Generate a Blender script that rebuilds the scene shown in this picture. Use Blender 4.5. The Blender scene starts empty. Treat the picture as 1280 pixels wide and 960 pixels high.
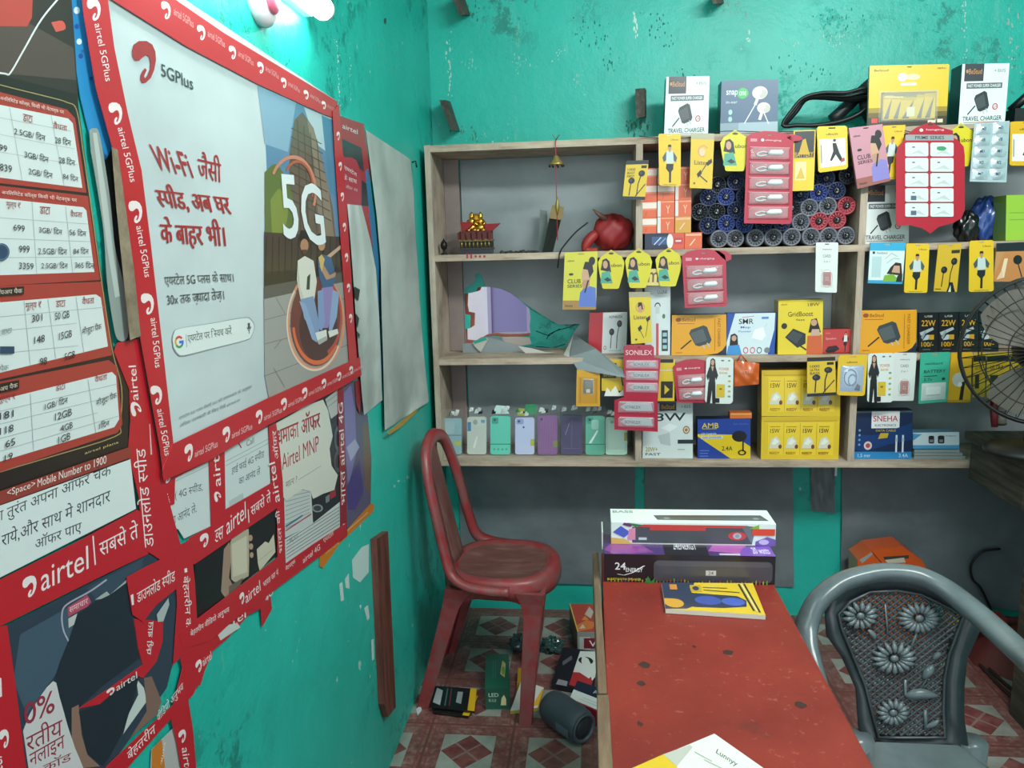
import bpy, bmesh, math, random
from mathutils import Vector, Matrix
random.seed(7)
S = bpy.context.scene
COL = S.collection
PI = math.pi

# ------------------------------------------------------------------ camera
YAW, PITCH, ROLL, FPX = 0.10616558, 0.17115672, 0.02525408, 960.0
CAM = Vector((0, 0, 1.43))
_c, _s = math.cos, math.sin
_B = Matrix(((1, 0, 0), (0, 0, 1), (0, -1, 0)))
_Rz = Matrix(((_c(YAW), _s(YAW), 0), (-_s(YAW), _c(YAW), 0), (0, 0, 1)))
_Rx = Matrix(((1, 0, 0), (0, _c(PITCH), -_s(PITCH)), (0, _s(PITCH), _c(PITCH))))
_Rr = Matrix(((_c(ROLL), -_s(ROLL), 0), (_s(ROLL), _c(ROLL), 0), (0, 0, 1)))
W2C = _Rr @ _Rx @ _B @ _Rz
C2W = W2C.transposed()
cd = bpy.data.cameras.new('camera')
cd.sensor_width = 36
cd.lens = FPX / 1280 * 36
cd.clip_start = 0.02
cam = bpy.data.objects.new('camera', cd)
COL.objects.link(cam)
cam.matrix_world = Matrix.Translation(CAM) @ C2W.to_4x4()
S.camera = cam

def U(px, py, axis, val):
    """world point where the sight line of a photo pixel meets the plane axis = val"""
    d = C2W @ Vector((px - 640, 480 - py, -FPX))
    t = (val - CAM[axis]) / d[axis]
    return CAM + d * t

# ------------------------------------------------------------------ light
S.view_settings.view_transform = 'Standard'
S.view_settings.look = 'None'
S.view_settings.gamma = 1
S.view_settings.use_curve_mapping = False
S.view_settings.exposure = 0.38
wd = bpy.data.worlds.new('daylight')
S.world = wd
wd.use_nodes = True
wd.node_tree.nodes['Background'].inputs[0].default_value = (0.80, 0.92, 1.0, 1)
wd.node_tree.nodes['Background'].inputs[1].default_value = 1.0

def area(name, loc, target, sx, sy, power, col):
    l = bpy.data.lights.new(name, 'AREA')
    l.shape = 'RECTANGLE'; l.size = sx; l.size_y = sy; l.energy = power; l.color = col
    o = bpy.data.objects.new(name, l); COL.objects.link(o)
    o.location = loc
    o.rotation_euler = (Vector(target) - Vector(loc)).to_track_quat('-Z', 'Y').to_euler()
    return o
# ceiling tube of the shop to the right, and the open shop front behind the camera
area('ceiling_tube_light', (1.0, 0.9, 2.52), (0.55, 2.0, 1.0), 1.2, 0.08, 35, (0.93, 1.0, 0.97))
area('shop_front_daylight', (0.2, -1.15, 1.6), (0.1, 3.0, 1.2), 2.3, 1.9, 7, (0.92, 0.98, 1.0))
TUBE_EMIT = 26.0

# ------------------------------------------------------------------ materials
def lin(h):
    h = h.lstrip('#')
    r = []
    for i in (0, 2, 4):
        c = int(h[i:i + 2], 16) / 255
        r.append(c / 12.92 if c <= 0.04045 else ((c + 0.055) / 1.055) ** 2.4)
    return (*r, 1)
_M = {}
def mat(h, rough=0.5, metal=0.0, coat=0.0, alpha=1.0, trans=0.0, emit=0.0, spec=0.5):
    k = (h, rough, metal, coat, alpha, trans, emit, spec)
    if k in _M: return _M[k]
    m = bpy.data.materials.new('paint_' + h); m.use_nodes = True
    b = m.node_tree.nodes['Principled BSDF']
    b.inputs['Base Color'].default_value = lin(h)
    b.inputs['Roughness'].default_value = rough
    b.inputs['Metallic'].default_value = metal
    b.inputs['Coat Weight'].default_value = coat
    b.inputs['Coat Roughness'].default_value = 0.15
    b.inputs['Alpha'].default_value = alpha
    b.inputs['Transmission Weight'].default_value = trans
    b.inputs['Specular IOR Level'].default_value = spec
    if emit:
        b.inputs['Emission Color'].default_value = lin(h); b.inputs['Emission Strength'].default_value = emit
    _M[k] = m
    return m

class NT:
    """small helper to lay procedural nodes"""
    def __init__(s, name):
        s.m = bpy.data.materials.new(name); s.m.use_nodes = True
        s.t = s.m.node_tree; s.b = s.t.nodes['Principled BSDF']
        s.co = s.t.nodes.new('ShaderNodeTexCoord').outputs['Object']
    def n(s, kind, **kw):
        x = s.t.nodes.new(kind)
        for k, v in kw.items(): setattr(x, k, v)
        return x
    def link(s, a, b): s.t.links.new(a, b)
    def math(s, op, a, b=None, c=None):
        x = s.n('ShaderNodeMath', operation=op)
        for i, v in enumerate((a, b, c)):
            if v is None: continue
            if isinstance(v, (int, float)): x.inputs[i].default_value = v
            else: s.link(v, x.inputs[i])
        return x.outputs[0]
    def noise(s, scale, detail=4, rough=0.6, stretch=None, seed=0):
        x = s.n('ShaderNodeTexNoise')
        x.inputs['Scale'].default_value = scale; x.inputs['Detail'].default_value = detail; x.inputs['Roughness'].default_value = rough
        mp = s.n('ShaderNodeMapping'); mp.inputs['Location'].default_value = (seed, seed * 1.7, seed * .6)
        if stretch: mp.inputs['Scale'].default_value = stretch
        s.link(s.co, mp.inputs[0]); s.link(mp.outputs[0], x.inputs['Vector'])
        return x.outputs['Fac']
    def ramp(s, f, *stops):
        x = s.n('ShaderNodeValToRGB')
        e = x.color_ramp.elements
        while len(e) < len(stops): e.new(0.5)
        for i, (p, c) in enumerate(stops):
            e[i].position = p; e[i].color = lin(c) if isinstance(c, str) else (c, c, c, 1)
        s.link(f, x.inputs[0])
        return x.outputs[0]
    def mix(s, f, a, b):
        x = s.n('ShaderNodeMix', data_type='RGBA')
        for v, i in ((f, 0), (a, 6), (b, 7)):
            if isinstance(v, (int, float)): x.inputs[i].default_value = v
            elif isinstance(v, str): x.inputs[i].default_value = lin(v)
            else: s.link(v, x.inputs[i])
        return x.outputs[2]
    def out(s, col, rough=0.6, bump=None, bstr=0.2, bdist=0.01):
        s.link(col, s.b.inputs['Base Color'])
        if isinstance(rough, (int, float)): s.b.inputs['Roughness'].default_value = rough
        else: s.link(rough, s.b.inputs['Roughness'])
        if bump is not None:
            x = s.n('ShaderNodeBump'); x.inputs['Strength'].default_value = bstr; x.inputs['Distance'].default_value = bdist
            s.link(bump, x.inputs['Height']); s.link(x.outputs[0], s.b.inputs['Normal'])
        return s.m

def teal_wall(name, seed):
    t = NT(name)
    a = t.ramp(t.noise(1.6, 5, .6, seed=seed), (.35, '18a696'), (.7, '29bcad'))
    drip = t.math('MULTIPLY', t.ramp(t.noise(2.2, 6, .7, (3.2, 3.2, .45), seed + 3), (.60, 0.0), (.74, 1.0)), t.ramp(t.noise(9, 5, .75, seed=seed + 5), (.46, 0.0), (.62, 1.0)))
    c = t.mix(t.math('MULTIPLY', drip, .7), a, 'b5d6cc')
    patch = t.math('MULTIPLY', t.ramp(t.noise(1.9, 3, .5, seed=seed + 11), (.50, 0.0), (.62, 1.0)), t.ramp(t.noise(16, 6, .75, seed=seed + 8), (.52, 0.0), (.60, 1.0)))
    c = t.mix(t.math('MULTIPLY', patch, .7), c, '0e6c62')
    spot = t.ramp(t.noise(26, 3, .5, seed=seed + 20), (.73, 0.0), (.76, 1.0))
    c = t.mix(t.math('MULTIPLY', spot, .6), c, 'c9dcd4')
    hgt = t.math('ADD', t.noise(14, 6, .7, seed=seed), t.math('MULTIPLY', patch, -.4))
    return t.out(c, .42, hgt, .28, .012)
M_WALL = teal_wall('teal_limewash', 0)
M_WALL2 = teal_wall('teal_limewash_left', 4)

def wood(name, c1, c2, c3, stretch=(2, 2, 2), rough=.7, seed=0, sc=9):
    t = NT(name)
    a = t.ramp(t.noise(sc, 6, .65, stretch, seed), (.3, c1), (.5, c2), (.72, c3))
    d = t.ramp(t.noise(5, 4, .7, seed=seed + 2), (.45, 0.0), (.75, 1.0))
    c = t.mix(t.math('MULTIPLY', d, .45), a, c1)
    return t.out(c, rough, t.noise(sc * 2, 5, .7, stretch, seed), .25, .004)
M_SHELF = wood('weathered_grey_wood', '847364', 'b5a08d', 'd0bda9', (.6, 1, 4), .75)
M_SHELFV = wood('weathered_grey_wood_upright', '847364', 'b3a08f', 'ccbaa9', (4, 1, .6), .75, 3)
M_PLANK = wood('brown_raw_wood', '4f3c30', '705642', '8d745a', (6, .5, 6), .75, 5)
M_BATTEN = wood('red_brown_wood', '3e211a', '63342a', '7a4a38', (6, 6, .6), .6, 8)
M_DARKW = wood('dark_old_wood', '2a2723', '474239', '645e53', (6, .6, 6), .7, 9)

def sheet_mat(name, c1, c2, c3, rough, seed, bs=.5):
    t = NT(name)
    a = t.ramp(t.noise(3, 5, .6, seed=seed), (.3, c1), (.52, c2), (.75, c3))
    n = t.noise(3.2, 3, .5, (1, 1, 1.6), seed + 2)
    return t.out(a, rough, n, bs, .05)
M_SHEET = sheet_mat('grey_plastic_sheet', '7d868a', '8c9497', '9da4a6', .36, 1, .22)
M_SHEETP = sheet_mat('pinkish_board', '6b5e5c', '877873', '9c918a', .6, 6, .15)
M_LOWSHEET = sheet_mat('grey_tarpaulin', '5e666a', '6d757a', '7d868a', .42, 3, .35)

def floor_mat():
    t = NT('patterned_floor_tiles')
    sep = t.n('ShaderNodeSeparateXYZ'); t.link(t.co, sep.inputs[0])
    T = .254
    def fr(o, off): return t.math('ABSOLUTE', t.math('SUBTRACT', t.math('FRACT', t.math('DIVIDE', t.math('SUBTRACT', o, off), T)), .5))
    u = fr(sep.outputs[0], -.597 - 2.54); v = fr(sep.outputs[1], 2.0 - 5.08)
    mx = t.math('MAXIMUM', u, v); sm = t.math('ADD', u, v)
    def lt(a, b): return t.math('LESS_THAN', a, b)
    mott = t.ramp(t.noise(45, 5, .7), (.38, '6e3c3b'), (.55, '8a5c58'), (.7, '98817a'))
    dia = t.ramp(t.noise(22, 4, .6, seed=3), (.4, '743638'), (.65, '8f5552'))
    lightc = t.ramp(t.noise(9, 4, .6, seed=4), (.35, '8d9188'), (.7, 'a9aca4'))
    # streaky four-ray star in the diamond
    ray = lt(t.math('ABSOLUTE', t.math('SUBTRACT', u, v)), .02)
    dia = t.mix(t.math('MULTIPLY', ray, .45), dia, 'a3948c')
    c = t.mix(lt(mx, .305), mott, lightc)
    c = t.mix(lt(sm, .30), c, dia)
    c = t.mix(t.math('MULTIPLY', lt(t.math('ABSOLUTE', t.math('SUBTRACT', mx, .44)), .012), .8), c, '84413f')
    c = t.mix(lt(.485, mx), c, '6f3a38')
    dirt = t.ramp(t.noise(4, 6, .7, seed=9), (.35, 0.0), (.7, 1.0))
    c = t.mix(t.math('MULTIPLY', dirt, .5), c, '57493f')
    return t.out(c, .45, lt(mx, .485), .15, .003)
M_FLOOR = floor_mat()

# ------------------------------------------------------------------ mesh builder
class MB:
    def __init__(s): s.v = []; s.f = []; s.mi = []; s.sm = []; s.slots = []
    def slot(s, m):
        if m not in s.slots: s.slots.append(m)
        return s.slots.index(m)
    def add(s, vs, fs, m, smooth=False):
        b = len(s.v); k = s.slot(m)
        s.v += [Vector(p) for p in vs]
        for f in fs: s.f.append([b + i for i in f]); s.mi.append(k); s.sm.append(smooth)
        return s
    def poly(s, pts, m): return s.add(pts, [list(range(len(pts)))], m)
    def prism(s, pts, off, m, mside=None, mback=None):
        n = len(pts); off = Vector(off); P = [Vector(p) for p in pts]
        nrm = Vector((0, 0, 0))
        for i in range(n): nrm += P[i].cross(P[(i + 1) % n])
        if nrm.dot(off) > 0: P.reverse()
        s.add(P, [list(range(n))], m)
        s.add([p + off for p in P], [list(range(n))[::-1]], mback or mside or m)
        s.add(P + [p + off for p in P], [[(i + 1) % n, i, n + i, n + (i + 1) % n] for i in range(n)], mside or m)
        return s
    def box(s, a, b, m):
        x0, y0, z0 = a; x1, y1, z1 = b
        v = [(x0, y0, z0), (x1, y0, z0), (x1, y1, z0), (x0, y1, z0), (x0, y0, z1), (x1, y0, z1), (x1, y1, z1), (x0, y1, z1)]
        return s.add(v, [[3, 2, 1, 0], [4, 5, 6, 7], [0, 1, 5, 4], [1, 2, 6, 5], [2, 3, 7, 6], [3, 0, 4, 7]], m)
    def hexa(s, v, m):
        """eight corners: bottom loop then top loop"""
        return s.add(v, [[3, 2, 1, 0], [4, 5, 6, 7], [0, 1, 5, 4], [1, 2, 6, 5], [2, 3, 7, 6], [3, 0, 4, 7]], m)
    def tube(s, path, r, m, seg=8, closed=False, cap=True):
        P = [Vector(p) for p in path]; n = len(P)
        R = r if isinstance(r, (list, tuple)) else [r] * n
        vs = []; prev = None
        for i, p in enumerate(P):
            a = P[(i - 1) % n] if (closed or i > 0) else p
            b = P[(i + 1) % n] if (closed or i < n - 1) else p
            d = (b - a)
            d = d.normalized() if d.length > 1e-9 else Vector((0, 0, 1))
            if prev is None:
                up = Vector((0, 0, 1)) if abs(d.z) < .9 else Vector((1, 0, 0))
                x = d.cross(up).normalized()
            else:
                x = (prev - d * prev.dot(d)).normalized()
            prev = x; y = d.cross(x)
            for k in range(seg):
                an = 2 * PI * k / seg
                vs.append(p + (x * math.cos(an) + y * math.sin(an)) * R[i])
        fs = []
        for i in range(n if closed else n - 1):
            j = (i + 1) % n
            for k in range(seg):
                l = (k + 1) % seg
                fs.append([i * seg + k, i * seg + l, j * seg + l, j * seg + k])
        if cap and not closed: fs += [list(range(seg))[::-1], [(n - 1) * seg + k for k in range(seg)]]
        return s.add(vs, fs, m, True)
    def sweep(s, path, dirs, prof, m, closed=False, smooth=True):
        """prof: list of (a, b) offsets, or one list per path point; a along dirs[i][0], b along dirs[i][1]"""
        n = len(path); vs = []
        for i, p in enumerate(path):
            pr = prof[i] if isinstance(prof[0], list) else prof
            for (a, b) in pr: vs.append(Vector(p) + Vector(dirs[i][0]) * a + Vector(dirs[i][1]) * b)
        q = len(prof[0]) if isinstance(prof[0], list) else len(prof)
        fs = []
        for i in range(n if closed else n - 1):
            j = (i + 1) % n
            for k in range(q):
                l = (k + 1) % q
                fs.append([i * q + k, i * q + l, j * q + l, j * q + k])
        if not closed: fs += [list(range(q))[::-1], [(n - 1) * q + k for k in range(q)]]
        return s.add(vs, fs, m, smooth)
    def lathe(s, prof, m, seg=20, M=None, smooth=True):
        vs = []
        for (r, z) in prof:
            for k in range(seg):
                a = 2 * PI * k / seg
                vs.append(Vector((r * math.cos(a), r * math.sin(a), z)))
        if M is not None: vs = [M @ v for v in vs]
        n = len(prof)
        fs = [[i * seg + k, i * seg + (k + 1) % seg, (i + 1) * seg + (k + 1) % seg, (i + 1) * seg + k] for i in range(n - 1) for k in range(seg)]
        fs += [list(range(seg))[::-1], [(n - 1) * seg + k for k in range(seg)]]
        return s.add(vs, fs, m, smooth)
    def ell(s, c, r, m, seg=12, rings=8, M=None):
        prof = []
        for i in range(rings + 1):
            a = -PI / 2 + PI * i / rings
            prof.append((max(math.cos(a), 1e-4), math.sin(a)))
        L = Matrix.Translation(c) @ (M.to_4x4() if M is not None else Matrix.Identity(4)) @ Matrix.Diagonal((r[0], r[1], r[2], 1))
        return s.lathe(prof, m, seg, L)
    def grid(s, fn, nu, nv, m, smooth=True):
        vs = [fn(i / nu, j / nv) for j in range(nv + 1) for i in range(nu + 1)]
        fs = [[j * (nu + 1) + i, j * (nu + 1) + i + 1, (j + 1) * (nu + 1) + i + 1, (j + 1) * (nu + 1) + i] for j in range(nv) for i in range(nu)]
        return s.add(vs, fs, m, smooth)
    def build(s, name, parent=None, loc=None, bevel=0.0, rot=None):
        if loc is None:
            xs = [p.x for p in s.v]; ys = [p.y for p in s.v]; zs = [p.z for p in s.v]
            loc = Vector(((min(xs) + max(xs)) / 2, (min(ys) + max(ys)) / 2, min(zs)))
        loc = Vector(loc)
        me = bpy.data.meshes.new(name)
        me.from_pydata([p - loc for p in s.v], [], s.f)
        for m in s.slots: me.materials.append(m)
        me.polygons.foreach_set('material_index', s.mi)
        me.polygons.foreach_set('use_smooth', s.sm)
        me.update()
        o = bpy.data.objects.new(name, me); COL.objects.link(o)
        if parent is not None:
            o.parent = parent
            o.location = loc - world_loc(parent)
        else: o.location = loc
        if bevel:
            b = o.modifiers.new('soft_edges', 'BEVEL'); b.width = bevel; b.segments = 2; b.limit_method = 'ANGLE'
        return o
def world_loc(o):
    p = Vector(o.location)
    while o.parent is not None:
        o = o.parent; p += Vector(o.location)
    return p
def tag(o, label=None, cat=None, group=None, kind=None):
    if label: o['label'] = label
    if cat: o['category'] = cat
    if group: o['group'] = group
    if kind: o['kind'] = kind
    return o
def empty(name, loc, label, cat, group=None):
    o = bpy.data.objects.new(name, None); COL.objects.link(o); o.location = loc
    o.empty_display_size = .05
    return tag(o, label, cat, group)
def copy_tree(o, parent=None, delta=None):
    c = o.copy(); COL.objects.link(c)
    c.parent = parent
    if delta is not None: c.location = Vector(o.location) + Vector(delta)
    for ch in list(o.children): copy_tree(ch, c)
    return c
def smoothc(pts, n=6, closed=False):
    """Catmull-Rom through the points"""
    P = [Vector(p) for p in pts]; out = []; N = len(P)
    rng = range(N) if closed else range(N - 1)
    for i in rng:
        p1, p2 = P[i], P[(i + 1) % N]
        p0 = P[(i - 1) % N] if (closed or i > 0) else p1 * 2 - p2
        p3 = P[(i + 2) % N] if (closed or i < N - 2) else p2 * 2 - p1
        for k in range(n):
            t = k / n
            out.append(.5 * ((2 * p1) + (p2 - p0) * t + (2 * p0 - 5 * p1 + 4 * p2 - p3) * t * t + (3 * p1 - p0 - 3 * p2 + p3) * t ** 3))
    if not closed: out.append(P[-1])
    return out

# ------------------------------------------------------------------ lettering
_TX = {}
def _raw(s, bold):
    cu = bpy.data.curves.new('t', 'FONT'); cu.body = s; cu.resolution_u = 3
    if bold and all(ord(ch) < 0x900 for ch in s): cu.offset = .009
    ob = bpy.data.objects.new('t', cu); COL.objects.link(ob)
    dg = bpy.context.evaluated_depsgraph_get()
    me = ob.evaluated_get(dg).to_mesh()
    V = [(v.co.x, v.co.y) for v in me.vertices]; F = [list(p.vertices) for p in me.polygons]
    ob.evaluated_get(dg).to_mesh_clear()
    bpy.data.objects.remove(ob); bpy.data.curves.remove(cu)
    return V, F
def _maxx(s): return max(v[0] for v in _raw(s, False)[0])
def text(s, bold=False):
    """letters as flat faces scaled to the unit square; a tilde after a Devanagari letter asks for its half form"""
    k = (s, bold)
    if k in _TX: return _TX[k]
    r = []
    for ch in s:                                  # the short i is written before its consonant
        if ch == '\u093f':
            i = len(r) - 1
            while i > 0 and r[i - 1] == '~': i -= 2
            r.insert(i, ch)
        else: r.append(ch)
    s2 = ''.join(r)
    runs = []; cur = ''
    for i, ch in enumerate(s2):
        if ch == '~': continue
        if i + 1 < len(s2) and s2[i + 1] == '~':
            if cur: runs.append((cur, False)); cur = ''
            runs.append((ch, True))
        else: cur += ch
    if cur: runs.append((cur, False))
    V = []; F = []; x = 0.0
    if len(runs) == 1 and not runs[0][1]: V, F = _raw(s2, bold)
    else:
        base = _maxx('|')
        for (t, half) in runs:
            v, f = _raw(t, bold); adv = _maxx(t + '|') - base
            if half:
                adv -= .17
                bm = bmesh.new(); bv = [bm.verts.new((p[0], p[1], 0)) for p in v]
                for q in f:
                    try: bm.faces.new([bv[i] for i in q])
                    except ValueError: pass
                bmesh.ops.bisect_plane(bm, geom=bm.verts[:] + bm.edges[:] + bm.faces[:], plane_co=(adv, 0, 0), plane_no=(1, 0, 0), clear_outer=True)
                bm.verts.index_update()
                v = [(q.co.x, q.co.y) for q in bm.verts]; f = [[q.index for q in fc.verts] for fc in bm.faces]
                bm.free()
            b = len(V); V += [(p[0] + x, p[1]) for p in v]; F += [[b + i for i in q] for q in f]
            x += adv
    if not V: V = [(0, 0), (1, 0), (1, 1)]; F = [[0, 1, 2]]
    x0 = min(p[0] for p in V); x1 = max(p[0] for p in V); y0 = min(p[1] for p in V); y1 = max(p[1] for p in V)
    w = max(x1 - x0, 1e-6); h = max(y1 - y0, 1e-6)
    V = [((p[0] - x0) / w, (p[1] - y0) / h) for p in V]
    _TX[k] = (V, F, w / h)
    return _TX[k]

def swoosh():
    o = [(104, 188), (110, 165), (128, 151), (155, 149), (175, 160), (186, 185), (188, 215), (182, 250), (170, 280), (152, 298), (140, 300), (133, 290), (134, 272), (142, 255), (150, 246), (156, 252), (151, 264), (146, 276), (150, 282), (158, 272), (166, 250), (169, 225), (164, 204), (154, 199), (142, 208), (129, 221), (115, 222), (106, 209)]
    V = [((x - 104) / 84, (300 - y) / 151) for x, y in o]
    return V, [list(range(len(V)))], .56
SW = swoosh()

class Art:
    """flat printing laid on a surface: every item sits a hair above the one before"""
    DL = 0.00007
    def __init__(s, mb, fn, rough=.45, coat=0.0, start=1):
        s.mb = mb; s.fn = fn; s.l = start; s.rough = rough; s.coat = coat
    def m(s, h): return h if not isinstance(h, str) else mat(h, s.rough, coat=s.coat)
    def P(s, h, pts):
        s.l += 1; s.mb.poly([s.fn(u, v, s.l * s.DL) for (u, v) in pts], s.m(h)); return s
    def R(s, h, u0, v0, u1, v1): return s.P(h, [(u0, v0), (u1, v0), (u1, v1), (u0, v1)])
    def E(s, h, cu, cv, ru, rv, n=18): return s.P(h, [(cu + ru * math.cos(2 * PI * k / n), cv + rv * math.sin(2 * PI * k / n)) for k in range(n)])
    def ring(s, h, cu, cv, ru, rv, w=.8, n=24, a0=0, a1=2 * PI):
        s.l += 1
        for k in range(n):
            a = a0 + (a1 - a0) * k / n; b = a0 + (a1 - a0) * (k + 1) / n
            q = [(cu + ru * math.cos(a), cv + rv * math.sin(a)), (cu + ru * math.cos(b), cv + rv * math.sin(b)),
                 (cu + ru * w * math.cos(b), cv + rv * w * math.sin(b)), (cu + ru * w * math.cos(a), cv + rv * w * math.sin(a))]
            s.mb.poly([s.fn(x, y, s.l * s.DL) for x, y in q], s.m(h))
        return s
    def L(s, h, pts, w):
        """a drawn line of width w"""
        s.l += 1
        for (a, b) in zip(pts[:-1], pts[1:]):
            d = Vector((b[0] - a[0], b[1] - a[1])); q = Vector((-d.y, d.x)).normalized() * w / 2
            s.mb.poly([s.fn(x, y, s.l * s.DL) for x, y in ((a[0] + q.x, a[1] + q.y), (a[0] - q.x, a[1] - q.y), (b[0] - q.x, b[1] - q.y), (b[0] + q.x, b[1] + q.y))], s.m(h))
        return s
    def shape(s, h, VF, o, x, y):
        """unit-square shape with origin o, x and y edge vectors in art space"""
        s.l += 1
        V, F = VF[0], VF[1]
        s.mb.add([s.fn(o[0] + x[0] * a + y[0] * b, o[1] + x[1] * a + y[1] * b, s.l * s.DL) for a, b in V], F, s.m(h)); return s
    def T(s, h, t, u0, v0, u1, v1, bold=False): return s.shape(h, text(t, bold), (u0, v0), (u1 - u0, 0), (0, v1 - v0))
    def T3(s, h, t, bl, br, tl, bold=False):
        if bold and any(ord(ch) >= 0x900 for ch in t):
            for k in (-1, 1):
                d = ((br[0] - bl[0]) * .006 * k, (br[1] - bl[1]) * .006 * k)
                s.T3(h, t, (bl[0] + d[0], bl[1] + d[1]), (br[0] + d[0], br[1] + d[1]), (tl[0] + d[0], tl[1] + d[1]))
            return s
        return s.shape(h, text(t, bold), bl, (br[0] - bl[0], br[1] - bl[1]), (tl[0] - bl[0], tl[1] - bl[1]))
    def S3(s, h, bl, br, tl): return s.shape(h, SW, bl, (br[0] - bl[0], br[1] - bl[1]), (tl[0] - bl[0], tl[1] - bl[1]))
# ================================================================== the room
XL, YB, YF = -.58, 2.90, 2.64
ZB = [.695, 1.062, 1.423, 1.787]            # tops of the four shelf boards
def zc(ox, oy, s): return lambda *p: [(ox + a / s, oy + b / s) for a, b in p]
Z7 = zc(540, 300, 4.923)
HOLE = Z7((196, 332), (240, 325), (272, 318), (283, 290), (360, 288), (420, 300), (480, 325), (545, 372), (600, 425), (606, 480), (600, 530), (607, 575), (595, 590), (520, 596), (440, 596), (380, 590), (320, 598), (250, 638), (192, 632), (190, 552), (236, 542), (238, 462), (200, 455), (192, 410))
TORN = Z7((196, 332), (205, 296), (258, 262), (272, 235), (262, 215), (290, 200), (310, 225), (330, 285), (420, 300), (480, 325), (545, 370), (600, 412), (690, 470), (780, 522), (912, 516), (868, 575), (815, 700), (700, 690), (540, 655), (430, 600), (330, 592), (300, 600), (250, 632), (186, 640), (186, 548), (196, 455), (184, 410))
def fill(loops):
    """triangles of a flat outline with holes"""
    bm = bmesh.new(); es = []
    for l in loops:
        vs = [bm.verts.new(p) for p in l]
        es += [bm.edges.new((vs[i], vs[(i + 1) % len(vs)])) for i in range(len(vs))]
    a, c, d = loops[0][0], loops[0][1], loops[0][2]
    bmesh.ops.triangle_fill(bm, use_beauty=True, use_dissolve=False, edges=es, normal=(c - a).cross(d - a).normalized())
    bm.verts.index_update()
    V = [v.co.copy() for v in bm.verts]; F = [[v.index for v in f.verts] for f in bm.faces]
    bm.free()
    return V, F
def holed(mb, y, x0, x1, z0, z1, hole, m):
    loops = [[Vector((x0, y, z0)), Vector((x1, y, z0)), Vector((x1, y, z1)), Vector((x0, y, z1))], [Vector((p.x, y, p.z)) for p in hole]]
    V, F = fill(loops)
    mb.add(V, F, m)
    return mb
hole = [U(x, y, 1, YB) for x, y in HOLE]
b = MB()
H2 = 2.62; XR = 2.3; Y0 = -1.25
holed(b, YB, XL - .12, XR + .12, -.05, H2 + .05, hole, M_WALL)
M_BRICK = sheet_mat('broken_brick', '8a4a30', 'b5654a', 'd08a6c', .9, 2, .6)
back = [p + Vector((0, .11, 0)) for p in hole]
n = len(hole)
b.add(hole + back, [[i, (i + 1) % n, n + (i + 1) % n, n + i] for i in range(n)], M_BRICK)
holed(b, YB + .11, XL - .12, XR + .12, -.05, H2 + .05, hole, M_BRICK)
tag(b.build('wall_back', loc=(0, YB, 0)), kind='structure')
def slab(name, a, c, m): return tag(MB().box(a, c, m).build(name), kind='structure')
slab('wall_left', (XL - .12, Y0, -.05), (XL, YB + .11, H2 + .05), M_WALL2)
slab('wall_right', (XR, Y0, -.05), (XR + .12, YB + .11, H2 + .05), M_WALL)
slab('floor', (XL - .12, Y0, -.08), (XR + .12, YB + .11, 0), M_FLOOR)
slab('ceiling', (XL - .12, Y0, H2), (XR + .12, YB + .11, H2 + .1), mat('b9c9c4', .8))
# seen through the hole: the house wall across the lane with its lavender shutter
t = NT('sunlit_plaster')
outm = t.out(t.ramp(t.noise(3, 4, .6), (.3, 'e6e2e4'), (.7, 'f6f2f4')), .9)
b = MB().box((-2.6, 4.3, -.3), (2.6, 4.4, 3.2), outm)
o = b.build('neighbour_house'); tag(o, 'white plastered house wall seen through the broken hole in the shop wall', 'house')
sh = [U(x, y, 1, 4.28) for x, y in Z7((366, 240), (588, 240), (588, 566), (372, 566))]
z1 = 2.15
MB().box((sh[3].x, 4.265, sh[3].z), (sh[2].x, 4.31, z1), mat('9a96c8', .6)).build('shutter', o)
fr = MB()
fr.box((sh[3].x - .02, 4.25, sh[3].z - .02), (sh[3].x, 4.31, z1), mat('b9b3d2', .6)); fr.box((sh[2].x, 4.25, sh[3].z - .02), (sh[2].x + .02, 4.31, z1), mat('b9b3d2', .6))
fr.build('shutter_frame', o)
slab('ground_outside', (-3, YB + .11, -.35), (3, 4.4, -.3), mat('8a8378', .9))

# wooden pegs in the back wall
def peg(px0, px1, label):
    """px0 front end, px1 wall end as (x,y,halfwidth)"""
    b = MB()
    return b
def peg_box(corners_front, y0, label, mm=M_DARKW):
    F = [U(x, y, 1, y0) for x, y in corners_front[:4]]
    Bk = [U(x, y, 1, YB) for x, y in corners_front[4:]]
    o = MB().hexa([F[3], F[2], Bk[2], Bk[3], F[0], F[1], Bk[1], Bk[0]], mm).build('wall_peg')
    return tag(o, label, 'peg', None)
peg_box([(549, 125), (557, 125), (569, 163), (564, 163), (556, 127), (563, 127), (575, 164), (571, 164)], 2.80, 'slanted dark wooden peg on the teal back wall above the left end of the shelf')
peg_box([(564, -6), (572, -6), (582, 18), (575, 20), (574, -6), (580, -6), (588, 19), (583, 20)], 2.80, 'dark wooden peg high in the corner at the top edge of the back wall')
peg_box([(794, 111), (806, 110), (806, 146), (795, 148), (797, 114), (808, 113), (808, 147), (798, 148)], 2.80, 'upright dark wooden peg left of the first white charger box on top of the shelf')
peg_box([(889, -8), (900, -8), (902, 4), (891, 5), (892, -8), (903, -8), (905, 4), (894, 5)], 2.80, 'short dark wooden peg at the top edge above the blue earphone box')

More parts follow.
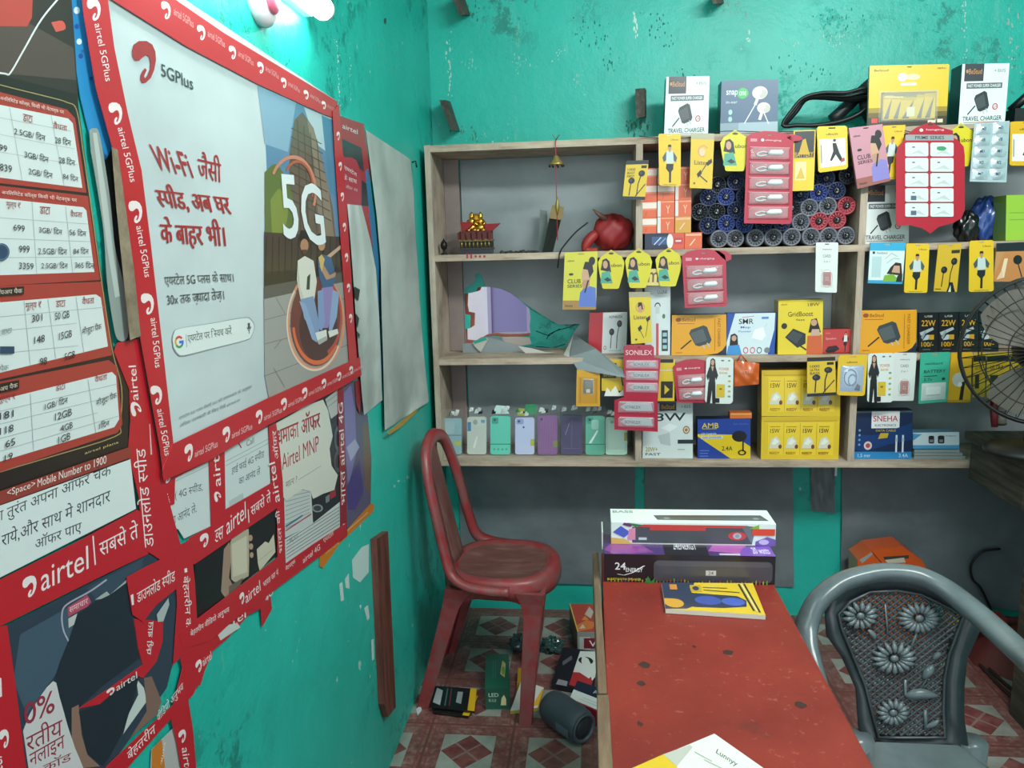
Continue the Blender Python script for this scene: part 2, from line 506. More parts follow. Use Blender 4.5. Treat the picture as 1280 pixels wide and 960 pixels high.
# flaked whitewash, cement patches and old streaks on the plaster: part of the walls
def flakes(name, axis, val, runs, seed):
    b = MB(); r = random.Random(seed)
    for (x0, y0, x1, y1, wid, n, size, col) in runs:
        for k in range(n):
            t = r.random(); cx = x0 + (x1 - x0) * t + r.gauss(0, wid); cy = y0 + (y1 - y0) * t + r.gauss(0, wid * .6)
            m = 6; a0 = r.uniform(0, 6); h = size * r.uniform(.4, 1.3); st = r.uniform(1.2, 3.2)
            b.poly([U(cx + h * r.uniform(.6, 1.2) * math.cos(a0 + 2 * PI * q / m), cy + h * st * r.uniform(.6, 1.2) * math.sin(a0 + 2 * PI * q / m), axis, val + (.0004 if axis == 0 else -.0004) * (1 + .02 * k)) for q in range(m)], mat(col, .8))
    return tag(b.build(name), kind='structure')
flakes('trim_3', 1, YB, [(562, 35, 561, 120, 2.0, 26, 1.0, 'a9cfc5'), (791, 14, 796, 48, 1.2, 14, 1.1, 'c5dcd4'), (640, 70, 655, 85, 9, 18, .8, '8fc4b8'), (585, 78, 590, 80, 8, 12, .8, '8fc4b8'), (720, 88, 730, 120, 5, 16, .9, '86bfb3'), (695, 75, 700, 60, 3, 9, .7, 'a9cfc5'), (1030, 45, 1060, 50, 12, 22, .9, '9ccabf'), (990, 52, 1000, 56, 5, 8, .8, '9ccabf'), (1205, 0, 1208, 78, 2, 24, .9, '9fc9bf'), (1265, 10, 1270, 95, 5, 30, 1.2, '94b0a6'), (935, 40, 935, 52, 1.2, 6, 1.2, 'c5dcd4'), (545, 165, 640, 172, 14, 26, .7, '7fbcae'), (900, 8, 935, 12, 9, 18, 1.2, '7da597')], 11)
flakes('trim_4', 1, YB, [(800, 155, 795, 158, 9, 34, 1.3, '3f7a6c'), (575, 160, 590, 170, 8, 22, 1.0, '3f8274'), (735, 20, 750, 60, 12, 34, .9, '157a6c'), (755, 65, 762, 85, 6, 18, .9, '157a6c'), (815, 15, 835, 60, 7, 30, .9, '157a6c'), (850, 95, 855, 95, 9, 14, .9, '157a6c'), (1035, 30, 1060, 20, 14, 30, .8, '168172'), (970, 80, 990, 92, 10, 20, .8, '168172'), (1000, 95, 1035, 92, 10, 16, .8, '168172'), (585, 8, 600, 20, 8, 20, 1.1, '2f7a6c')], 12)
flakes('trim_5', 0, XL, [(421, 60, 424, 135, .8, 20, .6, 'b9dcd3'), (436, 0, 438, 130, .9, 18, .5, 'a9d2c8'), (418, 48, 424, 70, .8, 8, .6, 'c9e2da'), (470, 45, 500, 95, 10, 26, .7, '6fb5a8'), (330, 60, 365, 75, 9, 14, .7, '1f7f74'), (480, 24, 482, 26, 1, 2, 1.4, '2a4a45'), (500, 600, 505, 605, 8, 10, .7, '9ccabf'), (330, 790, 420, 800, 22, 16, .6, '8cc0b4')], 13)
# ================================================================== the shelf unit
shelf = empty('wall_shelf', (.5, 2.77, .67), 'weathered grey wooden wall shelf with three rows of compartments full of phone accessories', 'shelf')
XS = -.558; XE = 1.95
def board(name, z, xa, xb, y0=YF, y1=2.885, th=.022):
    return MB().box((xa, y0, z - th), (xb, y1, z), M_SHELF).build(name, shelf)
for z in ZB: board('shelf_board', z, XS, XE)
UPR = [(.147, .0), (.862, .0)]
MB().box((XS, YF - .002, ZB[0] - .022), (XS + .02, 2.89, ZB[3] + .001), M_SHELFV).build('side_panel', shelf)
for (xc, _) in UPR + [(1.56, 0)]:
    for k in range(3):
        MB().box((xc - .0, YF - .001, ZB[k]), (xc + .022, 2.885, ZB[k + 1] - .022), M_SHELFV).build('upright', shelf)
for k in range(3):
    MB().box((XS + .021, 2.862, ZB[k] + .001), (XS + .076, 2.884, ZB[k + 1] - .023), M_SHEETP).build('back_plank', shelf)

# grey sheets lining the back of every compartment
def lining(x0, x1, z0, z1, label, seed, y=2.892):
    r = random.Random(seed); ph = [r.uniform(0, 6) for _ in range(6)]
    def fn(u, v):
        w = math.sin(u * 5 + ph[0]) * math.sin(v * 3 + ph[1]) + .5 * math.sin(u * 11 + v * 7 + ph[2])
        return Vector((x0 + (x1 - x0) * u, y - .003 + .003 * w, z0 + (z1 - z0) * v))
    o = MB().grid(fn, 18, 10, M_SHEET).build('grey_lining_sheet')
    return tag(o, label, 'sheet', 'grey sheets lining the shelf')
rows = ['bottom', 'middle', 'top']
for k in range(3):
    if k != 1: lining(XS + .079, .146, ZB[k] + .001, ZB[k + 1] - .023, 'grey plastic sheet behind %s' % ('the phone cases in the bottom left compartment' if k == 0 else 'the golden idol and red bundle in the top left compartment'), k)
    lining(.170, .861, ZB[k] + .001, ZB[k + 1] - .023, 'grey plastic sheet at the back of the ' + ['bottom compartment with the yellow bulb boxes', 'middle compartment behind the row of charger boxes', 'top compartment behind the stacked canisters'][k], 10 + k)
    lining(.885, 1.559, ZB[k] + .001, ZB[k + 1] - .023, 'dark grey plastic sheet at the back of the ' + ['bottom right compartment behind the fan', 'middle right compartment behind black cards', 'top right compartment behind the blue bag'][k], 20 + k)
th = [U(x, y, 1, 2.889) for x, y in TORN]
for p in th: p.x = max(p.x, XS + .078); p.z = max(p.z, ZB[1] + .004)
b = holed(MB(), 2.889, XS + .03, .146, ZB[1] + .001, ZB[2] - .023, th, M_SHEET)
o = b.build('grey_lining_sheet')
tag(o, 'torn grey plastic sheet around the broken hole in the shop wall', 'sheet')
# folded-down flap of that sheet
fl = MB()
A = U(717, 418, 1, 2.85); B = U(712, 446, 1, 2.655); Cc = U(722, 462, 1, 2.622); D = U(782, 472, 1, 2.588); E_ = U(778, 462, 1, 2.592); F_ = U(745, 436, 1, 2.632)
fl.prism([A, B, Cc, D, E_, F_], (0, .002, .0), M_SHEET)
fl.prism([U(703, 446, 1, 2.70), U(706, 440, 1, 2.75), U(717, 418, 1, 2.849), U(712, 440, 1, 2.70), U(712, 446, 1, 2.656)], (0, .002, 0), mat('e8e6e2', .6))
tag(fl.build('torn_sheet_flap'), 'grey torn plastic flap folded forward over the middle board by the red and white box', 'sheet')
# crumpled torn paper at the foot of the hole
cr = MB()
cr.prism([U(x, y, 1, 2.80) for x, y in Z7((190, 640), (250, 634), (300, 612), (345, 600), (430, 620), (540, 652), (600, 700), (610, 728), (190, 722))], (0, .004, 0), M_SHEET)
cr.prism([U(x, y, 1, 2.79) for x, y in Z7((250, 632), (335, 600), (345, 612), (300, 690), (262, 655))], (0, .003, 0), mat('b9b6ae', .7))
cr.prism([U(x, y, 1, 2.788) for x, y in Z7((255, 622), (330, 598), (340, 614), (262, 640))], (0, .002, 0), mat('1f9a88', .6))
cr.prism([U(x, y, 1, 2.77) for x, y in Z7((530, 652), (620, 668), (700, 690), (815, 698), (820, 722), (690, 722), (600, 722))], (0, .003, 0), mat('c9c0bb', .7))
cr.prism([U(x, y, 1, 2.80) for x, y in Z7((430, 596), (520, 594), (600, 600), (612, 640), (540, 654), (440, 622))], (0, .003, 0), mat('a89c96', .8))
tag(cr.build('crumpled_paper'), 'crumpled torn grey and white paper at the foot of the hole on the middle board', 'paper')
# black cracks in the plaster right of the hole
ck = MB()
for pts in ([(640, 560), (720, 590), (760, 560), (850, 535), (890, 515)], [(640, 655), (740, 665), (820, 640)], [(705, 610), (720, 580), (790, 545)]):
    ck.tube([U(x, y, 1, YB - .001) for x, y in Z7(*pts)], .0014, mat('0b3a34', .9), 4)
tag(ck.build('trim_1'), kind='structure')

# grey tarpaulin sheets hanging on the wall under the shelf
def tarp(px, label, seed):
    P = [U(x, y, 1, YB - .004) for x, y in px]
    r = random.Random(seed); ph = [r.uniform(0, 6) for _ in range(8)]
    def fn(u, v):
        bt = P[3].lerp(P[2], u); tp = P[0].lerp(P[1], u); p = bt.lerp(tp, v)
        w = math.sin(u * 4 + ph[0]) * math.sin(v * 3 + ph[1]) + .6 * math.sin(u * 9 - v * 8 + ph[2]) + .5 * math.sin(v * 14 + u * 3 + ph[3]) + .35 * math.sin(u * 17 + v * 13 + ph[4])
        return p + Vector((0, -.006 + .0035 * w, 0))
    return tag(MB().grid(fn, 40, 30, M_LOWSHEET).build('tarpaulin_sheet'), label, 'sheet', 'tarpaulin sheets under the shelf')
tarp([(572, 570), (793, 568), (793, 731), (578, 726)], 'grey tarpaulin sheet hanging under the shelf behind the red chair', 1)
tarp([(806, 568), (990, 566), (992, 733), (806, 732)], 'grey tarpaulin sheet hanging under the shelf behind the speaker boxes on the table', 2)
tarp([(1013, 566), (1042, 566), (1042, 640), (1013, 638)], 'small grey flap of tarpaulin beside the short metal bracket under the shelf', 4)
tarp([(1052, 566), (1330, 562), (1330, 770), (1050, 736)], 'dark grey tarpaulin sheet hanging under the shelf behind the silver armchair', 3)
b = MB()
p = U(1021, 584, 1, 2.80); b.box((p.x, 2.70, ZB[0] - .030), (p.x + .04, 2.71, ZB[0] - .0225), mat('cfd2cf', .4, .6)); b.box((p.x + .033, 2.70, ZB[0] - .07), (p.x + .04, 2.71, ZB[0] - .022), mat('cfd2cf', .4, .6))
tag(b.build('metal_bracket'), 'small white metal corner bracket under the bottom shelf board', 'bracket')

# ================================================================== tube light on the left wall
TZ = 1.925
tl = empty('tube_light', (XL, 1.0, TZ), 'bright white fluorescent tube light fixed high on the left wall above the big poster', 'tube light')
Ty1 = 1.63; Ty0 = .42
MB().tube([(XL + .040, Ty0 + .012, TZ), (XL + .040, Ty1 - .008, TZ)], .022, mat('f4fffb', .4, emit=TUBE_EMIT), 16).build('glass_tube', tl)
MB().box((XL, Ty0 + .01, TZ - .014), (XL + .017, Ty1 - .01, TZ + .014), mat('dfe5e2', .4)).build('fitting', tl)
for y in (Ty0, Ty1 - .007): MB().tube([(XL + .040, y, TZ), (XL + .040, y + .007, TZ)], .0225, mat('e9efec', .4), 16).build('end_cap', tl)
b = MB(); q = U(322, -4, 0, XL)
MX = Matrix.Translation((XL, q.y, q.z)) @ Matrix.Rotation(PI / 2, 4, 'Y')
b.lathe([(.05, 0), (.05, .012), (.04, .022), (.02, .026)], mat('efe6ea', .4), 24, MX)
b.lathe([(.03, .026), (.028, .03), (.012, .032)], mat('e36a86', .4), 20, MX)
tag(b.build('wall_rose'), 'round white and pink wall fitting at the top edge left of the tube light', 'fitting')

# wooden batten on the left wall
P = [U(x, y, 0, XL + .001) for x, y in ((463, 674), (478, 664), (488, 884), (478, 896), (473, 880))]
b = MB().prism(P, (.0, 0, 0) if False else (-.0005, 0, 0), M_BATTEN)
b = MB().prism([p + Vector((.016, 0, 0)) for p in P], (-.0165, 0, 0), M_BATTEN)
tag(b.build('wooden_batten'), 'worn red-brown wooden batten nailed upright on the left wall beside the red chair', 'batten')
# flaked white plaster left of it: part of the wall
b = MB()
for pts in ([(440, 700), (452, 684), (461, 680), (461, 715), (450, 728), (441, 722)], [(431, 724), (436, 716), (437, 736), (432, 735)], [(424, 730), (428, 727), (430, 750), (426, 752)], [(455, 760), (460, 756), (462, 772), (459, 776)], [(464, 800), (467, 798), (468, 824), (465, 826)], [(449, 757), (452, 756), (451, 762)]):
    b.poly([U(x, y, 0, XL + .0006) for x, y in pts], mat('b9cfcb', .8))
tag(b.build('trim_2'), kind='structure')

# ================================================================== red table
M_RED = None
t = NT('worn_red_table_top')
rc = t.ramp(t.noise(5, 5, .6), (.3, '761f19'), (.6, '8c2c22'))
sc = t.math('MULTIPLY', t.ramp(t.noise(7, 5, .7, seed=4), (.58, 0.0), (.72, 1.0)), t.ramp(t.noise(40, 3, .6, seed=2), (.4, 0.0), (.6, 1.0)))
rc = t.mix(t.math('MULTIPLY', sc, .7), rc, '4b2c26')
rc = t.mix(t.math('MULTIPLY', t.ramp(t.noise(60, 4, .7, seed=7), (.62, 0.0), (.7, 1.0)), .35), rc, 'c47a66')
M_RED = t.out(rc, .46, t.noise(30, 5, .7), .12, .003)
TH = .72
tb = empty('table', (.2, 1.1, 0), 'narrow red-topped wooden table with worn dark scuffs and a raw wood edge rail', 'table')
TX0, TX1, TY0, TY1 = .018, .380, .38, 1.74
MB().box((TX0, TY0, TH - .025), (TX1, TY1, TH), M_RED).build('table_top', tb, bevel=.003)
b = MB()
def rail(q):
    P = [U(x, y, 2, TH + .003) for x, y in q]; dn = Vector((0, 0, -.085))
    b.hexa([P[3] + dn, P[2] + dn, P[1] + dn, P[0] + dn, P[3], P[2], P[1], P[0]], M_PLANK)
rail([(740.5, 690), (748, 690), (759, 866), (747.5, 866)]); rail([(746, 868), (761, 868), (776, 1120), (752, 1120)])
b.build('edge_rail', tb, bevel=.002)
b = MB(); b.box((TX0, TY0 + .02, TH - .13), (TX0 + .012, TY1 - .02, TH - .026), M_PLANK); b.build('side_apron', tb)
MB().box((TX1 - .03, TY0 + .02, TH - .10), (TX1 - .012, TY1 - .02, TH - .026), M_PLANK).build('side_apron', tb)
for y in (TY0 + .04, TY1 - .09):
    for x in (TX0 + .014, TX1 - .08): MB().box((x, y, 0), (x + .045, y + .045, TH - .026), M_PLANK).build('leg', tb)
for (px, py, r) in ((807, 831, .011), (802, 854, .007), (910, 815, .010), (868, 808, .004), (1000, 880, .009), (800, 905, .006)):
    c = U(px, py, 2, TH + .0004); rr = random.Random(px)
    MB().poly([c + Vector((math.cos(a) * r * rr.uniform(.5, 1.2), math.sin(a) * r * rr.uniform(.6, 1.4), 0)) for a in [2 * PI * k / 14 for k in range(14)]], mat('3c2420', .6)).build('scuff_mark', tb)

# ================================================================== red plastic chair
M_RCH = NT('faded_red_plastic')
t = M_RCH
c = t.ramp(t.noise(7, 5, .65), (.3, '7c2428'), (.6, '943235'))
c = t.mix(t.math('MULTIPLY', t.ramp(t.noise(18, 5, .7, seed=3), (.42, 0.0), (.62, 1.0)), .7), c, '745250')
M_RCH = t.out(c, .38, t.noise(40, 4, .6), .06, .002)
t = NT('dusty_red_seat')
c = t.ramp(t.noise(9, 5, .7, (1, 5, 1)), (.3, '55302c'), (.55, '6f4540'), (.75, '826059'))
M_SEAT = t.out(c, .6, t.noise(30, 5, .7, (1, 5, 1)), .15, .003)
cf = Vector((.996, -.089, 0)); cl = Vector((.089, .996, 0)); c0 = Vector((-.537, 2.372, 0))
def CH(f, l, z): return c0 + cf * f + cl * l + Vector((0, 0, z))
ch = empty('plastic_chair', CH(.17, 0, 0), 'faded red plastic armless chair standing in the corner by the left wall', 'chair')
SF, SR, SZ = .245, .180, .442
def rim(a, k=1.0):
    """rounded-square seat outline"""
    ca, sa = math.cos(a), math.sin(a); p = 2.6
    q = (abs(ca) ** p + abs(sa) ** p) ** (-1 / p)
    return ca * q * k, sa * q * k
N = 44
def ringpts(k, z): return [CH(SF + SR * 1.0 * rim(2 * PI * i / N, k)[0], SR * rim(2 * PI * i / N, k)[1], z) for i in range(N)]
prof = [(.3, SZ - .012), (.5, SZ - .0115), (.78, SZ - .003), (.86, SZ + .004), (.95, SZ + .003), (1.0, SZ - .008), (1.03, SZ - .03), (1.03, SZ - .055), (1.0, SZ - .056), (.98, SZ - .03), (.9, SZ - .02), (.3, SZ - .026)]
vs = []
for k, z in prof: vs += ringpts(k, z)
b = MB()
fs = [[i * N + k, i * N + (k + 1) % N, (i + 1) * N + (k + 1) % N, (i + 1) * N + k] for i in range(len(prof) - 1) for k in range(N)]
nf = len(fs)
b.add(vs, fs, M_RCH, True); b.add(ringpts(prof[0][0], prof[0][1]), [list(range(N))], M_SEAT); b.add(ringpts(prof[-1][0], prof[-1][1]), [list(range(N))[::-1]], M_RCH)
si = b.slot(M_SEAT)
for i in range(len(b.f)):
    if i < 2 * N: b.mi[i] = si
b.build('seat', ch)
def leg(top, bot, wt, wb, side):
    """tapering moulded leg with an L section; side = +1 far, -1 near"""
    b = MB(); path = []; dirs = []; prof = []
    for i in range(9):
        t = i / 8; e = t ** .8
        p = Vector(top).lerp(Vector(bot), t); w = wt + (wb - wt) * e
        if i == 0: w *= 1.35
        if i == 1: w *= 1.1
        path.append(p); dirs.append((cf, cl * side))
        h = w * .75; th = .010
        sg = 1 if top[3] > 0 else -1
        prof.append([(-sg * w / 2, h / 2), (sg * w / 2, h / 2), (sg * w / 2, -h / 2), (sg * (w / 2 - th), -h / 2), (sg * (w / 2 - th * 1.6), h / 2 - th * 1.6), (-sg * w / 2, h / 2 - th)])
    b.sweep(path, dirs, prof, M_RCH, smooth=False)
    return b
class V4(Vector): pass
def mkleg(ft, lt, fb, lb, front, side):
    top = CH(ft, lt, SZ - .03); bot = CH(fb, lb, 0)
    b = MB(); path = []; dirs = []; prof = []
    sg = 1 if front else -1
    for i in range(13):
        t = i / 12
        p = top.lerp(bot, t)
        w = .056 + (.038 - .056) * t
        fl = max(0, 1 - t / .22); w += .034 * fl * fl
        path.append(p + cf * (-sg * .012 * fl * fl)); dirs.append((cf, cl * side))
        h = w * .72; th = .011
        prof.append([(-sg * w / 2, h / 2), (sg * w / 2 * .92, h / 2), (sg * w / 2, h / 2 * .9), (sg * w / 2, -h / 2), (sg * (w / 2 - th), -h / 2), (sg * (w / 2 - th * 1.4), h / 2 - th * 1.4), (-sg * w / 2, h / 2 - th)])
    b.sweep(path, dirs, prof, M_RCH, smooth=False)
    return b.build('leg', ch, bevel=.003)
mkleg(.128, -.150, .005, -.166, False, -1)
mkleg(.128, .150, .0, .166, False, 1)
mkleg(.372, -.150, .345, -.205, True, -1)
mkleg(.355, .13, .31, .10, True, 1)
# apron bands arching between the legs
for s in (-1, 1):
    b = MB(); top = []; bot = []
    for i in range(17):
        t = i / 16; f = .10 + .29 * t; a = abs(2 * t - 1)
        top.append(CH(f, s * .168, SZ - .035)); bot.append(CH(f, s * .168, SZ - .062 - .085 * a ** 4))
    b.prism(top + bot[::-1], cl * (-s * .012), M_RCH); b.build('side_apron', ch, bevel=.002)
# back: a band looped from one side of the seat over the top to the other, with a centre splat
def backpt(l, z):
    f = .100 - .088 * ((z - .43) / .42)
    return CH(f, l, z)
half = [(.300, -.186, .418), (.235, -.189, .420), (.165, -.184, .428), (.118, -.170, .455), (.096, -.158, .52), (.070, -.150, .64), (.046, -.134, .745), (.030, -.092, .822), (.024, 0, .850)]
full = half + [(f, -l, z) for f, l, z in half[:-1][::-1]]
lp = smoothc([Vector(p) for p in full], 5)
path = []; dirs = []; prof = []; n = len(lp)
for i, p in enumerate(lp):
    d = (lp[min(i + 1, n - 1)] - lp[max(i - 1, 0)]).normalized()
    d3 = cf * d.x + cl * d.y + Vector((0, 0, d.z))
    t_ = cf if abs(d.x) < .75 else Vector((0, 0, 1))
    fwd = (cf * 1.0 + Vector((0, 0, .25))); fwd = (fwd - d3 * fwd.dot(d3)); 
    if fwd.length < .3: fwd = Vector((0, 0, 1)) - d3 * d3.z
    fwd.normalize(); q = d3.cross(fwd).normalized()
    path.append(CH(p.x, p.y, p.z)); dirs.append((q, fwd))
    e = min(i, n - 1 - i) / 14; w = .0235 if e > 1 else .016 + .0075 * e; h = .0125
    prof.append([(-w, -h * .5), (-w * .7, h), (w * .7, h), (w, -h * .5), (w * .75, -h), (-w * .75, -h)])
MB().sweep(path, dirs, prof, M_RCH).build('back_frame', ch)
sp = MB(); path = []; dirs = []; prof = []
for i in range(12):
    t = i / 11; z = .43 + .405 * t; w = .056 - .012 * t
    path.append(backpt(0, z) - cf * .004); dirs.append((cl, cf)); prof.append([(-w, -.004), (-w, .003), (-w + .01, .006), (w - .01, .006), (w, .003), (w, -.004)])
sp.sweep(path, dirs, prof, M_SEAT); sp.build('back_splat', ch)

# ================================================================== silver armchair
t = NT('silver_grey_plastic')
c = t.ramp(t.noise(6, 5, .6), (.3, '565e62'), (.65, '727b7e'))
M_SIL = t.out(c, .27, t.noise(50, 3, .5), .03, .002)
t = NT('dark_grey_plastic')
c = t.ramp(t.noise(12, 5, .6), (.3, '2c3134'), (.65, '42484c'))
M_SIL2 = t.out(c, .3, t.noise(50, 3, .5), .03, .002)
Z8 = zc(980, 660, 3.2)
AY = 1.56                                    # back rest stands near this depth
ac = empty('plastic_armchair', (.62, 1.35, 0), 'silver-grey plastic armchair with a pierced daisy-patterned back beside the table', 'chair')
def bk(x, y, dy=0.0):
    """point of the back surface: leans a little away at the top and wraps round"""
    p = U(x, y, 1, AY)
    d = (p.x - .63)
    yy = AY + .07 * (p.z - .6) / .3 - 1.1 * d * d
    return U(x, y, 1, yy) + Vector((0, dy, 0))
frame_px = smoothc([(p[0], p[1], 0) for p in Z8((128, 680), (100, 570), (80, 470), (88, 395), (130, 300), (215, 225), (320, 190), (420, 180), (540, 195), (640, 240), (740, 315), (850, 410), (980, 530), (1100, 640))], 5)
n = len(frame_px); path = []
for i, p in enumerate(frame_px):
    t = i / (n - 1)
    q = bk(p.x, p.y)
    # the arms come forward from the back
    yy = q.y
    yy = max(q.y, 1.44)
    if t < .30: yy -= .10 * ((.30 - t) / .30) ** 2
    if t > .55: yy -= .22 * ((t - .55) / .45) ** 2
    path.append(U(p.x, p.y, 1, yy))
dirs = []; prof = []
ctr = Vector((.63, 1.45, .45))
for i, p in enumerate(path):
    d = (path[min(i + 1, n - 1)] - path[max(i - 1, 0)]).normalized()
    outw = (p - ctr); outw = (outw - d * outw.dot(d)).normalized()
    side = d.cross(outw)
    dirs.append((side, outw))
    w = .034; h = .021
    prof.append([(w * math.cos(a), h * math.sin(a)) for a in [2 * PI * k / 14 for k in range(14)]])
MB().sweep(path, dirs, prof, M_SIL).build('arm_and_top_rail', ac)
for e, fx in ((path[0], .39), (path[-1], None)):
    f2 = Vector((e.x + (.0 if fx else .03), e.y - .03, 0))
    b = MB(); pp = smoothc([e + Vector((0, .03, -.0)), e + Vector((0, -.02, -.04)), e.lerp(f2, .3), f2], 5)
    b.tube(pp, [.03 - .008 * i / len(pp) for i in range(len(pp))], M_SIL, 10); b.build('front_leg', ac)
# solid margin of the back: outer and inner outlines in matching order
outer = Z8((215, 215), (165, 330), (172, 435), (232, 520), (290, 650), (300, 800), (330, 905), (430, 940), (560, 945), (690, 935), (742, 900), (722, 760), (722, 640), (735, 520), (790, 400), (735, 320), (640, 245), (540, 200), (420, 186), (310, 195))
inner = Z8((262, 290), (214, 340), (228, 400), (270, 500), (320, 620), (350, 740), (372, 830), (440, 832), (510, 832), (570, 832), (640, 830), (632, 720), (636, 600), (655, 500), (712, 350), (665, 320), (610, 292), (545, 262), (450, 246), (340, 252))
b = MB(); m = len(outer)
O = [bk(*p) for p in outer]; I = [bk(*p, -.004) for p in inner]
D = Vector((0, .008, 0))
vs = O + I + [p + D for p in O] + [p + D for p in I]
fs = []
for i in range(m):
    j = (i + 1) % m
    fs += [[i, j, m + j, m + i], [2 * m + j, 2 * m + i, 3 * m + i, 3 * m + j], [m + i, m + j, 3 * m + j, 3 * m + i], [j, i, 2 * m + i, 2 * m + j]]
b.add(vs, fs, M_SIL2, True); b.build('back_panel', ac)
b = MB(); b.tube([bk(*p, -.006) for p in inner], .0035, M_SIL2, 6, closed=True); b.build('panel_bead', ac)
# pierced lattice
def inside(x, y, poly):
    r = False; n = len(poly)
    for i in range(n):
        x1, y1 = poly[i]; x2, y2 = poly[(i + 1) % n]
        if (y1 > y) != (y2 > y) and x < (x2 - x1) * (y - y1) / (y2 - y1) + x1: r = not r
    return r
b = MB()
def strips(dx, dy, step):
    L = math.hypot(dx, dy); dx /= L; dy /= L
    for k in range(-40, 41):
        ox, oy = 1115 - dy * step * k, 780 + dx * step * k
        run = []
        for q in range(-60, 61):
            x, y = ox + dx * q * 3, oy + dy * q * 3
            if inside(x, y, inner): run.append((x, y))
            elif run:
                if len(run) > 2: b.tube([bk(*p) for p in run[::2] + [run[-1]]], .0035, M_SIL2, 5, cap=False)
                run = []
strips(1, .75, 6.2); strips(1, -.75, 6.2)
b.build('pierced_lattice', ac)
# daisies, leaves and stems in relief
def daisy(zx, zy, r, npet, squash=.72):
    (cx, cy), = Z8((zx, zy)); r /= 3.2
    b = MB()
    for k in range(npet):
        a = 2 * PI * k / npet
        p0 = bk(cx + r * .28 * math.cos(a), cy + r * .28 * squash * math.sin(a), -.006); p1 = bk(cx + r * math.cos(a), cy + r * squash * math.sin(a), -.005)
        pm = p0.lerp(p1, .6) + Vector((0, -.005, 0))
        b.tube([p0, p0.lerp(pm, .5) + Vector((0, -.003, 0)), pm, p1], [.002, .0042, .0058, .0022], M_SIL, 7)
    c = bk(cx, cy, -.008); b.ell(c, (.009, .006, .008), M_SIL, 10, 6)
    return b.build('daisy_relief', ac)
daisy(535, 355, 88, 18); daisy(435, 515, 92, 16); daisy(300, 345, 72, 13, .8); daisy(430, 730, 66, 14, .8)
for pts, r in (([(500, 480), (520, 430), (530, 400)], .003), ([(480, 600), (480, 660), (520, 690)], .003), ([(560, 720), (562, 800)], .004), ([(410, 420), (405, 360), (400, 300)], .002), ([(540, 640), (570, 590), (585, 550)], .002)):
    MB().tube([bk(*p, -.006) for p in Z8(*pts)], r, M_SIL, 6).build('stem_relief', ac)
for pts, r in (([(480, 665), (540, 655), (612, 665)], [.003, .011, .002]), ([(550, 595), (575, 565), (592, 540)], [.002, .009, .002]), ([(560, 790), (595, 775), (615, 760)], [.002, .006, .002]), ([(590, 520), (610, 500), (625, 495)], [.002, .006, .002]), ([(330, 400), (350, 420), (360, 440)], [.002, .006, .002])):
    MB().tube(smoothc([bk(*p, -.007) for p in Z8(*pts)], 4), [r[0], (r[0] + r[1]) / 2, r[1] * .9, r[1], r[1], r[1] * .95, r[1] * .8, r[1] * .5, r[2]], M_SIL, 8).build('leaf_relief', ac)
# seat
sa = U(1086, 930, 2, .43); sb = U(1212, 930, 2, .43)
sm_ = (sa.x + sb.x) / 2
def seatf(u, v):
    """v = 1 at the back edge; the seat widens forward and turns down at its rim"""
    hw = (.105 + .125 * min(1, (1 - v) * 1.6)) * (1 - .25 * max(0, .25 - v) / .25)
    x = sm_ + hw * (2 * u - 1)
    y = sa.y + .015 - .44 * (1 - v)
    e = min(u, 1 - u, v * 1.2)
    z = .425 - .016 * math.sin(PI * u) * math.sin(PI * v) - .03 * max(0, .10 - e) / .10
    return Vector((x, y, z))
b = MB().grid(seatf, 24, 20, M_SIL).grid(lambda u, v: seatf(u, v) - Vector((0, 0, .007)), 24, 20, M_SIL)
b.build('seat', ac)
for x in (sa.x - .01, sb.x + .01):
    MB().tube([(x, sa.y + .02, .43), (x * 1.0 + (.03 if x > .6 else -.03), sa.y + .08, 0)], [.028, .02], M_SIL, 10).build('rear_leg', ac)

# ================================================================== counter on the right and its fan
CXL = U(1211, 541, 1, 2.6).x; CZT = U(1211, 541, 1, 2.6).z
ct = empty('side_counter', (1.7, 2.1, 0), 'dark old wooden counter in the shadow at the right edge under the fan', 'counter')
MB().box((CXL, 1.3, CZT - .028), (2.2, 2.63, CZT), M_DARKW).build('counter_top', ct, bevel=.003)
MB().box((CXL + .03, 1.35, 0), (CXL + .055, 2.28, CZT - .028), M_DARKW).build('light_blocking_board', ct)  # mostly unseen board, placed and lengthened to block light from the tarpaulin behind
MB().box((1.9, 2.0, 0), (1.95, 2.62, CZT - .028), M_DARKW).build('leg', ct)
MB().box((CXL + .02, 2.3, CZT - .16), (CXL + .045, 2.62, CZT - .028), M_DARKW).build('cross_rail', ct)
fc = U(1307, 438, 1, 2.25)
fan = empty('table_fan', (fc.x, fc.y, CZT), 'dusty dark table fan with a wire guard standing on the counter at the right edge', 'fan')
fax = Vector((-.35, -.93, .08)).normalized(); fx = fax.cross(Vector((0, 0, 1))).normalized(); fy = fx.cross(fax)
def FP(r, a, d): return fc + fx * (r * math.cos(a)) + fy * (r * math.sin(a)) + fax * d
M_GRD = mat('1d1f1d', .5, .2)
b = MB(); RG = .208
for (r, d, w) in ((RG, .0, .0045), (RG * .985, .018, .003), (RG * .985, -.018, .003), (RG * .75, .045, .0016), (RG * .45, .058, .0016), (RG * .75, -.05, .0016)):
    b.tube([FP(r, 2 * PI * k / 48, d) for k in range(48)], w, M_GRD, 6, closed=True)
for k in range(44):
    a = 2 * PI * k / 44
    b.tube([FP(.05, a, .062), FP(RG * .45, a, .058), FP(RG * .75, a, .045), FP(RG * .95, a, .018), FP(RG, a, 0)], .0012, M_GRD, 4, cap=False)
    b.tube([FP(.06, a, -.06), FP(RG * .75, a, -.05), FP(RG, a, 0)], .0012, M_GRD, 4, cap=False)
b.build('guard', fan)
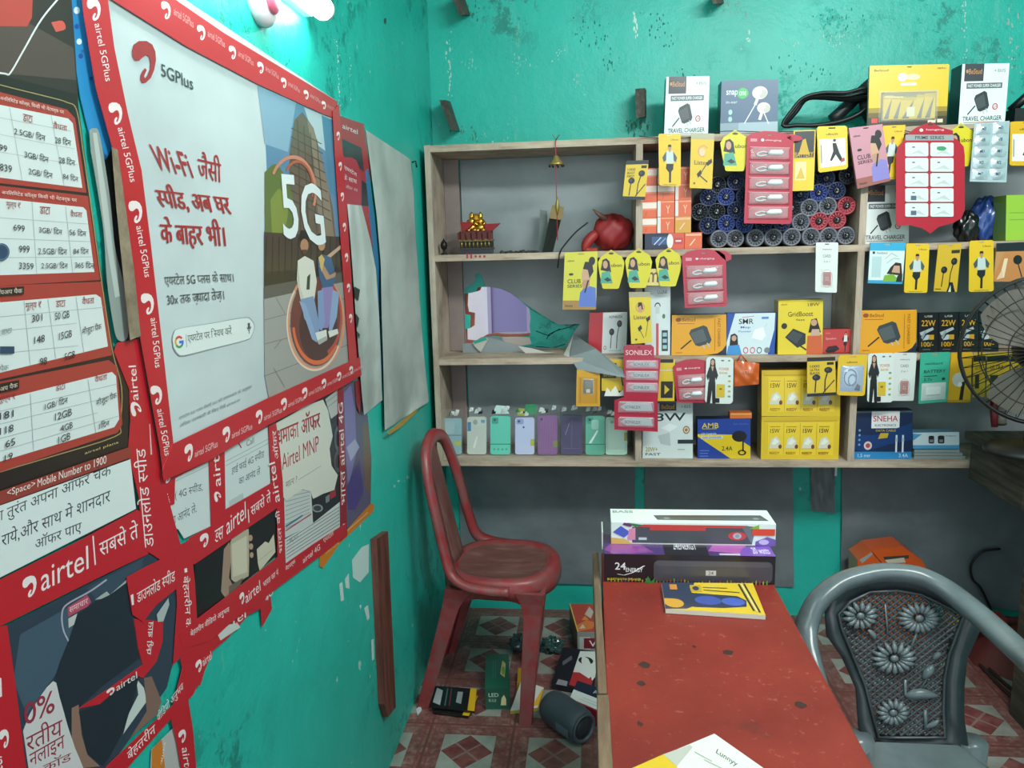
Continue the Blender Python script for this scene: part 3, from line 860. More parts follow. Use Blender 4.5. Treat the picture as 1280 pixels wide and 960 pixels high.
b = MB(); b.lathe([(.001, .0), (.05, .0), (.052, -.006), (.001, -.008)], mat('4a4a44', .4), 24, Matrix.Translation(fc + fax * .066) @ Vector((0, 0, 1)).rotation_difference(fax).to_matrix().to_4x4()); b.build('guard_badge', fan)
for k in range(3):
    a0 = math.radians([160, 40, 280][k])
    def blade(u, v, a0=a0):
        r = .045 + .145 * v; sw = (.25 + .62 * math.sin(PI * min(1, v * .62 + .25)))
        a = a0 + (u - .5) * 2 * sw * .75 + .2 * v
        return FP(r, a, .012 - .03 * (u - .5) * 2)
    MB().grid(blade, 8, 8, mat('57524a', .55)).build('blade', fan)
b = MB(); b.lathe([(.001, .03), (.03, .028), (.042, .01), (.045, -.02), (.001, -.02)], mat('4d4a42', .5), 20, Matrix.Translation(fc) @ Vector((0, 0, 1)).rotation_difference(fax).to_matrix().to_4x4()); b.build('hub', fan)
b = MB(); b.lathe([(.03, -.06), (.06, -.075), (.065, -.14), (.045, -.18), (.001, -.185)], mat('1d1e1d', .4), 20, Matrix.Translation(fc) @ Vector((0, 0, 1)).rotation_difference(fax).to_matrix().to_4x4()); b.build('motor_housing', fan)
pb = fc - fax * .11
b = MB(); b.tube([pb, Vector((pb.x, pb.y, CZT + .02))], .018, mat('1d1e1d', .4), 12); b.build('neck', fan)
b = MB(); b.lathe([(.12, 0), (.12, .012), (.10, .025), (.03, .034), (.001, .034)], mat('1d1e1d', .4), 28, Matrix.Translation((pb.x, pb.y, CZT))); b.build('base', fan)
# a red and grey brush lying against the counter top
q = U(1243, 535, 2, CZT)
b = MB(); hh = Vector((q.x, q.y, CZT))
b.tube([hh + Vector((0, 0, .004)), hh + Vector((.004, .02, .06)), hh + Vector((.012, .05, .13))], [.010, .013, .008], mat('8e2f3a', .5), 10)
b.tube([hh + Vector((.022, 0, .012)), hh + Vector((.026, .02, .05))], [.016, .014], mat('8d8378', .6), 10)
tag(b.build('red_brush'), 'small dull red and grey brush standing on the dark counter under the fan', 'brush')
# ================================================================== goods on the shelf
def plate(mb, outer, holes, off, m, mside=None):
    """flat piece with holes, given thickness along off"""
    off = Vector(off); loops = [[Vector(p) for p in outer]] + [[Vector(p) for p in h] for h in holes]
    flat, tri = fill(loops)
    mb.add(flat, tri, m); mb.add([p + off for p in flat], [t[::-1] for t in tri], mside or m)
    for l in loops:
        n = len(l)
        mb.add(l + [p + off for p in l], [[i, (i + 1) % n, n + (i + 1) % n, n + i] for i in range(n)], mside or m)
    return mb
def quadmap(TL, TR, BR, BL):
    n = (TR - TL).cross(BL - TL).normalized()
    if n.dot(CAM - TL) < 0: n = -n
    def fn(u, v, d=0.0):
        return (BL.lerp(BR, u)).lerp(TL.lerp(TR, u), v) + n * d
    fn.n = n; fn.w = (TR - TL).length; fn.h = (TL - BL).length
    return fn
def rrect(u0, v0, u1, v1, ru, rv, k=4):
    if ru <= 0: return [(u0, v0), (u1, v0), (u1, v1), (u0, v1)]
    o = []
    for (cu, cv, a0) in ((u1 - ru, v0 + rv, -PI / 2), (u1 - ru, v1 - rv, 0), (u0 + ru, v1 - rv, PI / 2), (u0 + ru, v0 + rv, PI)):
        for i in range(k + 1):
            a = a0 + PI / 2 * i / k; o.append((cu + ru * math.cos(a), cv + rv * math.sin(a)))
    return o
def px4(q, y): return [U(a, b, 1, y) for a, b in q]
def card(name, label, cat, q, y, col, art=None, th=.002, r=.0, slot=(.5, .965, .10, .012), group=None, outline=None, rough=.35, coat=.4, side=None):
    """a flat pack hanging on its punched header; q = corners TL TR BR BL in the photo"""
    f = quadmap(*px4(q, y))
    mb = MB()
    out = outline or rrect(0, 0, 1, 1, r * f.h / f.w if r else 0, r)
    hs = []
    if slot:
        cu, cv, su, sv = slot; hs = [[f(a, b_) for a, b_ in rrect(cu - su, cv - sv, cu + su, cv + sv, su * .3, sv * .9, 2)]]
    plate(mb, [f(a, b_) for a, b_ in out], hs, f.n * -th, mat(col, rough, coat=coat), mat(side or col, rough))
    if art: art(Art(mb, f, rough, coat))
    o = mb.build(name); tag(o, label, cat, group)
    o['_'] = 0; del o['_']
    return o, f
def carton(name, label, cat, q, zb, y, depth, col, art=None, side=None, top=None, group=None, rough=.4, coat=.3):
    """a printed carton standing on the board whose top is zb"""
    TL, TR, BR, BL = px4(q, y)
    BL = Vector((BL.x, y, zb + .0006)); BR = Vector((BR.x, y, zb + .0006))
    f = quadmap(TL, TR, BR, BL); D = Vector((0, depth, 0))
    mb = MB(); mf = mat(col, rough, coat=coat); ms = mat(side or col, rough, coat=coat); mt = mat(top or side or col, rough, coat=coat)
    mb.poly([BL, BR, TR, TL], mf)
    mb.poly([BL + D, TL + D, TR + D, BR + D], ms); mb.poly([BL, TL, TL + D, BL + D], ms); mb.poly([BR, BR + D, TR + D, TR], ms)
    mb.poly([TL, TR, TR + D, TL + D], mt); mb.poly([BL, BL + D, BR + D, BR], ms)
    if art: art(Art(mb, f, rough, coat))
    o = mb.build(name); tag(o, label, cat, group)
    return o, f
M_CLEAR = mat('f4f8f8', .12, alpha=.22, spec=.8)
def bubble(parent, f, u0, v0, u1, v1, h, name='blister', m=None):
    """clear raised plastic dome on a card"""
    mb = MB(); rd = .18
    def fn(a, b_):
        e = min(a, 1 - a, b_ * 1.0, 1 - b_) / rd
        return f(u0 + (u1 - u0) * a, v0 + (v1 - v0) * b_, .0012 + h * math.sin(min(e, 1) * PI / 2))
    mb.grid(fn, 8, 8, m or M_CLEAR)
    return mb.build(name, parent)

# --- little printed figures -------------------------------------------------
def man(A, u, v, w, h, shirt='c9d2d0', sleeve='46555a', pants='1c1f22', skin='b98a66'):
    X = lambda a: u + w * a
    Y = lambda b_: v + h * b_
    A.P(pants, [(X(.30), Y(.50)), (X(.72), Y(.50)), (X(.70), Y(.36)), (X(.58), Y(.30)), (X(.56), Y(.02)), (X(.44), Y(.02)), (X(.45), Y(.28)), (X(.26), Y(.38))])
    A.P(sleeve, [(X(.30), Y(.82)), (X(.06), Y(.66)), (X(.14), Y(.54)), (X(.34), Y(.62))]).P(sleeve, [(X(.70), Y(.82)), (X(.94), Y(.66)), (X(.86), Y(.54)), (X(.66), Y(.62))])
    A.P(shirt, [(X(.30), Y(.83)), (X(.70), Y(.83)), (X(.74), Y(.52)), (X(.28), Y(.50))])
    A.P(skin, [(X(.45), Y(.80)), (X(.55), Y(.80)), (X(.55), Y(.88)), (X(.45), Y(.88))])
    A.E(skin, X(.5), Y(.91), w * .10, h * .065); A.P('241a16', [(X(.39), Y(.93)), (X(.61), Y(.93)), (X(.58), Y(.99)), (X(.42), Y(.99))])
def woman(A, u, v, w, h, top='1d1f22', pants='16181b', skin='c79a7b'):
    X = lambda a: u + w * a
    Y = lambda b_: v + h * b_
    A.P('1a1310', [(X(.28), Y(.74)), (X(.34), Y(.96)), (X(.5), Y(1.0)), (X(.66), Y(.96)), (X(.74), Y(.74))])
    A.P(pants, [(X(.24), Y(.48)), (X(.72), Y(.48)), (X(.78), Y(.0)), (X(.55), Y(.0)), (X(.5), Y(.30)), (X(.40), Y(.0)), (X(.16), Y(.0))])
    A.P(top, [(X(.26), Y(.80)), (X(.72), Y(.80)), (X(.70), Y(.47)), (X(.28), Y(.47))])
    A.P(top, [(X(.26), Y(.80)), (X(.08), Y(.60)), (X(.2), Y(.50)), (X(.34), Y(.64))]).P(top, [(X(.72), Y(.80)), (X(.9), Y(.62)), (X(.78), Y(.52)), (X(.64), Y(.64))])
    A.P(skin, [(X(.38), Y(.82)), (X(.60), Y(.82)), (X(.5), Y(.70))]); A.E(skin, X(.49), Y(.90), w * .12, h * .065)
def profile_girl(A, u, v, w, h, shirt='6f7fc4'):
    """printed girl seen from the side with a bun"""
    X = lambda a: u + w * a
    Y = lambda b_: v + h * b_
    A.P(shirt, [(X(.1), Y(0)), (X(.15), Y(.30)), (X(.45), Y(.46)), (X(.95), Y(.40)), (X(1.0), Y(0))])
    A.P('c08d70', [(X(.30), Y(.38)), (X(.62), Y(.42)), (X(.66), Y(.62)), (X(.30), Y(.58)), (X(.24), Y(.50))])
    A.P('cf9f82', [(X(.24), Y(.56)), (X(.20), Y(.66)), (X(.28), Y(.84)), (X(.60), Y(.84)), (X(.64), Y(.58))])
    A.P('17130f', [(X(.26), Y(.80)), (X(.36), Y(.95)), (X(.72), Y(.94)), (X(.82), Y(.74)), (X(.62), Y(.60)), (X(.52), Y(.78))]).E('17130f', X(.72), Y(.96), w * .17, h * .09)
    A.P('16181a', [(X(.52), Y(.56)), (X(.60), Y(.56)), (X(.44), Y(.30)), (X(.36), Y(.30))])
def buds(A, u, v, w, h, c='15171a'):
    """a pair of in-ear earphones"""
    X = lambda a: u + w * a
    Y = lambda b_: v + h * b_
    A.L(c, [(X(.25), Y(.55)), (X(.20), Y(.0))], w * .05).L(c, [(X(.75), Y(.85)), (X(.62), Y(.45)), (X(.60), Y(.0))], w * .05)
    A.E(c, X(.26), Y(.58), w * .17, h * .12).E('3d4044', X(.22), Y(.60), w * .07, h * .05).E(c, X(.76), Y(.86), w * .17, h * .12).E('3d4044', X(.72), Y(.88), w * .07, h * .05)
def adapter(A, u, v, w, h, c='2c3033', c2='464b50', cord=True):
    """printed wall charger with its cord"""
    X = lambda a: u + w * a
    Y = lambda b_: v + h * b_
    if cord: A.L('1c1f21', [(X(-.35), Y(-.12)), (X(.10), Y(.30))], w * .07)
    A.P(c, [(X(.0), Y(.62)), (X(.08), Y(.80)), (X(.62), Y(1.0)), (X(.78), Y(.92)), (X(.98), Y(.30)), (X(.90), Y(.14)), (X(.44), Y(0)), (X(.28), Y(.06))])
    A.P(c2, [(X(.05), Y(.62)), (X(.60), Y(.84)), (X(.78), Y(.28)), (X(.28), Y(.12))])
    A.L('b9bdbf', [(X(.78), Y(.16)), (X(.90), Y(-.04))], w * .06).L('b9bdbf', [(X(.60), Y(.06)), (X(.68), Y(-.10))], w * .06)

# --- wire that the packs hang from ----------------------------------------
b = MB()
pts = [(799, 170), (816, 172), (845, 173), (872, 170), (905, 164), (960, 165), (1005, 164), (1060, 162), (1108, 159), (1145, 166), (1180, 166), (1215, 161), (1240, 157), (1290, 152)]
b.tube(smoothc([U(x, y, 1, 2.632) for x, y in pts], 4), .0013, mat('17191a', .6), 6)
tag(b.build('hanging_wire'), 'thin black wire strung along the top board to hang the packs', 'wire')

# --- things standing on the top board ---------------------------------------
def charger_art(A):
    A.R('33363f', .06, .72, .47, 1.0); A.T('Bestone', .10, .80, .43, .92, True) if False else None
    A.l += 1; A.T('ad7a4a' and 'BeStud', .10, .84, .43, .93, True) if False else A.shape('c98a4d', text('BeStud', True), (.15, .835), (.28, 0), (0, .085))
    A.E('c98a4d', .115, .88, .025, .03)
    A.shape('8a9296', text('+BIS', True), (.68, .86), (.25, 0), (0, .05))
    A.R('5b6267', .12, .60, .88, .69); A.shape('eef2f2', text('FAST POWER SUPER CHARGER', True), (.15, .62), (.70, 0), (0, .05))
    adapter(A, .30, .22, .34, .34)
    A.ring('c33a3f', .76, .30, .06, .055, .7, 14); A.shape('c33a3f', text('2.4', True), (.73, .28), (.06, 0), (0, .04))
    A.shape('2b3a44', text('TRAVEL CHARGER', True), (.08, .075), (.84, 0), (0, .075)); A.R('b4532f', .10, .045, .88, .055)
carton('charger_box', 'white travel charger box on top of the shelf left of the blue earphone box', 'box', [(833, 96), (887, 95), (885, 166), (830, 166)], ZB[3], 2.685, .06, 'e2eeed', charger_art, '30343a')
carton('charger_box', 'white travel charger box on top of the shelf right of the yellow blister pack', 'box', [(1203, 80), (1262, 79), (1256, 153), (1198, 154)], ZB[3], 2.685, .075, 'e2eeed', charger_art, '15171c')
def snap_art(A):
    A.R('9db0bb', 0, 0, 1, .22); A.R('8598a5', 0, 0, .32, .22)
    A.shape('eef3f3', text('snap', True), (.09, .70), (.20, 0), (0, .12)); A.E('2fae55', .38, .76, .10, .10); A.shape('d7f2dd', text('one', True), (.32, .72), (.12, 0), (0, .08))
    A.shape('c5d0d6', text('in-ear', True), (.09, .58), (.20, 0), (0, .05))
    A.E('9fc6c4', .17, .42, .035, .05).E('9fc6c4', .17, .29, .035, .05)
    for (x, y, s) in ((.68, .76, 1), (.75, .48, .85)):
        A.L('e9e9e4', [(x - .02, y - .05), (x - .08 * s, y - .22)], .05); A.E('e7e6df', x, y, .135 * s, .12 * s).E('bdbcb2', x + .05, y - .02, .075 * s, .08 * s).E('f4f3ee', x - .03, y + .02, .07 * s, .07 * s)
    A.L('e9e9e4', [(.62, .58), (.42, .20)], .018).L('e9e9e4', [(.76, .38), (.84, .18)], .018)
carton('earphone_box', 'slate-blue in-ear earphone box with a green logo standing on top of the shelf', 'box', [(902, 101), (973, 99), (972, 165), (900, 166)], ZB[3], 2.68, .07, '46617f', snap_art, '20262c', 'c9c2a8')
# black cable coil
b = MB(); r = random.Random(3)
for k in range(6):
    o1 = r.uniform(-3, 3); dy = .012 * k
    pts = [(978 + k, 157 + o1 * .4), (990 + k * 1.5, 139 + o1), (1004 + k, 124 + o1), (1028, 118 + o1 * 1.3 + k), (1058, 118 + o1 * 1.5 + k * 1.6), (1082 + k * 2, 112 + o1 + k * 3), (1090, 126 + o1 + k * 2), (1076, 142 + o1), (1052, 152 + o1 * .6), (1022, 157 + o1 * .4), (996, 157 + o1 * .3)]
    b.tube(smoothc([U(x, y, 1, 2.70 + dy) for x, y in pts], 5, True), .0055, mat('141719', .45), 7, closed=True)
tag(b.build('cable_coil'), 'loose coil of thick black cable on top of the shelf left of the yellow pack', 'cable')
b = MB(); b.tube(smoothc([U(x, y, 1, 2.80) for x, y in ((1040, 150), (1062, 130), (1080, 112), (1100, 95))], 4), [.02] * 13, mat('1a1e20', .5), 10)
b.tube(smoothc([U(x, y, 1, 2.80) for x, y in ((1090, 150), (1082, 130), (1090, 104))], 4), [.022] * 9, mat('22282a', .5), 10)
tag(b.build('rolled_black_sleeve'), 'dark rolled cable sleeve behind the coil on top of the shelf', 'cable')
# yellow blister pack with adapters
def yb(A):
    A.R('3b3324', 0, 0, 1, .14).R('6d5a22', 0, .14, 1, .22).R('a5892a', 0, .22, 1, .30)
    A.shape('4a3b12', text('BeStud', True), (.06, .90), (.18, 0), (0, .035)); A.shape('4a3b12', text('UBON-1', True), (.85, .92), (.11, 0), (0, .03))
    A.E('f4edd0', .42, .80, .06, .07).E('e9ddac', .55, .80, .09, .05).R('f4edd0', .40, .66, .60, .71)
    A.R('d8453f', .04, .05, .12, .13).R('efe4c8', .76, .03, .86, .09).R('e2d7b4', .88, .03, .95, .09)
o, f = card('blister_pack', 'large yellow blister pack of small adapters standing on top of the shelf', 'pack', [(1087, 82), (1187, 80), (1183, 155), (1085, 158)], 2.66, 'e3bf2d', yb, .012, .03, (.5, .965, .03, .008), side='b9b2a0')
bx = MB(); A = Art(bx, lambda u, v, d: f(u, v, d + .0045), .4)
bx.prism([f(u, v, .004) for u, v in ((.16, .08), (.85, .08), (.85, .55), (.16, .55))], f.n * -.003, mat('8f8153', .3))
for k, (u, w, hh) in enumerate(((.18, .13, .40), (.30, .13, .38), (.40, .20, .36), (.60, .12, .40), (.70, .14, .42))):
    A.R('d9b62d', u, .10, u + w, .10 + hh).P('6f695c', [(u + w * .1, .11), (u + w * .55, .11), (u + w * .85, .10 + hh * .9)]).R('c9a61f', u, .10 + hh * .86, u + w, .10 + hh)
A.R('dfd6b4', .48, .14, .58, .30)
bx.build('display_tray', o); bubble(o, f, .13, .06, .88, .58, .012)
# black object at the frame's edge
b = MB(); p = U(1264, 150, 1, 2.72)
b.box((p.x, 2.70, ZB[3] + .0006), (p.x + .09, 2.80, ZB[3] + .05), mat('16191b', .4)); b.tube([(p.x + .01, 2.75, ZB[3] + .05), (p.x + .05, 2.74, ZB[3] + .09), (p.x + .10, 2.74, ZB[3] + .12)], .014, mat('121517', .4), 8)
tag(b.build('black_adapter'), 'black power adapter on top of the shelf at the right edge of the photo', 'adapter')

# --- top row, left compartment: the little shrine ---------------------------
zs = ZB[2]
def SP(x, y, yy): return U(x, y, 1, yy)
sh = empty('shrine_throne', (SP(596, 312, 2.74).x, 2.74, zs), 'small dark shrine throne with gold pillars, red cloth and two golden idols', 'shrine')
yy = 2.70
p0 = SP(575, 312, yy); p1 = SP(614, 312, yy); w = p1.x - p0.x
b = MB(); b.box((p0.x, yy, zs + .0006), (p1.x, yy + .07, zs + .016), mat('2b2d3a', .3)); b.box((p0.x - .004, yy - .004, zs + .016), (p1.x + .004, yy + .074, zs + .022), mat('2a241c', .4)); b.build('plinth', sh)
b = MB()
b.box((p0.x, yy + .004, zs + .022), (p1.x, yy + .07, zs + .048), mat('15130f', .6)); b.box((p0.x - .003, yy - .003, zs + .044), (p1.x + .003, yy + .072, zs + .052), mat('6a5a36', .35, .6)); b.build('throne_box', sh)
for k in range(8):
    x = p0.x + w * (k + .5) / 8
    MB().tube([(x, yy, zs + .022), (x, yy, zs + .045)], .0028, mat('a08a4c', .3, .8), 6).build('pillar', sh)
b = MB(); b.grid(lambda u, v: Vector((p0.x - .006 + (w + .012) * u, yy - .005 + .004 * math.sin(u * 40) - .003 * v, zs + .05 + .024 * v + .003 * math.sin(u * 25))), 30, 4, mat('5a2420', .6)); b.box((p0.x, yy, zs + .052), (p1.x, yy + .06, zs + .080), mat('5a2420', .7)); b.build('red_drape', sh)
b = MB()
for (x0, y0, x1, y1, x2, y2) in ((604, 280, 625, 279, 610, 293), (575, 277, 592, 279, 578, 292)):
    a_, c_, d_ = SP(x0, y0, yy + .02), SP(x1, y1, yy + .0), SP(x2, y2, yy + .01); b.prism([a_, c_, d_], (0, .02, 0), mat('9c2a2e', .6))
b.build('red_cloth', sh)
M_GOLD = mat('d0a040', .25, .9)
for (cx, top) in ((590, 267), (601, 267)):
    b = MB(); c = SP(cx, 287, yy + .03); tp = SP(cx, top, yy + .03); h = tp.z - c.z
    b.ell(c + Vector((0, 0, h * .12)), (.017, .014, h * .28), M_GOLD, 12, 8); b.ell(c + Vector((0, 0, h * .48)), (.011, .010, h * .26), M_GOLD, 12, 8)
    b.ell(c + Vector((0, -.002, h * .80)), (.008, .008, h * .18), M_GOLD, 12, 8); b.lathe([(.008, 0), (.009, h * .06), (.004, h * .16), (.0005, h * .24)], M_GOLD, 10, Matrix.Translation(c + Vector((0, 0, h * .88))))
    for s in (-1, 1): b.tube([c + Vector((s * .010, -.004, h * .58)), c + Vector((s * .017, -.010, h * .40)), c + Vector((s * .009, -.016, h * .28))], [.0045, .004, .003], M_GOLD, 7); b.tube([c + Vector((s * .004, -.008, 0)), c + Vector((s * .019, -.012, -.002)), c + Vector((s * .004, -.018, -.003))], [.006, .006, .004], M_GOLD, 7)
    b.build('golden_idol', sh)
b = MB(); b.ell(SP(595, 275, yy + .05) , (.026, .006, .022), mat('b8862e', .35, .8), 16, 8); b.build('backplate', sh)
c = SP(555, 311, 2.70); c.z = zs + .0006
b = MB(); b.lathe([(.012, 0), (.013, .003), (.005, .007), (.004, .016), (.010, .022), (.013, .032), (.010, .042), (.004, .050), (.0008, .056)], mat('231f1b', .4, .5), 16, Matrix.Translation(c))
tag(b.build('incense_holder'), 'small dark metal incense holder at the left end of the top left compartment', 'holder')
# red kumkum marks on the board edge
b = MB(); A = Art(b, lambda x, y, d: U(x, y, 1, YF - d), .6)
for x in (584, 589): A.R('b1313f', x - 1.2, 317, x + 1.2, 323)
for x in (594.5, 600, 605.5): A.E('a5303a', x, 320.5, 1.6, 1.6, 8)
b.build('red_marks', shelf)
# hanging charm: red thread, gold bell, tassel
q = SP(695, 173, 2.632)
hc = empty('hanging_charm', (q.x, 2.632, q.z), 'red thread charm with a gold bell hanging from the top board beside the incense', 'charm')
b = MB(); b.tube([(q.x, 2.636, q.z), (q.x - .002, 2.630, q.z - .02), (q.x, 2.63, SP(693, 300, 2.63).z)], .0016, mat('b13a48', .7), 6)
for dx in (-.012, .010, .016): b.tube([(q.x, 2.632, q.z - .006), (q.x + dx * .7, 2.626, q.z + .008), (q.x + dx, 2.625, q.z + .012)], .0008, mat('7a2b2f', .7), 5)
b.build('thread', hc)
z = SP(694, 206, 2.63).z
b = MB(); b.lathe([(.003, .03), (.008, .028), (.012, .018), (.024, .004), (.025, 0), (.02, -.002)], mat('c0a060', .3, .7), 18, Matrix.Translation((q.x, 2.63, z))); b.build('gold_bell', hc)
b = MB()
for k in range(9):
    a = 2 * PI * k / 9; b.ell((q.x + .024 * math.cos(a), 2.63 + .024 * math.sin(a), z - .004), (.0035, .0035, .004), mat('201a14', .4), 6, 4)
b.build('black_beads', hc)
b = MB(); z2 = SP(694, 246, 2.63).z
b.lathe([(.001, 0), (.004, -.012), (.0075, -.03), (.006, -.045), (.002, -.06)], mat('9c8440', .4, .5), 10, Matrix.Translation((q.x + .001, 2.63, z2))); b.build('gold_tassel', hc)
# incense packets leaning
def lean(q, y0, y1, m, th=.012):
    P = [U(a, b_, 1, y1) for a, b_ in q[:2]] + [U(a, b_, 1, y0) for a, b_ in q[2:]]
    for p in P[2:]: p.z = zs + .0008
    return MB().prism(P, (0, th, 0), m)
b = lean([(689, 262), (704, 263), (691, 311), (678, 311)], 2.72, 2.80, mat('1b1a18', .35))
o = b.build('incense_box'); tag(o, 'black incense box with a gold top leaning on the grey sheet behind the charm', 'box')
b = lean([(690, 258), (706, 258), (703, 276), (688, 276)], 2.77, 2.80, mat('8d7440', .4)); 
P = [U(a, c_, 1, 2.776) for a, c_ in ((690, 256), (705, 259), (702, 275), (687, 273))]
MB().prism(P, (0, .010, 0), mat('8d7440', .4)).build('gold_label', o)
o = lean([(675, 262), (684, 264), (684, 311), (673, 311)], 2.79, 2.84, mat('6f7573', .3), .006).build('incense_packet'); tag(o, 'clear grey incense packet behind the black incense box', 'packet')
b = MB(); r = random.Random(1)
for k in range(14): b.ell((SP(628 + k * 3.3, 311, 2.74).x, 2.74 + r.uniform(-.02, .02), zs + .003), (.009, .008, .003 + .006 * r.random()), mat('3c3d38', .8), 7, 5)
tag(b.build('ash_heap'), 'grey-green incense ash and dried flowers scattered on the board below the charm', 'ash', kind='stuff')
# red cloth bundle
b = MB(); c = SP(765, 291, 2.76); c.z = zs + .062
r = random.Random(4)
def blob(u, v):
    th = 2 * PI * u; ph = -PI / 2 + PI * v
    R = 1 + .06 * math.sin(3 * th + 2) * math.cos(ph) + .05 * math.sin(5 * th + 4 * ph) + .035 * math.sin(9 * th - 6 * ph)
    x = .070 * R * math.cos(ph) * math.cos(th); y_ = .055 * R * math.cos(ph) * math.sin(th); z = .062 * R * math.sin(ph)
    return c + Vector((x, y_, max(z, -.0605)))
b.grid(blob, 40, 22, mat('8f1f22', .55))
b.tube(smoothc([c + Vector((-.055, -.03, .0)), c + Vector((-.085, -.04, -.03)), c + Vector((-.09, -.045, -.058)), c + Vector((-.05, -.05, -.058))], 5), [.014, .017, .018, .018, .018, .018, .017, .016, .015, .014, .013, .012, .012, .011, .010, .008], mat('9c2a28', .5), 10)
b.tube([c + Vector((-.02, -.03, .045)), c + Vector((-.05, -.04, .066)), c + Vector((-.066, -.045, .08))], [.012, .007, .002], mat('6e4a42', .5), 8)
tag(b.build('red_bundle'), 'round red cloth bundle tied up on the top left compartment beside the orange boxes', 'bundle')
b = MB(); b.tube(smoothc([U(x, y, 1, 2.70) for x, y in ((735, 278), (720, 290), (706, 306))] + [U(700, 316, 1, 2.63), U(697, 335, 1, 2.632)], 5), .0026, mat('14171a', .4), 7)
tag(b.build('black_wire'), 'black wire running from the red bundle down over the board edge', 'wire')

# --- orange boxes -----------------------------------------------------------
Z5 = zc(780, 160, 4.923)
bh = .0530
def obox(x0, x1, row, y, style, label):
    a = U(x0, 300, 1, y).x; c_ = U(x1, 300, 1, y).x; z0 = zs + .0006 + row * (bh + .0004)
    mb = MB(); body = {'or': 'e0643a', 'ye': 'd89a3a', 'rd': 'd5553f', 'nv': '16233f'}[style[:2]]
    mb.box((a, y, z0), (c_, y + .10, z0 + bh), mat(body, .35, coat=.3))
    A = Art(mb, lambda u, v, d: Vector((a + (c_ - a) * u, y - d, z0 + bh * v)), .35, .3)
    if style[2:] == 'T': A.R('f1ddd2', 0, .55, 1, .92).R('e98a68', 0, .45, 1, .55).L('c8482a', [(.3, .1), (.36, .34)], .05)
    elif style[2:] == 'S': A.R('d9d6d2', 0, .02, .2, .98).shape('f0b79a', text('Y', True), (.5, .2), (.25, 0), (0, .5)); A.R('ef9a72', .25, .88, 1, .96)
    elif style == 'nv': A.R('35507f', .3, .3, .95, .8).L('c7d3e6', [(.4, .3), (.7, .75)], .05).L('8aa2c9', [(.6, .25), (.9, .7)], .05)
    elif style[2:] == 'W': A.E('e9e4df', .1, .5, .2, .45).R('c63a3f', .35, .3, .9, .7).L('f0d9d2', [(.45, .5), (.8, .5)], .1)
    else: A.R('eeb08c', .05, .80, .95, .92).L('f3c9ae', [(.3, .2), (.6, .6)], .07)
    return tag(mb.build('orange_box' if style[:2] != 'nv' else 'navy_box'), label, 'box', 'small boxes stacked in the top shelf')
ordn = ['bottom', 'second', 'third', 'fourth', 'top']
obox(806, 835, 0, 2.665, 'nv', 'navy blue accessory box at the foot of the orange box stack')
obox(835.5, 855.5, 0, 2.665, 'rdW', 'small red and white box right of the navy box')
obox(856, 877.5, 0, 2.665, 'orP', 'plain orange box at the bottom right of the orange stack')
for (nm, x0, x1, st) in (('left', 801, 820.5, 'orT'), ('middle', 821.5, 842.5, 'orS'), ('right', 843.5, 863.5, 'orS')):
    for k in range(1, 5):
        s_ = st
        if nm == 'right' and k == 1: s_ = 'yeP'
        if nm == 'middle' and k == 3: s_ = 'orT'
        obox(x0, x1, k, 2.665, s_, ('yellow-orange box low in the right column of the orange stack' if s_ == 'yeP' else '%s small orange box, %s in the %s column of the stack beside the red bundle' % ('white-banded' if s_ == 'orT' else 'white-edged', ordn[k] if k != 4 else 'topmost', nm)))

# --- round canisters --------------------------------------------------------
def canister(rim, face, dark, label):
    e = empty('round_canister', (0, 0, 0), label, 'canister', 'round canisters stacked in the top shelf')
    Rr_ = .0300; M = Matrix.Rotation(PI / 2, 4, 'X')
    b = MB(); b.lathe([(Rr_, -.15), (Rr_, -.004), (Rr_ - .0015, 0), (Rr_ - .006, 0), (Rr_ - .0065, -.005), (.001, -.005)][::1], mat(rim, .35), 24, M); b.build('barrel', e)
    b = MB()
    for k in range(14):
        a = 2 * PI * k / 14
        b.tube([Vector((.011 * math.cos(a), .004, .011 * math.sin(a))), Vector((.0235 * math.cos(a), .003, .0235 * math.sin(a)))], [.0012, .0024], mat(face, .3), 5)
    b.build('ribbed_end', e)
    b = MB(); b.lathe([(.011, -.005), (.011, .000), (.008, .002), (.004, .0), (.001, .0)], mat(dark, .2), 14, M); b.ell((.002, -.002, .003), (.0022, .0015, .0022), mat('c9cfd6', .2), 6, 4); b.build('centre_plug', e)
    return e
kinds = {'g': ('75757f', '4a4b55', '15161a'), 'n': ('232a45', '3b4570', '0c0e16'), 'b': ('2d3972', '4a57a0', '0f1224'), 'd': ('1f2129', '34363f', '0b0c0f'), 'r': ('a83c48', 'b85a62', '1c1013')}
kname = {'g': 'grey', 'n': 'navy', 'b': 'blue', 'd': 'black', 'r': 'red'}
protos = {}
can = [  # (x, y, kind) by rows from the bottom
 [(899, 298.5, 'g'), (919, 298.5, 'g'), (944.5, 297, 'g'), (967, 296.5, 'g'), (990, 296, 'g'), (1014, 294.8, 'g'), (1036, 293.5, 'g'), (1058, 292.5, 'g')],
 [(884.6, 282, 'n'), (908, 279.5, 'b'), (931, 280, 'b'), (955, 279, 'n'), (978, 278.5, 'n'), (1001.4, 277.5, 'g'), (1024, 276.5, 'r'), (1046.5, 275, 'r')],
 [(874.5, 265, 'd'), (896, 264.6, 'd'), (920, 262.6, 'n'), (943, 262, 'n'), (966, 261, 'n'), (990, 260, 'd'), (1011.8, 259.5, 'g'), (1035, 257.5, 'g'), (1058.5, 257, 'r')],
 [(885.6, 247, 'n'), (907.6, 246, 'b'), (931, 245.5, 'n'), (977, 243.5, 'n'), (1000, 243, 'n'), (1023.7, 241, 'b'), (1046.4, 238.5, 'n')],
 [(897, 231, 'd'), (920, 227, 'n'), (1012, 225, 'd'), (1033, 223, 'n'), (1060, 219, 'd')]]
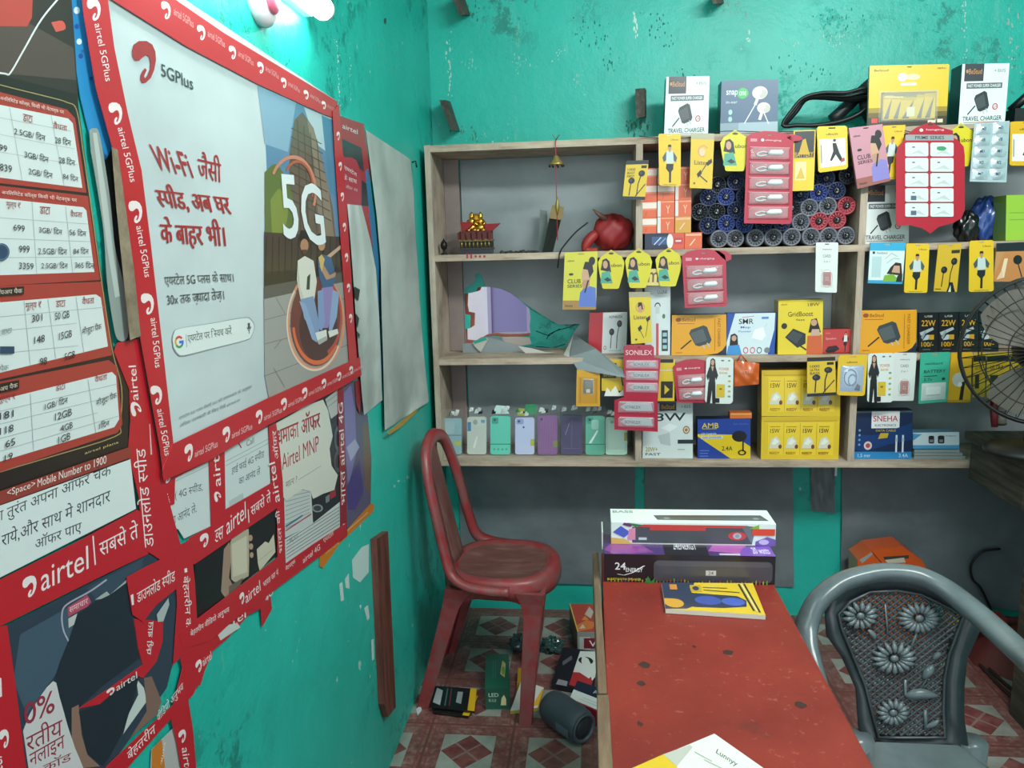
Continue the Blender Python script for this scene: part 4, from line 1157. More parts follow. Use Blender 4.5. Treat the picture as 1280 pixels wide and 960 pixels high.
ords = ['first', 'second', 'third', 'fourth', 'fifth', 'sixth', 'seventh', 'eighth', 'ninth']
for ri, row in enumerate(can):
    for ci, (x, y, k) in enumerate(row):
        p = U(x, y, 1, 2.67)
        if ri == 0: p.z = zs + .0303
        if k in protos: e = copy_tree(protos[k])
        else: e = protos[k] = canister(*kinds[k], '')
        e.location = p
        e['label'] = '%s-rimmed round canister end, %s from the left in the %s row of the stack' % (kname[k], ords[ci], ['bottom', 'second', 'third', 'fourth', 'top'][ri])

# --- packs hanging in front of the top row ----------------------------------
def earpack(A, words=('1000', 'BEAST', 'FIRST')):
    A.R('17181a', 0, .90, 1, 1).R('17181a', 0, 0, 1, .08)
    for k, w_ in enumerate(words): A.shape('17181a', text(w_, True), (.10, .74 - .09 * k), (.34, 0), (0, .065))
    A.R('17181a', .70, .80, .94, .87); buds(A, .1, .10, .85, .66); A.L('17181a', [(.55, .08), (.95, .40)], .03)
card('earphone_pack', 'black and yellow earphone pouch hanging left of the orange boxes in front of the upright', 'pack', [(783, 201), (811, 200), (806, 250), (778, 249)], 2.605, 'ddb727', earpack, .004)
def mancard(A):
    A.shape('5a4a12', text('Ubon', True), (.55, .87), (.34, 0), (0, .035)); man(A, .12, .05, .76, .75); A.R('b8931a', .2, .02, .8, .035)
card('earphone_card', 'yellow earphone card with a standing man, leftmost of the cards hung on the top board', 'card', [(823, 167), (851, 167), (851, 233), (824, 232)], 2.615, 'e9bd22', mancard, .003, .04)
def capcard(A):
    A.R('b3a98c', 0, .89, 1, 1).ring('d99a68', .55, .68, .24, .11, .75, 16, .5, 5).E('e6c2a0', .5, .66, .13, .07).shape('5a4020', text('Listen', True), (.18, .43), (.6, 0), (0, .08)); A.L('2a2420', [(.82, .52), (.42, .24), (.78, .12)], .025).P('23201e', [(.70, .47), (.92, .55), (.96, .48), (.76, .41)]).P('23201e', [(.30, .26), (.46, .34), (.52, .27), (.36, .19)]); A.E('6a5520', .2, .09, .05, .02)
card('earphone_card', 'yellow earphone card with a beige header hanging left of the hexagonal pouch', 'card', [(864, 166), (893, 167), (890, 236), (862, 235)], 2.615, 'e2b92b', capcard, .003)
HEX = [(.5, 1), (.70, .90), (.90, .82), (1, .66), (.95, .38), (.80, .02), (.74, 0), (.22, 0), (.16, .02), (.05, .40), (0, .68), (.12, .82), (.30, .90)]
def girlpouch(A):
    A.P('1b1512', [(.10, .48), (.18, .74), (.32, .78), (.44, .70), (.50, .42)]).E('c99a7b', .28, .62, .09, .10).P('4aa08a', [(.08, .14), (.14, .42), (.44, .46), (.56, .14)]).P('1d2f2a', [(.22, .24), (.36, .30), (.52, .22), (.36, .18)]); A.shape('2b2a12', text('ubon', True), (.50, .56), (.40, 0), (0, .09)); A.E('2b2a12', .5, .90, .10, .022)
def hexpouch(q, y, label, g=None): return card('earphone_pouch', label, 'pouch', q, y, 'd9c81f', girlpouch, .004, 0, (.5, .94, .06, .012), g, HEX)
hexpouch([(900, 162), (938, 162), (937, 214), (901, 214)], 2.612, 'yellow hexagonal earphone pouch hanging left of the long red strip on the top board')

def redstrip(label, q, y, n, art_top=None, step=None, head=.16, col='b8203a'):
    """red plastic strip with a row of clear cells that hold white charger heads"""
    out = [(0, 0), (.95, -.01), (1, .02), (1, 1 - head * .75), (.98, 1 - head * .40), (.86, 1 - head * .15), (.62, 1), (.36, 1), (.12, 1 - head * .15), (0, 1 - head * .40)]
    def art(A):
        A.R('d98a95', .08, 1 - head * .72, .22, 1 - head * .52); A.E('f0dfe2', .34, 1 - head * .60, .035, .016); A.shape('e7c9ce', text('charging', True), (.40, 1 - head * .68), (.34, 0), (0, head * .14))
    o, f = card('charger_strip', label, 'strip', q, y, col, art, .003, 0, (.5, 1 - head * .25, .05, .008), None, out, .3, .5)
    ch_ = (1 - head - .03) / n
    for k in range(n):
        v1 = 1 - head - ch_ * k - .008; v0 = v1 - ch_ + .022
        mb = MB(); mb.prism([f(u, v, .0015) for u, v in ((.06, v0), (.94, v0), (.94, v1), (.06, v1))], f.n * -.0012, mat('a81c33' if k % 2 else 'b3243b', .25, coat=.6))
        A = Art(mb, lambda u, v, d: f(u, v, d + .0017), .3)
        A.L('d98c98', [(.07, v1 - .006), (.93, v1 - .006)], .008).L('7c1526', [(.07, v0 + .004), (.93, v0 + .004)], .008)
        cell = mb.build('cell', o)
        mb = MB(); vm = (v0 + v1) / 2; hv = (v1 - v0) * .22; s_ = 1 if k % 2 else -1
        a_ = f(.55 + .02 * s_, vm - hv * .2, .006); c_ = f(.72, vm + hv * .5, .006)
        mb.tube([f(.46, vm, .006), f(.52, vm + hv * .3, .006), f(.74, vm + hv * .4, .006), f(.78, vm + hv * .2, .006)], [.003, .008, .0085, .004], mat('e9eef0', .3), 8)
        mb.tube(smoothc([f(.46, vm, .005), f(.36, vm + hv * .5, .005), f(.22, vm - hv * .3, .005), f(.30, vm - hv, .005), f(.44, vm - hv * .5, .005)], 4), .0022, mat('d3d9dc', .35), 6)
        mb.ell(f(.44, vm - hv * .1, .006), (.004, .003, .004), mat('1c1d20', .3), 8, 5)
        mb.build('charger_head', cell)
        bubble(cell, f, .09, v0 + .004, .91, v1 - .004, .009)
    return o, f
o, f = redstrip('long red strip of five white charger heads hanging from the top board over the canisters', [(934, 163), (992, 165), (990, 279), (930, 279)], 2.603, 5)
MB().prism([f(u, v, .0) for u, v in ((.80, .985), (1.0, .975), (1.16, .955), (1.20, .93), (1.12, .905), (.98, .90), (.85, .94))], f.n * -.003, mat('b8203a', .3, coat=.5)).build('header_tab', o)
def batt(A):
    A.R('e7c42f', 0, .0, 1, .52).R('2f3133', .06, .55, .94, .98); A.P('cfa52b', [(.25, .60), (.75, .60), (.55, .86), (.42, .84)]).shape('d6a52b', text('BATTERY', True), (.08, .56), (.84, 0), (0, .08)); A.R('f0dca0', .12, .18, .62, .48).P('d8b24a', [(.16, .2), (.58, .2), (.38, .40)])
card('battery_pack', 'black and yellow battery card hanging right of the long red strip', 'card', [(992, 163), (1020, 162), (1017, 238), (990, 239)], 2.614, 'dcb526', batt, .003)
def picpack(A):
    A.R('e9e6df', .07, .10, .93, .72).E('f6f5f1', .44, .40, .24, .24).P('1d1f22', [(.50, .62), (.62, .62), (.72, .40), (.84, .22), (.74, .20), (.60, .36), (.46, .22), (.40, .24), (.52, .44)]).E('4a3428', .57, .68, .05, .035).R('9a9488', .10, .2, .14, .6).P('b0484a', [(.76, .16), (.9, .2), (.88, .28), (.78, .24)]); A.shape('4a3b12', text('ubon', True), (.30, .80), (.38, 0), (0, .05))
card('earphone_pack', 'yellow-framed earphone pack with a white picture of a runner under the black cable coil', 'pack', [(1021, 158), (1059, 157), (1060, 211), (1023, 216)], 2.606, 'e8c21c', picpack, .005, .06, (.5, .955, .12, .014))
def clubp(bg):
    def art(A):
        A.R(bg[1], .0, .0, 1, .16); profile_girl(A, .42, .05, .58, .82, bg[2])
        A.shape('1c1d22', text('CLUB', True), (.12, .46), (.40, 0), (0, .075)); A.shape('1c1d22', text('SERIES', True), (.12, .385), (.44, 0), (0, .055)); A.E('2a2b2f', .22, .62, .07, .022); A.shape('4a4a44', text('ubon', True), (.10, .84), (.2, 0), (0, .035)); A.shape('2c2c24', text('bass', True), (.08, .05), (.22, 0), (0, .04))
    return art
card('earphone_box', 'pink flat earphone box with a woman in profile hanging tilted from the top board', 'box', [(1061, 160), (1103, 155), (1113, 226), (1072, 236)], 2.600, 'c98a98', clubp(('c98a98', 'a05a50', '8a7fc4')), .012, 0, (.5, .965, .08, .010))
card('earphone_card', 'yellow earphone card with a standing man tucked behind the pink box', 'card', [(1104, 157), (1132, 156), (1122, 224), (1098, 224)], 2.618, 'e9bd22', mancard, .003)
# red card with ten white cells
OCT = [(.5, 1), (.64, .955), (.83, .92), (.83, .86), (.90, .84), (.985, .78), (1, .70), (1, .22), (.95, .14), (.84, .10), (.62, .06), (.5, 0), (.38, .05), (.18, .08), (.02, .07), (0, .12), (0, .70), (.03, .78), (.12, .84), (.14, .88), (.30, .95)]
def primeart(A):
    A.R('9b9fa2', .14, .835, .84, .885).shape('2c2d30', text('PRIME SERIES', True), (.28, .845), (.42, 0), (0, .03)); A.E('f0d8dc', .37, .925, .028, .014).shape('e9c9ce', text('hanging', True), (.44, .918), (.26, 0), (0, .02))
o, f = card('earphone_card', 'red octagonal card with ten white cells hanging in the top right compartment', 'card', [(1120, 152), (1206, 152), (1206, 292), (1120, 292)], 2.598, 'b5192f', primeart, .003, 0, (.5, .975, .04, .008), None, OCT, .3, .5)
for rr in range(5):
    for cc in range(2):
        u0 = .13 + .365 * cc; v1 = .815 - .135 * rr; u1 = u0 + .335; v0 = v1 - .122
        mb = MB(); mb.prism([f(u, v, .0035) for u, v in rrect(u0, v0, u1, v1, .03, .012, 3)], f.n * -.003, mat('dfe3e2', .2, coat=.7))
        A = Art(mb, lambda u, v, d: f(u, v, d + .0037), .25)
        A.P('c3cac8', [(u0 + .03, v0 + .01), (u0 + .16, v0 + .03), (u0 + .29, v0 + .015), (u0 + .20, v0 + .06)]).R('55606a', u0 + .10, v1 - .045, u0 + .14, v1 - .035)
        if (rr, cc) == (0, 1): A.E('4a9a6a', u0 + .16, v0 + .07, .07, .02)
        if cc == 0 and rr > 2: A.R('5d6a7c', u0 + .08, v0 + .015, u0 + .16, v0 + .055)
        mb.build('white_cell', o)
hexpouch([(1184, 154), (1219, 153), (1217, 208), (1185, 208)], 2.620, 'yellow earphone pouch half hidden behind the red octagonal card')
# silver strip of foil cells
def foil(A): A.R('aebfc6', .0, .0, 1, 1)
o, f = card('foil_strip', 'silver foil strip of ten small pockets hanging right of the red octagonal card', 'strip', [(1218, 154), (1262, 151), (1258, 228), (1212, 227)], 2.602, 'b7c6cc', foil, .002, 0, None, rough=.2)
for rr in range(5):
    for cc in range(2):
        u0 = .05 + .48 * cc; v1 = .98 - .19 * rr; v0 = v1 - .18
        mb = MB()
        def pk(a, b_): 
            return f(u0 + .43 * a, v0 + (v1 - v0) * b_, .001 + .006 * math.sin(PI * a) * math.sin(PI * b_) + .0012 * math.sin(a * 9 + rr) * math.sin(b_ * 7 + cc))
        mb.grid(pk, 8, 6, mat('c5d2d8', .18, .35))
        A = Art(mb, lambda u, v, d: f(u, v, d + .008), .3); A.shape('3f5a78', text(['M3', 'V8', 'M1', 'X2', 'M7'][rr], True), (u0 + .14, v0 + .07), (.12, 0), (0, .05))
        mb.build('foil_pocket', o)
card('earphone_pack', 'yellow pack with a white picture hanging at the right edge beside the silver foil strip', 'pack', [(1263, 152), (1302, 151), (1302, 207), (1262, 207)], 2.606, 'e0ae1c', picpack, .005, .05)

# --- top right compartment -------------------------------------------------
carton('charger_box', 'white travel charger box standing in the top right compartment behind the red card', 'box', [(1080, 232), (1137, 231), (1136, 301), (1077, 302)], ZB[2], 2.70, .06, 'dfe5e2', charger_art, '30343a')
b = MB(); c = U(1231, 276, 1, 2.80); c.z = ZB[2] + .068
def bag(u, v):
    th = 2 * PI * u; ph = -PI / 2 + PI * v; R = 1 + .10 * math.sin(4 * th + 3 * ph) + .07 * math.sin(7 * th - 5 * ph) + .04 * math.sin(15 * th + 8 * ph)
    return c + Vector((.048 * R * math.cos(ph) * math.cos(th), .045 * R * math.cos(ph) * math.sin(th), max(.072 * R * math.sin(ph), -.067)))
b.grid(bag, 44, 26, mat('2f4f96', .3, coat=.5)); tag(b.build('blue_bag'), 'crumpled blue plastic bag in the top right compartment beside the green box', 'bag')
b = MB(); c2 = U(1208, 285, 1, 2.72); c2.z = ZB[2] + .045
def bag2(u, v):
    th = 2 * PI * u; ph = -PI / 2 + PI * v; R = 1 + .12 * math.sin(5 * th + 4 * ph) + .08 * math.sin(8 * th - 5 * ph)
    return c2 + Vector((.036 * R * math.cos(ph) * math.cos(th), .030 * R * math.cos(ph) * math.sin(th), max(.05 * R * math.sin(ph), -.0445)))
b.grid(bag2, 36, 22, mat('101215', .3, coat=.4)); tag(b.build('black_bag'), 'crumpled black plastic bag below the red octagonal card', 'bag')
def gb(A): A.ring('3f6a1a', .72, .84, .10, .07, .7, 14); A.R('7fa82e', .1, .6, .9, .62).R('7fa82e', .1, .45, .9, .47).shape('5d8a22', text('eco', True), (.62, .66), (.2, 0), (0, .05))
carton('green_box', 'lime green box at the right edge of the top right compartment', 'box', [(1258, 244), (1300, 243), (1300, 300), (1257, 300)], ZB[2], 2.68, .08, '9bc53c', gb, '6f962a')

# --- middle row: hanging ---------------------------------------------------
card('earphone_box', 'yellow flat earphone box with a woman in profile hanging right of the torn hole', 'box', [(706, 316), (747, 314), (745, 387), (703, 387)], 2.612, 'd7cc3a', clubp(('d7cc3a', 'a9803a', '5a74c4')), .012, 0, (.5, .965, .10, .010))
hexpouch([(747, 312), (781, 312), (780, 361), (748, 361)], 2.616, 'yellow hexagonal earphone pouch, left of the three under the second board')
hexpouch([(781, 310), (816, 310), (814, 360), (782, 360)], 2.616, 'yellow hexagonal earphone pouch, middle of the three under the second board')
hexpouch([(819, 309), (853, 309), (851, 358), (820, 358)], 2.616, 'yellow hexagonal earphone pouch, right of the three under the second board')
def mtag(A): A.shape('6b5220', text('m', True), (.12, .2), (.76, 0), (0, .6))
card('small_pack', 'small cream and yellow pack between the two right hexagonal pouches', 'pack', [(808, 336), (826, 336), (825, 357), (807, 357)], 2.622, 'dcc476', mtag, .004, 0, None)
o, f = redstrip('short red strip of three white charger heads hanging under the second board', [(852, 312), (907, 311), (909, 382), (856, 385)], 2.606, 3, head=.27)
MB().prism([f(u, v, .0) for u, v in ((.74, .985), (1.0, .96), (1.12, .90), (1.13, .82), (1.02, .78), (.90, .86))], f.n * -.003, mat('b8203a', .3, coat=.5)).build('header_tab', o)
def usbcard(A):
    A.R('c9463f', .34, .14, .72, .42).R('8f2b2b', .38, .16, .68, .40).shape('d98a80', text('32', True), (.45, .24), (.16, 0), (0, .07)); A.ring('9aa3a3', .53, .28, .26, .18, .94, 20)
    A.shape('66706f', text('memory', True), (.3, .84), (.42, 0), (0, .03)); A.shape('7d8786', text('CARD', True), (.32, .70), (.36, 0), (0, .06)); A.shape('7d8786', text('2 in 1', True), (.36, .60), (.28, 0), (0, .04))
o, f = card('memory_card_pack', 'white card with a red memory card hanging alone under the top row canisters', 'card', [(1020, 303), (1048, 303), (1046, 366), (1019, 365)], 2.612, 'dfe2de', usbcard, .003, .03)
bubble(o, f, .26, .10, .80, .46, .005)
def bluecard(A):
    A.R('d9e4e2', 0, .08, 1, .80).R('2f9ac6', 0, 0, 1, .06); A.R('2a3338', .08, .72, .15, .78).shape('55666a', text('Neckband', True), (.2, .72), (.3, 0), (0, .05)); A.R('b7cfd2', .08, .15, .35, .66)
    A.P('2a1a14', [(.52, .24), (.62, .40), (.76, .52), (.92, .50), (.98, .20)]).P('c99f84', [(.66, .28), (.72, .44), (.88, .44), (.90, .26)]).P('7fae2e', [(.42, .05), (.46, .20), (.70, .24), (.96, .06)]).P('1c2022', [(.80, .05), (.84, .2), (.98, .24), (.98, .05)]); A.L('9aa6a4', [(.45, .60), (.62, .74), (.80, .66)], .012).L('9aa6a4', [(.5, .5), (.7, .62), (.86, .6)], .012)
card('neckband_pack', 'sky-blue and white neckband pack hanging right of the right upright under the second board', 'pack', [(1088, 303), (1132, 303), (1128, 355), (1085, 354)], 2.612, '37a6d2', bluecard, .005, 0, (.5, .95, .10, .015))
card('earphone_card', 'yellow earphone card with a man hanging next to the sky-blue neckband pack', 'card', [(1133, 304), (1162, 305), (1159, 366), (1130, 366)], 2.612, 'e9bd22', mancard, .003, .04)
def bigbuds(A): A.R('2a2a22', .6, .80, .96, .87); buds(A, .15, .10, .80, .62); A.P('1c1d20', [(.55, .0), (.66, .2), (.78, .2), (.92, .0)]).P('d8d5c4', [(.62, .0), (.70, .14), (.74, .0)]).R('6a5512', .04, .04, .3, .06)
card('earphone_card', 'mustard earphone card with two black earbuds hanging between two cards showing a man', 'card', [(1173, 306), (1202, 304), (1196, 365), (1167, 364)], 2.612, 'd6ac2b', bigbuds, .003)
card('earphone_card', 'yellow earphone card with a man hanging left of the orange-brown pack', 'card', [(1212, 301), (1242, 300), (1242, 364), (1211, 365)], 2.612, 'e9bd22', mancard, .003, .04)
def brown(A):
    A.R('1d1e26', 0, .78, 1, 1).P('c9834a', [(0, 0), (0, .20), (.2, .78), (1, .78), (1, .3), (.6, .1), (.5, 0)]).P('ecd2b0', [(.12, .1), (.2, .6), (.28, .6), (.22, .1)]).E('16171a', .50, .56, .10, .12).L('16171a', [(.5, .5), (.62, .06)], .025).P('e8c4a0', [(.05, .05), (.16, .3), (.2, .1)]).P('7a84a8', [(.5, .0), (.6, .12), (.8, .06), (.9, 0)])
card('earphone_pack', 'orange-brown earphone pack with a dark header hanging at the right edge above the fan', 'pack', [(1246, 304), (1300, 302), (1300, 352), (1242, 352)], 2.610, 'c98f5a', brown, .005, 0, (.3, .95, .06, .012))

# --- middle row: standing ---------------------------------------------------
zm = ZB[1]
def sonibox(A):
    A.R('b5232f', 0, 0, .36, 1); A.shape('2a2c2e', text('SONILEX', True), (.52, .86), (.36, 0), (0, .06)); buds(A, .50, .12, .40, .70); A.ring('8a4a4a', .44, .14, .04, .05, .7, 12); A.shape('7ab0bb', text('sound', True), (.55, .05), (.3, 0), (0, .05))
carton('earphone_box', 'red and white earphone box standing on the middle board behind the grey flap', 'box', [(737, 391), (784, 390), (783, 443), (735, 443)], zm, 2.735, .045, 'd3dada', sonibox, '9a1f2b')
def cablebox(A):
    A.shape('5a6468', text('U.LINE', True), (.5, .88), (.38, 0), (0, .05)); A.ring('2a2d30', .50, .70, .12, .06, .7, 14, 0, PI); A.R('c9d0d2', .42, .60, .58, .70).R('dfe4e4', .46, .48, .54, .60).R('c4545a', .44, 0, .54, .46); A.E('5a7a58', .74, .56, .06, .035)
    A.R('27383c', .66, .06, .90, .36)
    for k in range(3): A.R('9fc3c9', .70, .09 + .09 * k, .86, .145 + .09 * k)
carton('cable_box', 'tall white data cable box standing behind the small hanging yellow card in the middle row', 'box', [(806, 358), (838, 356), (838, 445), (806, 446)], zm, 2.675, .03, 'd9e2e4', cablebox, 'aeb8ba')
def listen(A):
    A.R('a59b82', 0, .90, 1, 1); A.ring('d58a74', .5, .70, .22, .10, .8, 16).E('c99472', .5, .68, .11, .07).P('1a1412', [(.38, .70), (.42, .80), (.58, .80), (.64, .66), (.58, .66), (.54, .74)]); A.shape('5a4418', text('Listen', True), (.18, .47), (.6, 0), (0, .08)); A.P('1c1c1c', [(.74, .48), (.95, .54), (.95, .46), (.80, .41)]).P('1c1c1c', [(.34, .30), (.5, .36), (.56, .29), (.40, .23)]).L('1c1c1c', [(.85, .44), (.7, .12)], .02).L('1c1c1c', [(.45, .26), (.62, .10)], .02); A.E('5a4a1a', .25, .08, .05, .02)
card('earphone_card', 'narrow yellow earphone card with grey header before the tall white cable box', 'card', [(786, 365), (813, 365), (815, 428), (789, 430)], 2.612, 'e0c32c', listen, .003)
def orangebox(A):
    A.P('1f2a44', [(.62, 0), (1, 0), (1, .26), (.93, .12), (.84, .04)]); A.E('9a4a18', .12, .88, .05, .05); A.shape('8f4a12', text('BeStud', True), (.19, .84), (.24, 0), (0, .08)); A.R('a8641c', .1, .78, .42, .795)
    adapter(A, .32, .22, .42, .52, '3d4346', '555c5f'); A.R('b06a1c', .785, .1, .795, .9).shape('8f4a12', text('FAST CHARGER', True), (.90, .12), (0, .70), (-.06, 0)) if False else A.R('b06a1c', .785, .1, .795, .9); A.l += 1; A.shape('a0611c', text('FAST CHARGER', True), (.84, .90), (0, -.70), (.05, 0)); A.R('b0661c', .08, .06, .2, .075)
carton('charger_box', 'orange charger box with a grey adapter, left of the blue and white charger box', 'box', [(840, 394), (908, 393), (908, 446), (839, 448)], zm, 2.665, .05, 'e8a11f', orangebox, '3b3f4a')
def smr(A):
    A.P('1f4fa8', [(0, 0), (0, 1), (.16, 1), (.0, .30)]).P('1f4fa8', [(1, 1), (1, 0), (.86, 0), (.97, .6), (.97, 1)]); A.shape('2b2e33', text('SMR', True), (.24, .74), (.30, 0), (0, .13)); A.L('c9484a', [(.3, .90), (.55, .93)], .012); A.shape('3f6db5', text('Mop', True), (.28, .62), (.2, 0), (0, .07)).shape('6a86b5', text('Power', True), (.24, .54), (.26, 0), (0, .05))
    A.P('f7fafa', [(.52, .40), (.56, .60), (.74, .66), (.80, .46), (.72, .32)]).P('dbe2e4', [(.52, .40), (.56, .36), (.74, .29), (.72, .34)]).L('c9d2d4', [(.78, .66), (.82, .74)], .015)
    A.P('1a1513', [(.06, .22), (.08, .48), (.16, .52), (.22, .46), (.24, .22)]).E('c99f84', .15, .40, .05, .07).P('3f8fd0', [(.0, .0), (.04, .22), (.26, .24), (.32, .0)])
    for k, c_ in enumerate(('d0414a', 'd0414a', '555b66')): A.ring(c_, .40 + .14 * k, .10, .055, .08, .72, 14)
    A.E('7a7f86', .84, .10, .06, .07).R('5d8ac9', .70, .86, .84, .91)
carton('charger_box', 'blue and white charger box between an orange box and the tall yellow box', 'box', [(909, 392), (971, 391), (968, 443), (908, 444)], zm, 2.67, .05, 'd7e3ea', smr, '1d468f')
def grid_(A):
    A.R('d0b320', 0, .97, 1, 1).shape('8a6a12', text('ubon', True), (.06, .91), (.14, 0), (0, .04)); A.shape('4b3f16', text('GridBoost', True), (.22, .70), (.56, 0), (0, .09)).shape('6b5a1c', text('fast', True), (.40, .62), (.2, 0), (0, .04)).shape('5a4a14', text('18W', True), (.66, .88), (.26, 0), (0, .06))
    A.E('2b2820', .14, .53, .065, .055).P('262b2d', [(.16, .32), (.34, .48), (.62, .38), (.62, .20), (.44, .12)]).P('3d4548', [(.20, .32), (.34, .44), (.56, .36), (.42, .20)]).L('262b2d', [(.5, .16), (.64, .08)], .03)
    A.P('d0602f', [(.64, .0), (.66, .34), (.98, .36), (1, 0)]).P('1d1512', [(.68, .40), (.74, .64), (.86, .66), (.96, .40)]).E('c99a7b', .80, .58, .07, .06).P('caa690', [(.72, .34), (.76, .46), (.92, .46), (.94, .34)])
carton('charger_box', 'tall yellow charger box standing left of the small red box in the middle row', 'box', [(973, 376), (1029, 374), (1028, 443), (972, 443)], zm, 2.66, .06, 'e8c92e', grid_, 'b89a22')
def redbox(A):
    A.shape('e3a29c', text('Speaker', True), (.10, .56), (.40, 0), (0, .11)).shape('d98a86', text('ubon', True), (.1, .82), (.16, 0), (0, .06)); A.P('26191b', [(.1, .12), (.2, .3), (.5, .34), (.62, .2), (.44, .06), (.16, .04)]); man(A, .68, .06, .28, .84, 'e0dcd8', '20222a', '16171c'); A.R('8f1f24', .0, 0, 1, .05)
carton('red_box', 'small red box with a man in a suit beside the tall yellow charger box', 'box', [(1029, 412), (1064, 411), (1062, 441), (1028, 442)], zm, 2.665, .05, 'c23a3a', redbox, '7a1c20')
carton('charger_box', 'orange charger box with a grey adapter, left of the black 22W cards', 'box', [(1074, 388), (1146, 387), (1145, 441), (1072, 442)], zm, 2.665, .05, 'e8a11f', orangebox, '3b3f4a')
def w22(A):
    A.shape('b9b3a4', text('USB', True), (.3, .88), (.4, 0), (0, .05)).shape('d9a32b', text('22W', True), (.14, .66), (.72, 0), (0, .15)); A.P('aeb6bb', [(.05, .50), (.72, .63), (.78, .57), (.12, .42)]).P('8d979d', [(.12, .38), (.34, .56), (.40, .52), (.20, .32)]).P('b9c1c6', [(.2, .30), (.4, .44), (.55, .44), (.5, .32)]); A.R('c9962b', .52, .32, .78, .44).shape('d9a32b', text('100/-', True), (.14, .14), (.62, 0), (0, .12)); A.R('6f7276', .2, .06, .6, .075)
for k in range(4):
    x0 = 1148.5 + 25.2 * k
    card('charger_card', '%s black card with yellow 22W lettering standing in the middle row behind the fan side' % ['leftmost', 'second', 'third', 'rightmost'][k], 'card', [(x0, 391 - k * .4), (x0 + 24.4, 390.5 - k * .4), (x0 + 24.2, 440 - k * .3), (x0 - .4, 440.4 - k * .3)], 2.67, '1b1d22', w22, .010, 0, None, 'black 22W charger cards')

# --- bottom row: hanging -----------------------------------------------------
def son(label, q, y):
    out = [(0.12, 1), (.62, 1), (.70, .97), (.70, .80), (1, .79), (1, .0), (.0, .0), (.0, .12)]
    o, f = card('memory_strip', label, 'strip', q, y, 'b3203c', None, .003, 0, None, None, [(.26, 1), (.78, 1), (.84, .97), (.84, .86), (.98, .85), (.92, .38), (.92, .01), (.0, .02), (.0, .36), (.20, .40), (.20, .98)], .3, .5)
    mb = o.data
    b = MB(); A = Art(b, f, .3, .5); A.E('6f1324', .52, .97, .03, .012); A.shape('ecc6cc', text('SONILEX', True), (.24, .885), (.56, 0), (0, .055)); b.build('header_print', o)
    spans = [(.24, .93, .83, .73), (.24, .93, .71, .60), (.24, .93, .575, .46), (.06, .86, .36, .22), (.06, .86, .18, .05)]
    for k, (u0, u1, v1, v0) in enumerate(spans):
        b = MB(); b.prism([f(u, v, .002) for u, v in rrect(u0, v0, u1, v1, .02, .012, 3)], f.n * -.0017, mat('c46a7e' if k < 3 else 'b03a52', .25, coat=.6))
        A = Art(b, lambda u, v, d: f(u, v, d + .0022), .3, .4)
        A.P('a9a6b0', [(u0 + .06, (v0 + v1) / 2), (u0 + .2, v1 - .02), (u1 - .08, v1 - .025), (u1 - .05, v0 + .03), (u0 + .2, v0 + .025)]); A.shape('23141a', text('SONILEX', True), (u0 + .16, (v0 + v1) / 2 - .018), (.34, 0), (0, .036)); A.L('dcb4bf', [(u0 + .05, v1 - .012), (u1 - .05, v1 - .012)], .008)
        c_ = b.build('cell', o); bubble(c_, f, u0 + .01, v0 + .004, u1 - .01, v1 - .004, .006)
    return o
son('long pinkish red strip of five pockets hanging before the left upright in the bottom row', [(768, 431), (827, 431), (827, 541), (768, 539)], 2.594)
def adp(A): A.R('c98f1c', .08, .08, .92, .80).R('1f1c18', .30, .36, .70, .74).R('3a342c', .34, .54, .66, .70).R('d9c48a', .42, .38, .58, .48).R('a87418', .15, .1, .18, .78).R('a87418', .82, .1, .85, .78)
o, f = card('adapter_card', 'amber card with a small black adapter hanging under the tip of the grey flap', 'card', [(721, 462), (750, 464), (750, 508), (720, 508)], 2.618, 'd99e1f', adp, .004, 0, None)
bubble(o, f, .26, .32, .74, .78, .006)
def ep2(A): A.R('17181a', 0, 0, 1, .16).shape('e3c23a', text('1000', True), (.10, .60), (.4, 0), (0, .11)) ; A.R('17181a', 0, .5, .55, .9); A.l += 1; A.shape('d9b62b', text('ULTRA', True), (.08, .66), (.40, 0), (0, .10)).shape('d9b62b', text('BASS', True), (.08, .54), (.36, 0), (0, .10)); A.P('eceae0', [(.1, .02), (.2, .26), (.34, .14), (.52, .30), (.66, .10), (.9, .24), (.94, .02)]).L('17181a', [(.66, .8), (.8, .3)], .05).L('17181a', [(.86, .8), (.9, .34)], .05)
card('earphone_pack', 'yellow and black earphone pack hanging between the amber card and the pinkish strip', 'pack', [(752, 449), (786, 449), (785, 496), (752, 496)], 2.622, 'd9b326', ep2, .004, 0, None)
def play(A): A.R('17181a', .1, .92, .9, 1).R('23211b', .25, .12, .9, .50).P('d8b52b', [(.45, .2), (.45, .42), (.72, .31)]).R('cfd0c4', 0, .74, 1, .76).R('2a2820', 0, .0, 1, .05)
card('earphone_pack', 'yellow pack with a play mark hanging between the pinkish strip and the two-cell red strip', 'pack', [(821, 449), (844, 449), (843, 504), (820, 504)], 2.622, 'dfbb26', play, .004, 0, None)
redstrip('small red strip with two charger heads hanging left of the white card with a woman', [(841, 451), (887, 447), (886, 503), (846, 503)], 2.614, 2, head=.34)
def wcard(A):
    A.shape('d0703a', text('POWER', True), (.48, .72), (.36, 0), (0, .06)).shape('d0903a', text('BANK', True), (.50, .64), (.3, 0), (0, .05)).E('55605f', .60, .93, .06, .015).E('55605f', .84, .93, .04, .015)
    for k in range(5): A.E('c9b13a' if k % 2 else '6fa07a', .86, .16 + .11 * k, .055, .022)
    woman(A, -.02, .0, .52, .98); A.R('d8b52b', .40, .14, .70, .42).R('1a1a1a', .36, .02, .52, .12).R('8a7420', .5, .30, .6, .34)
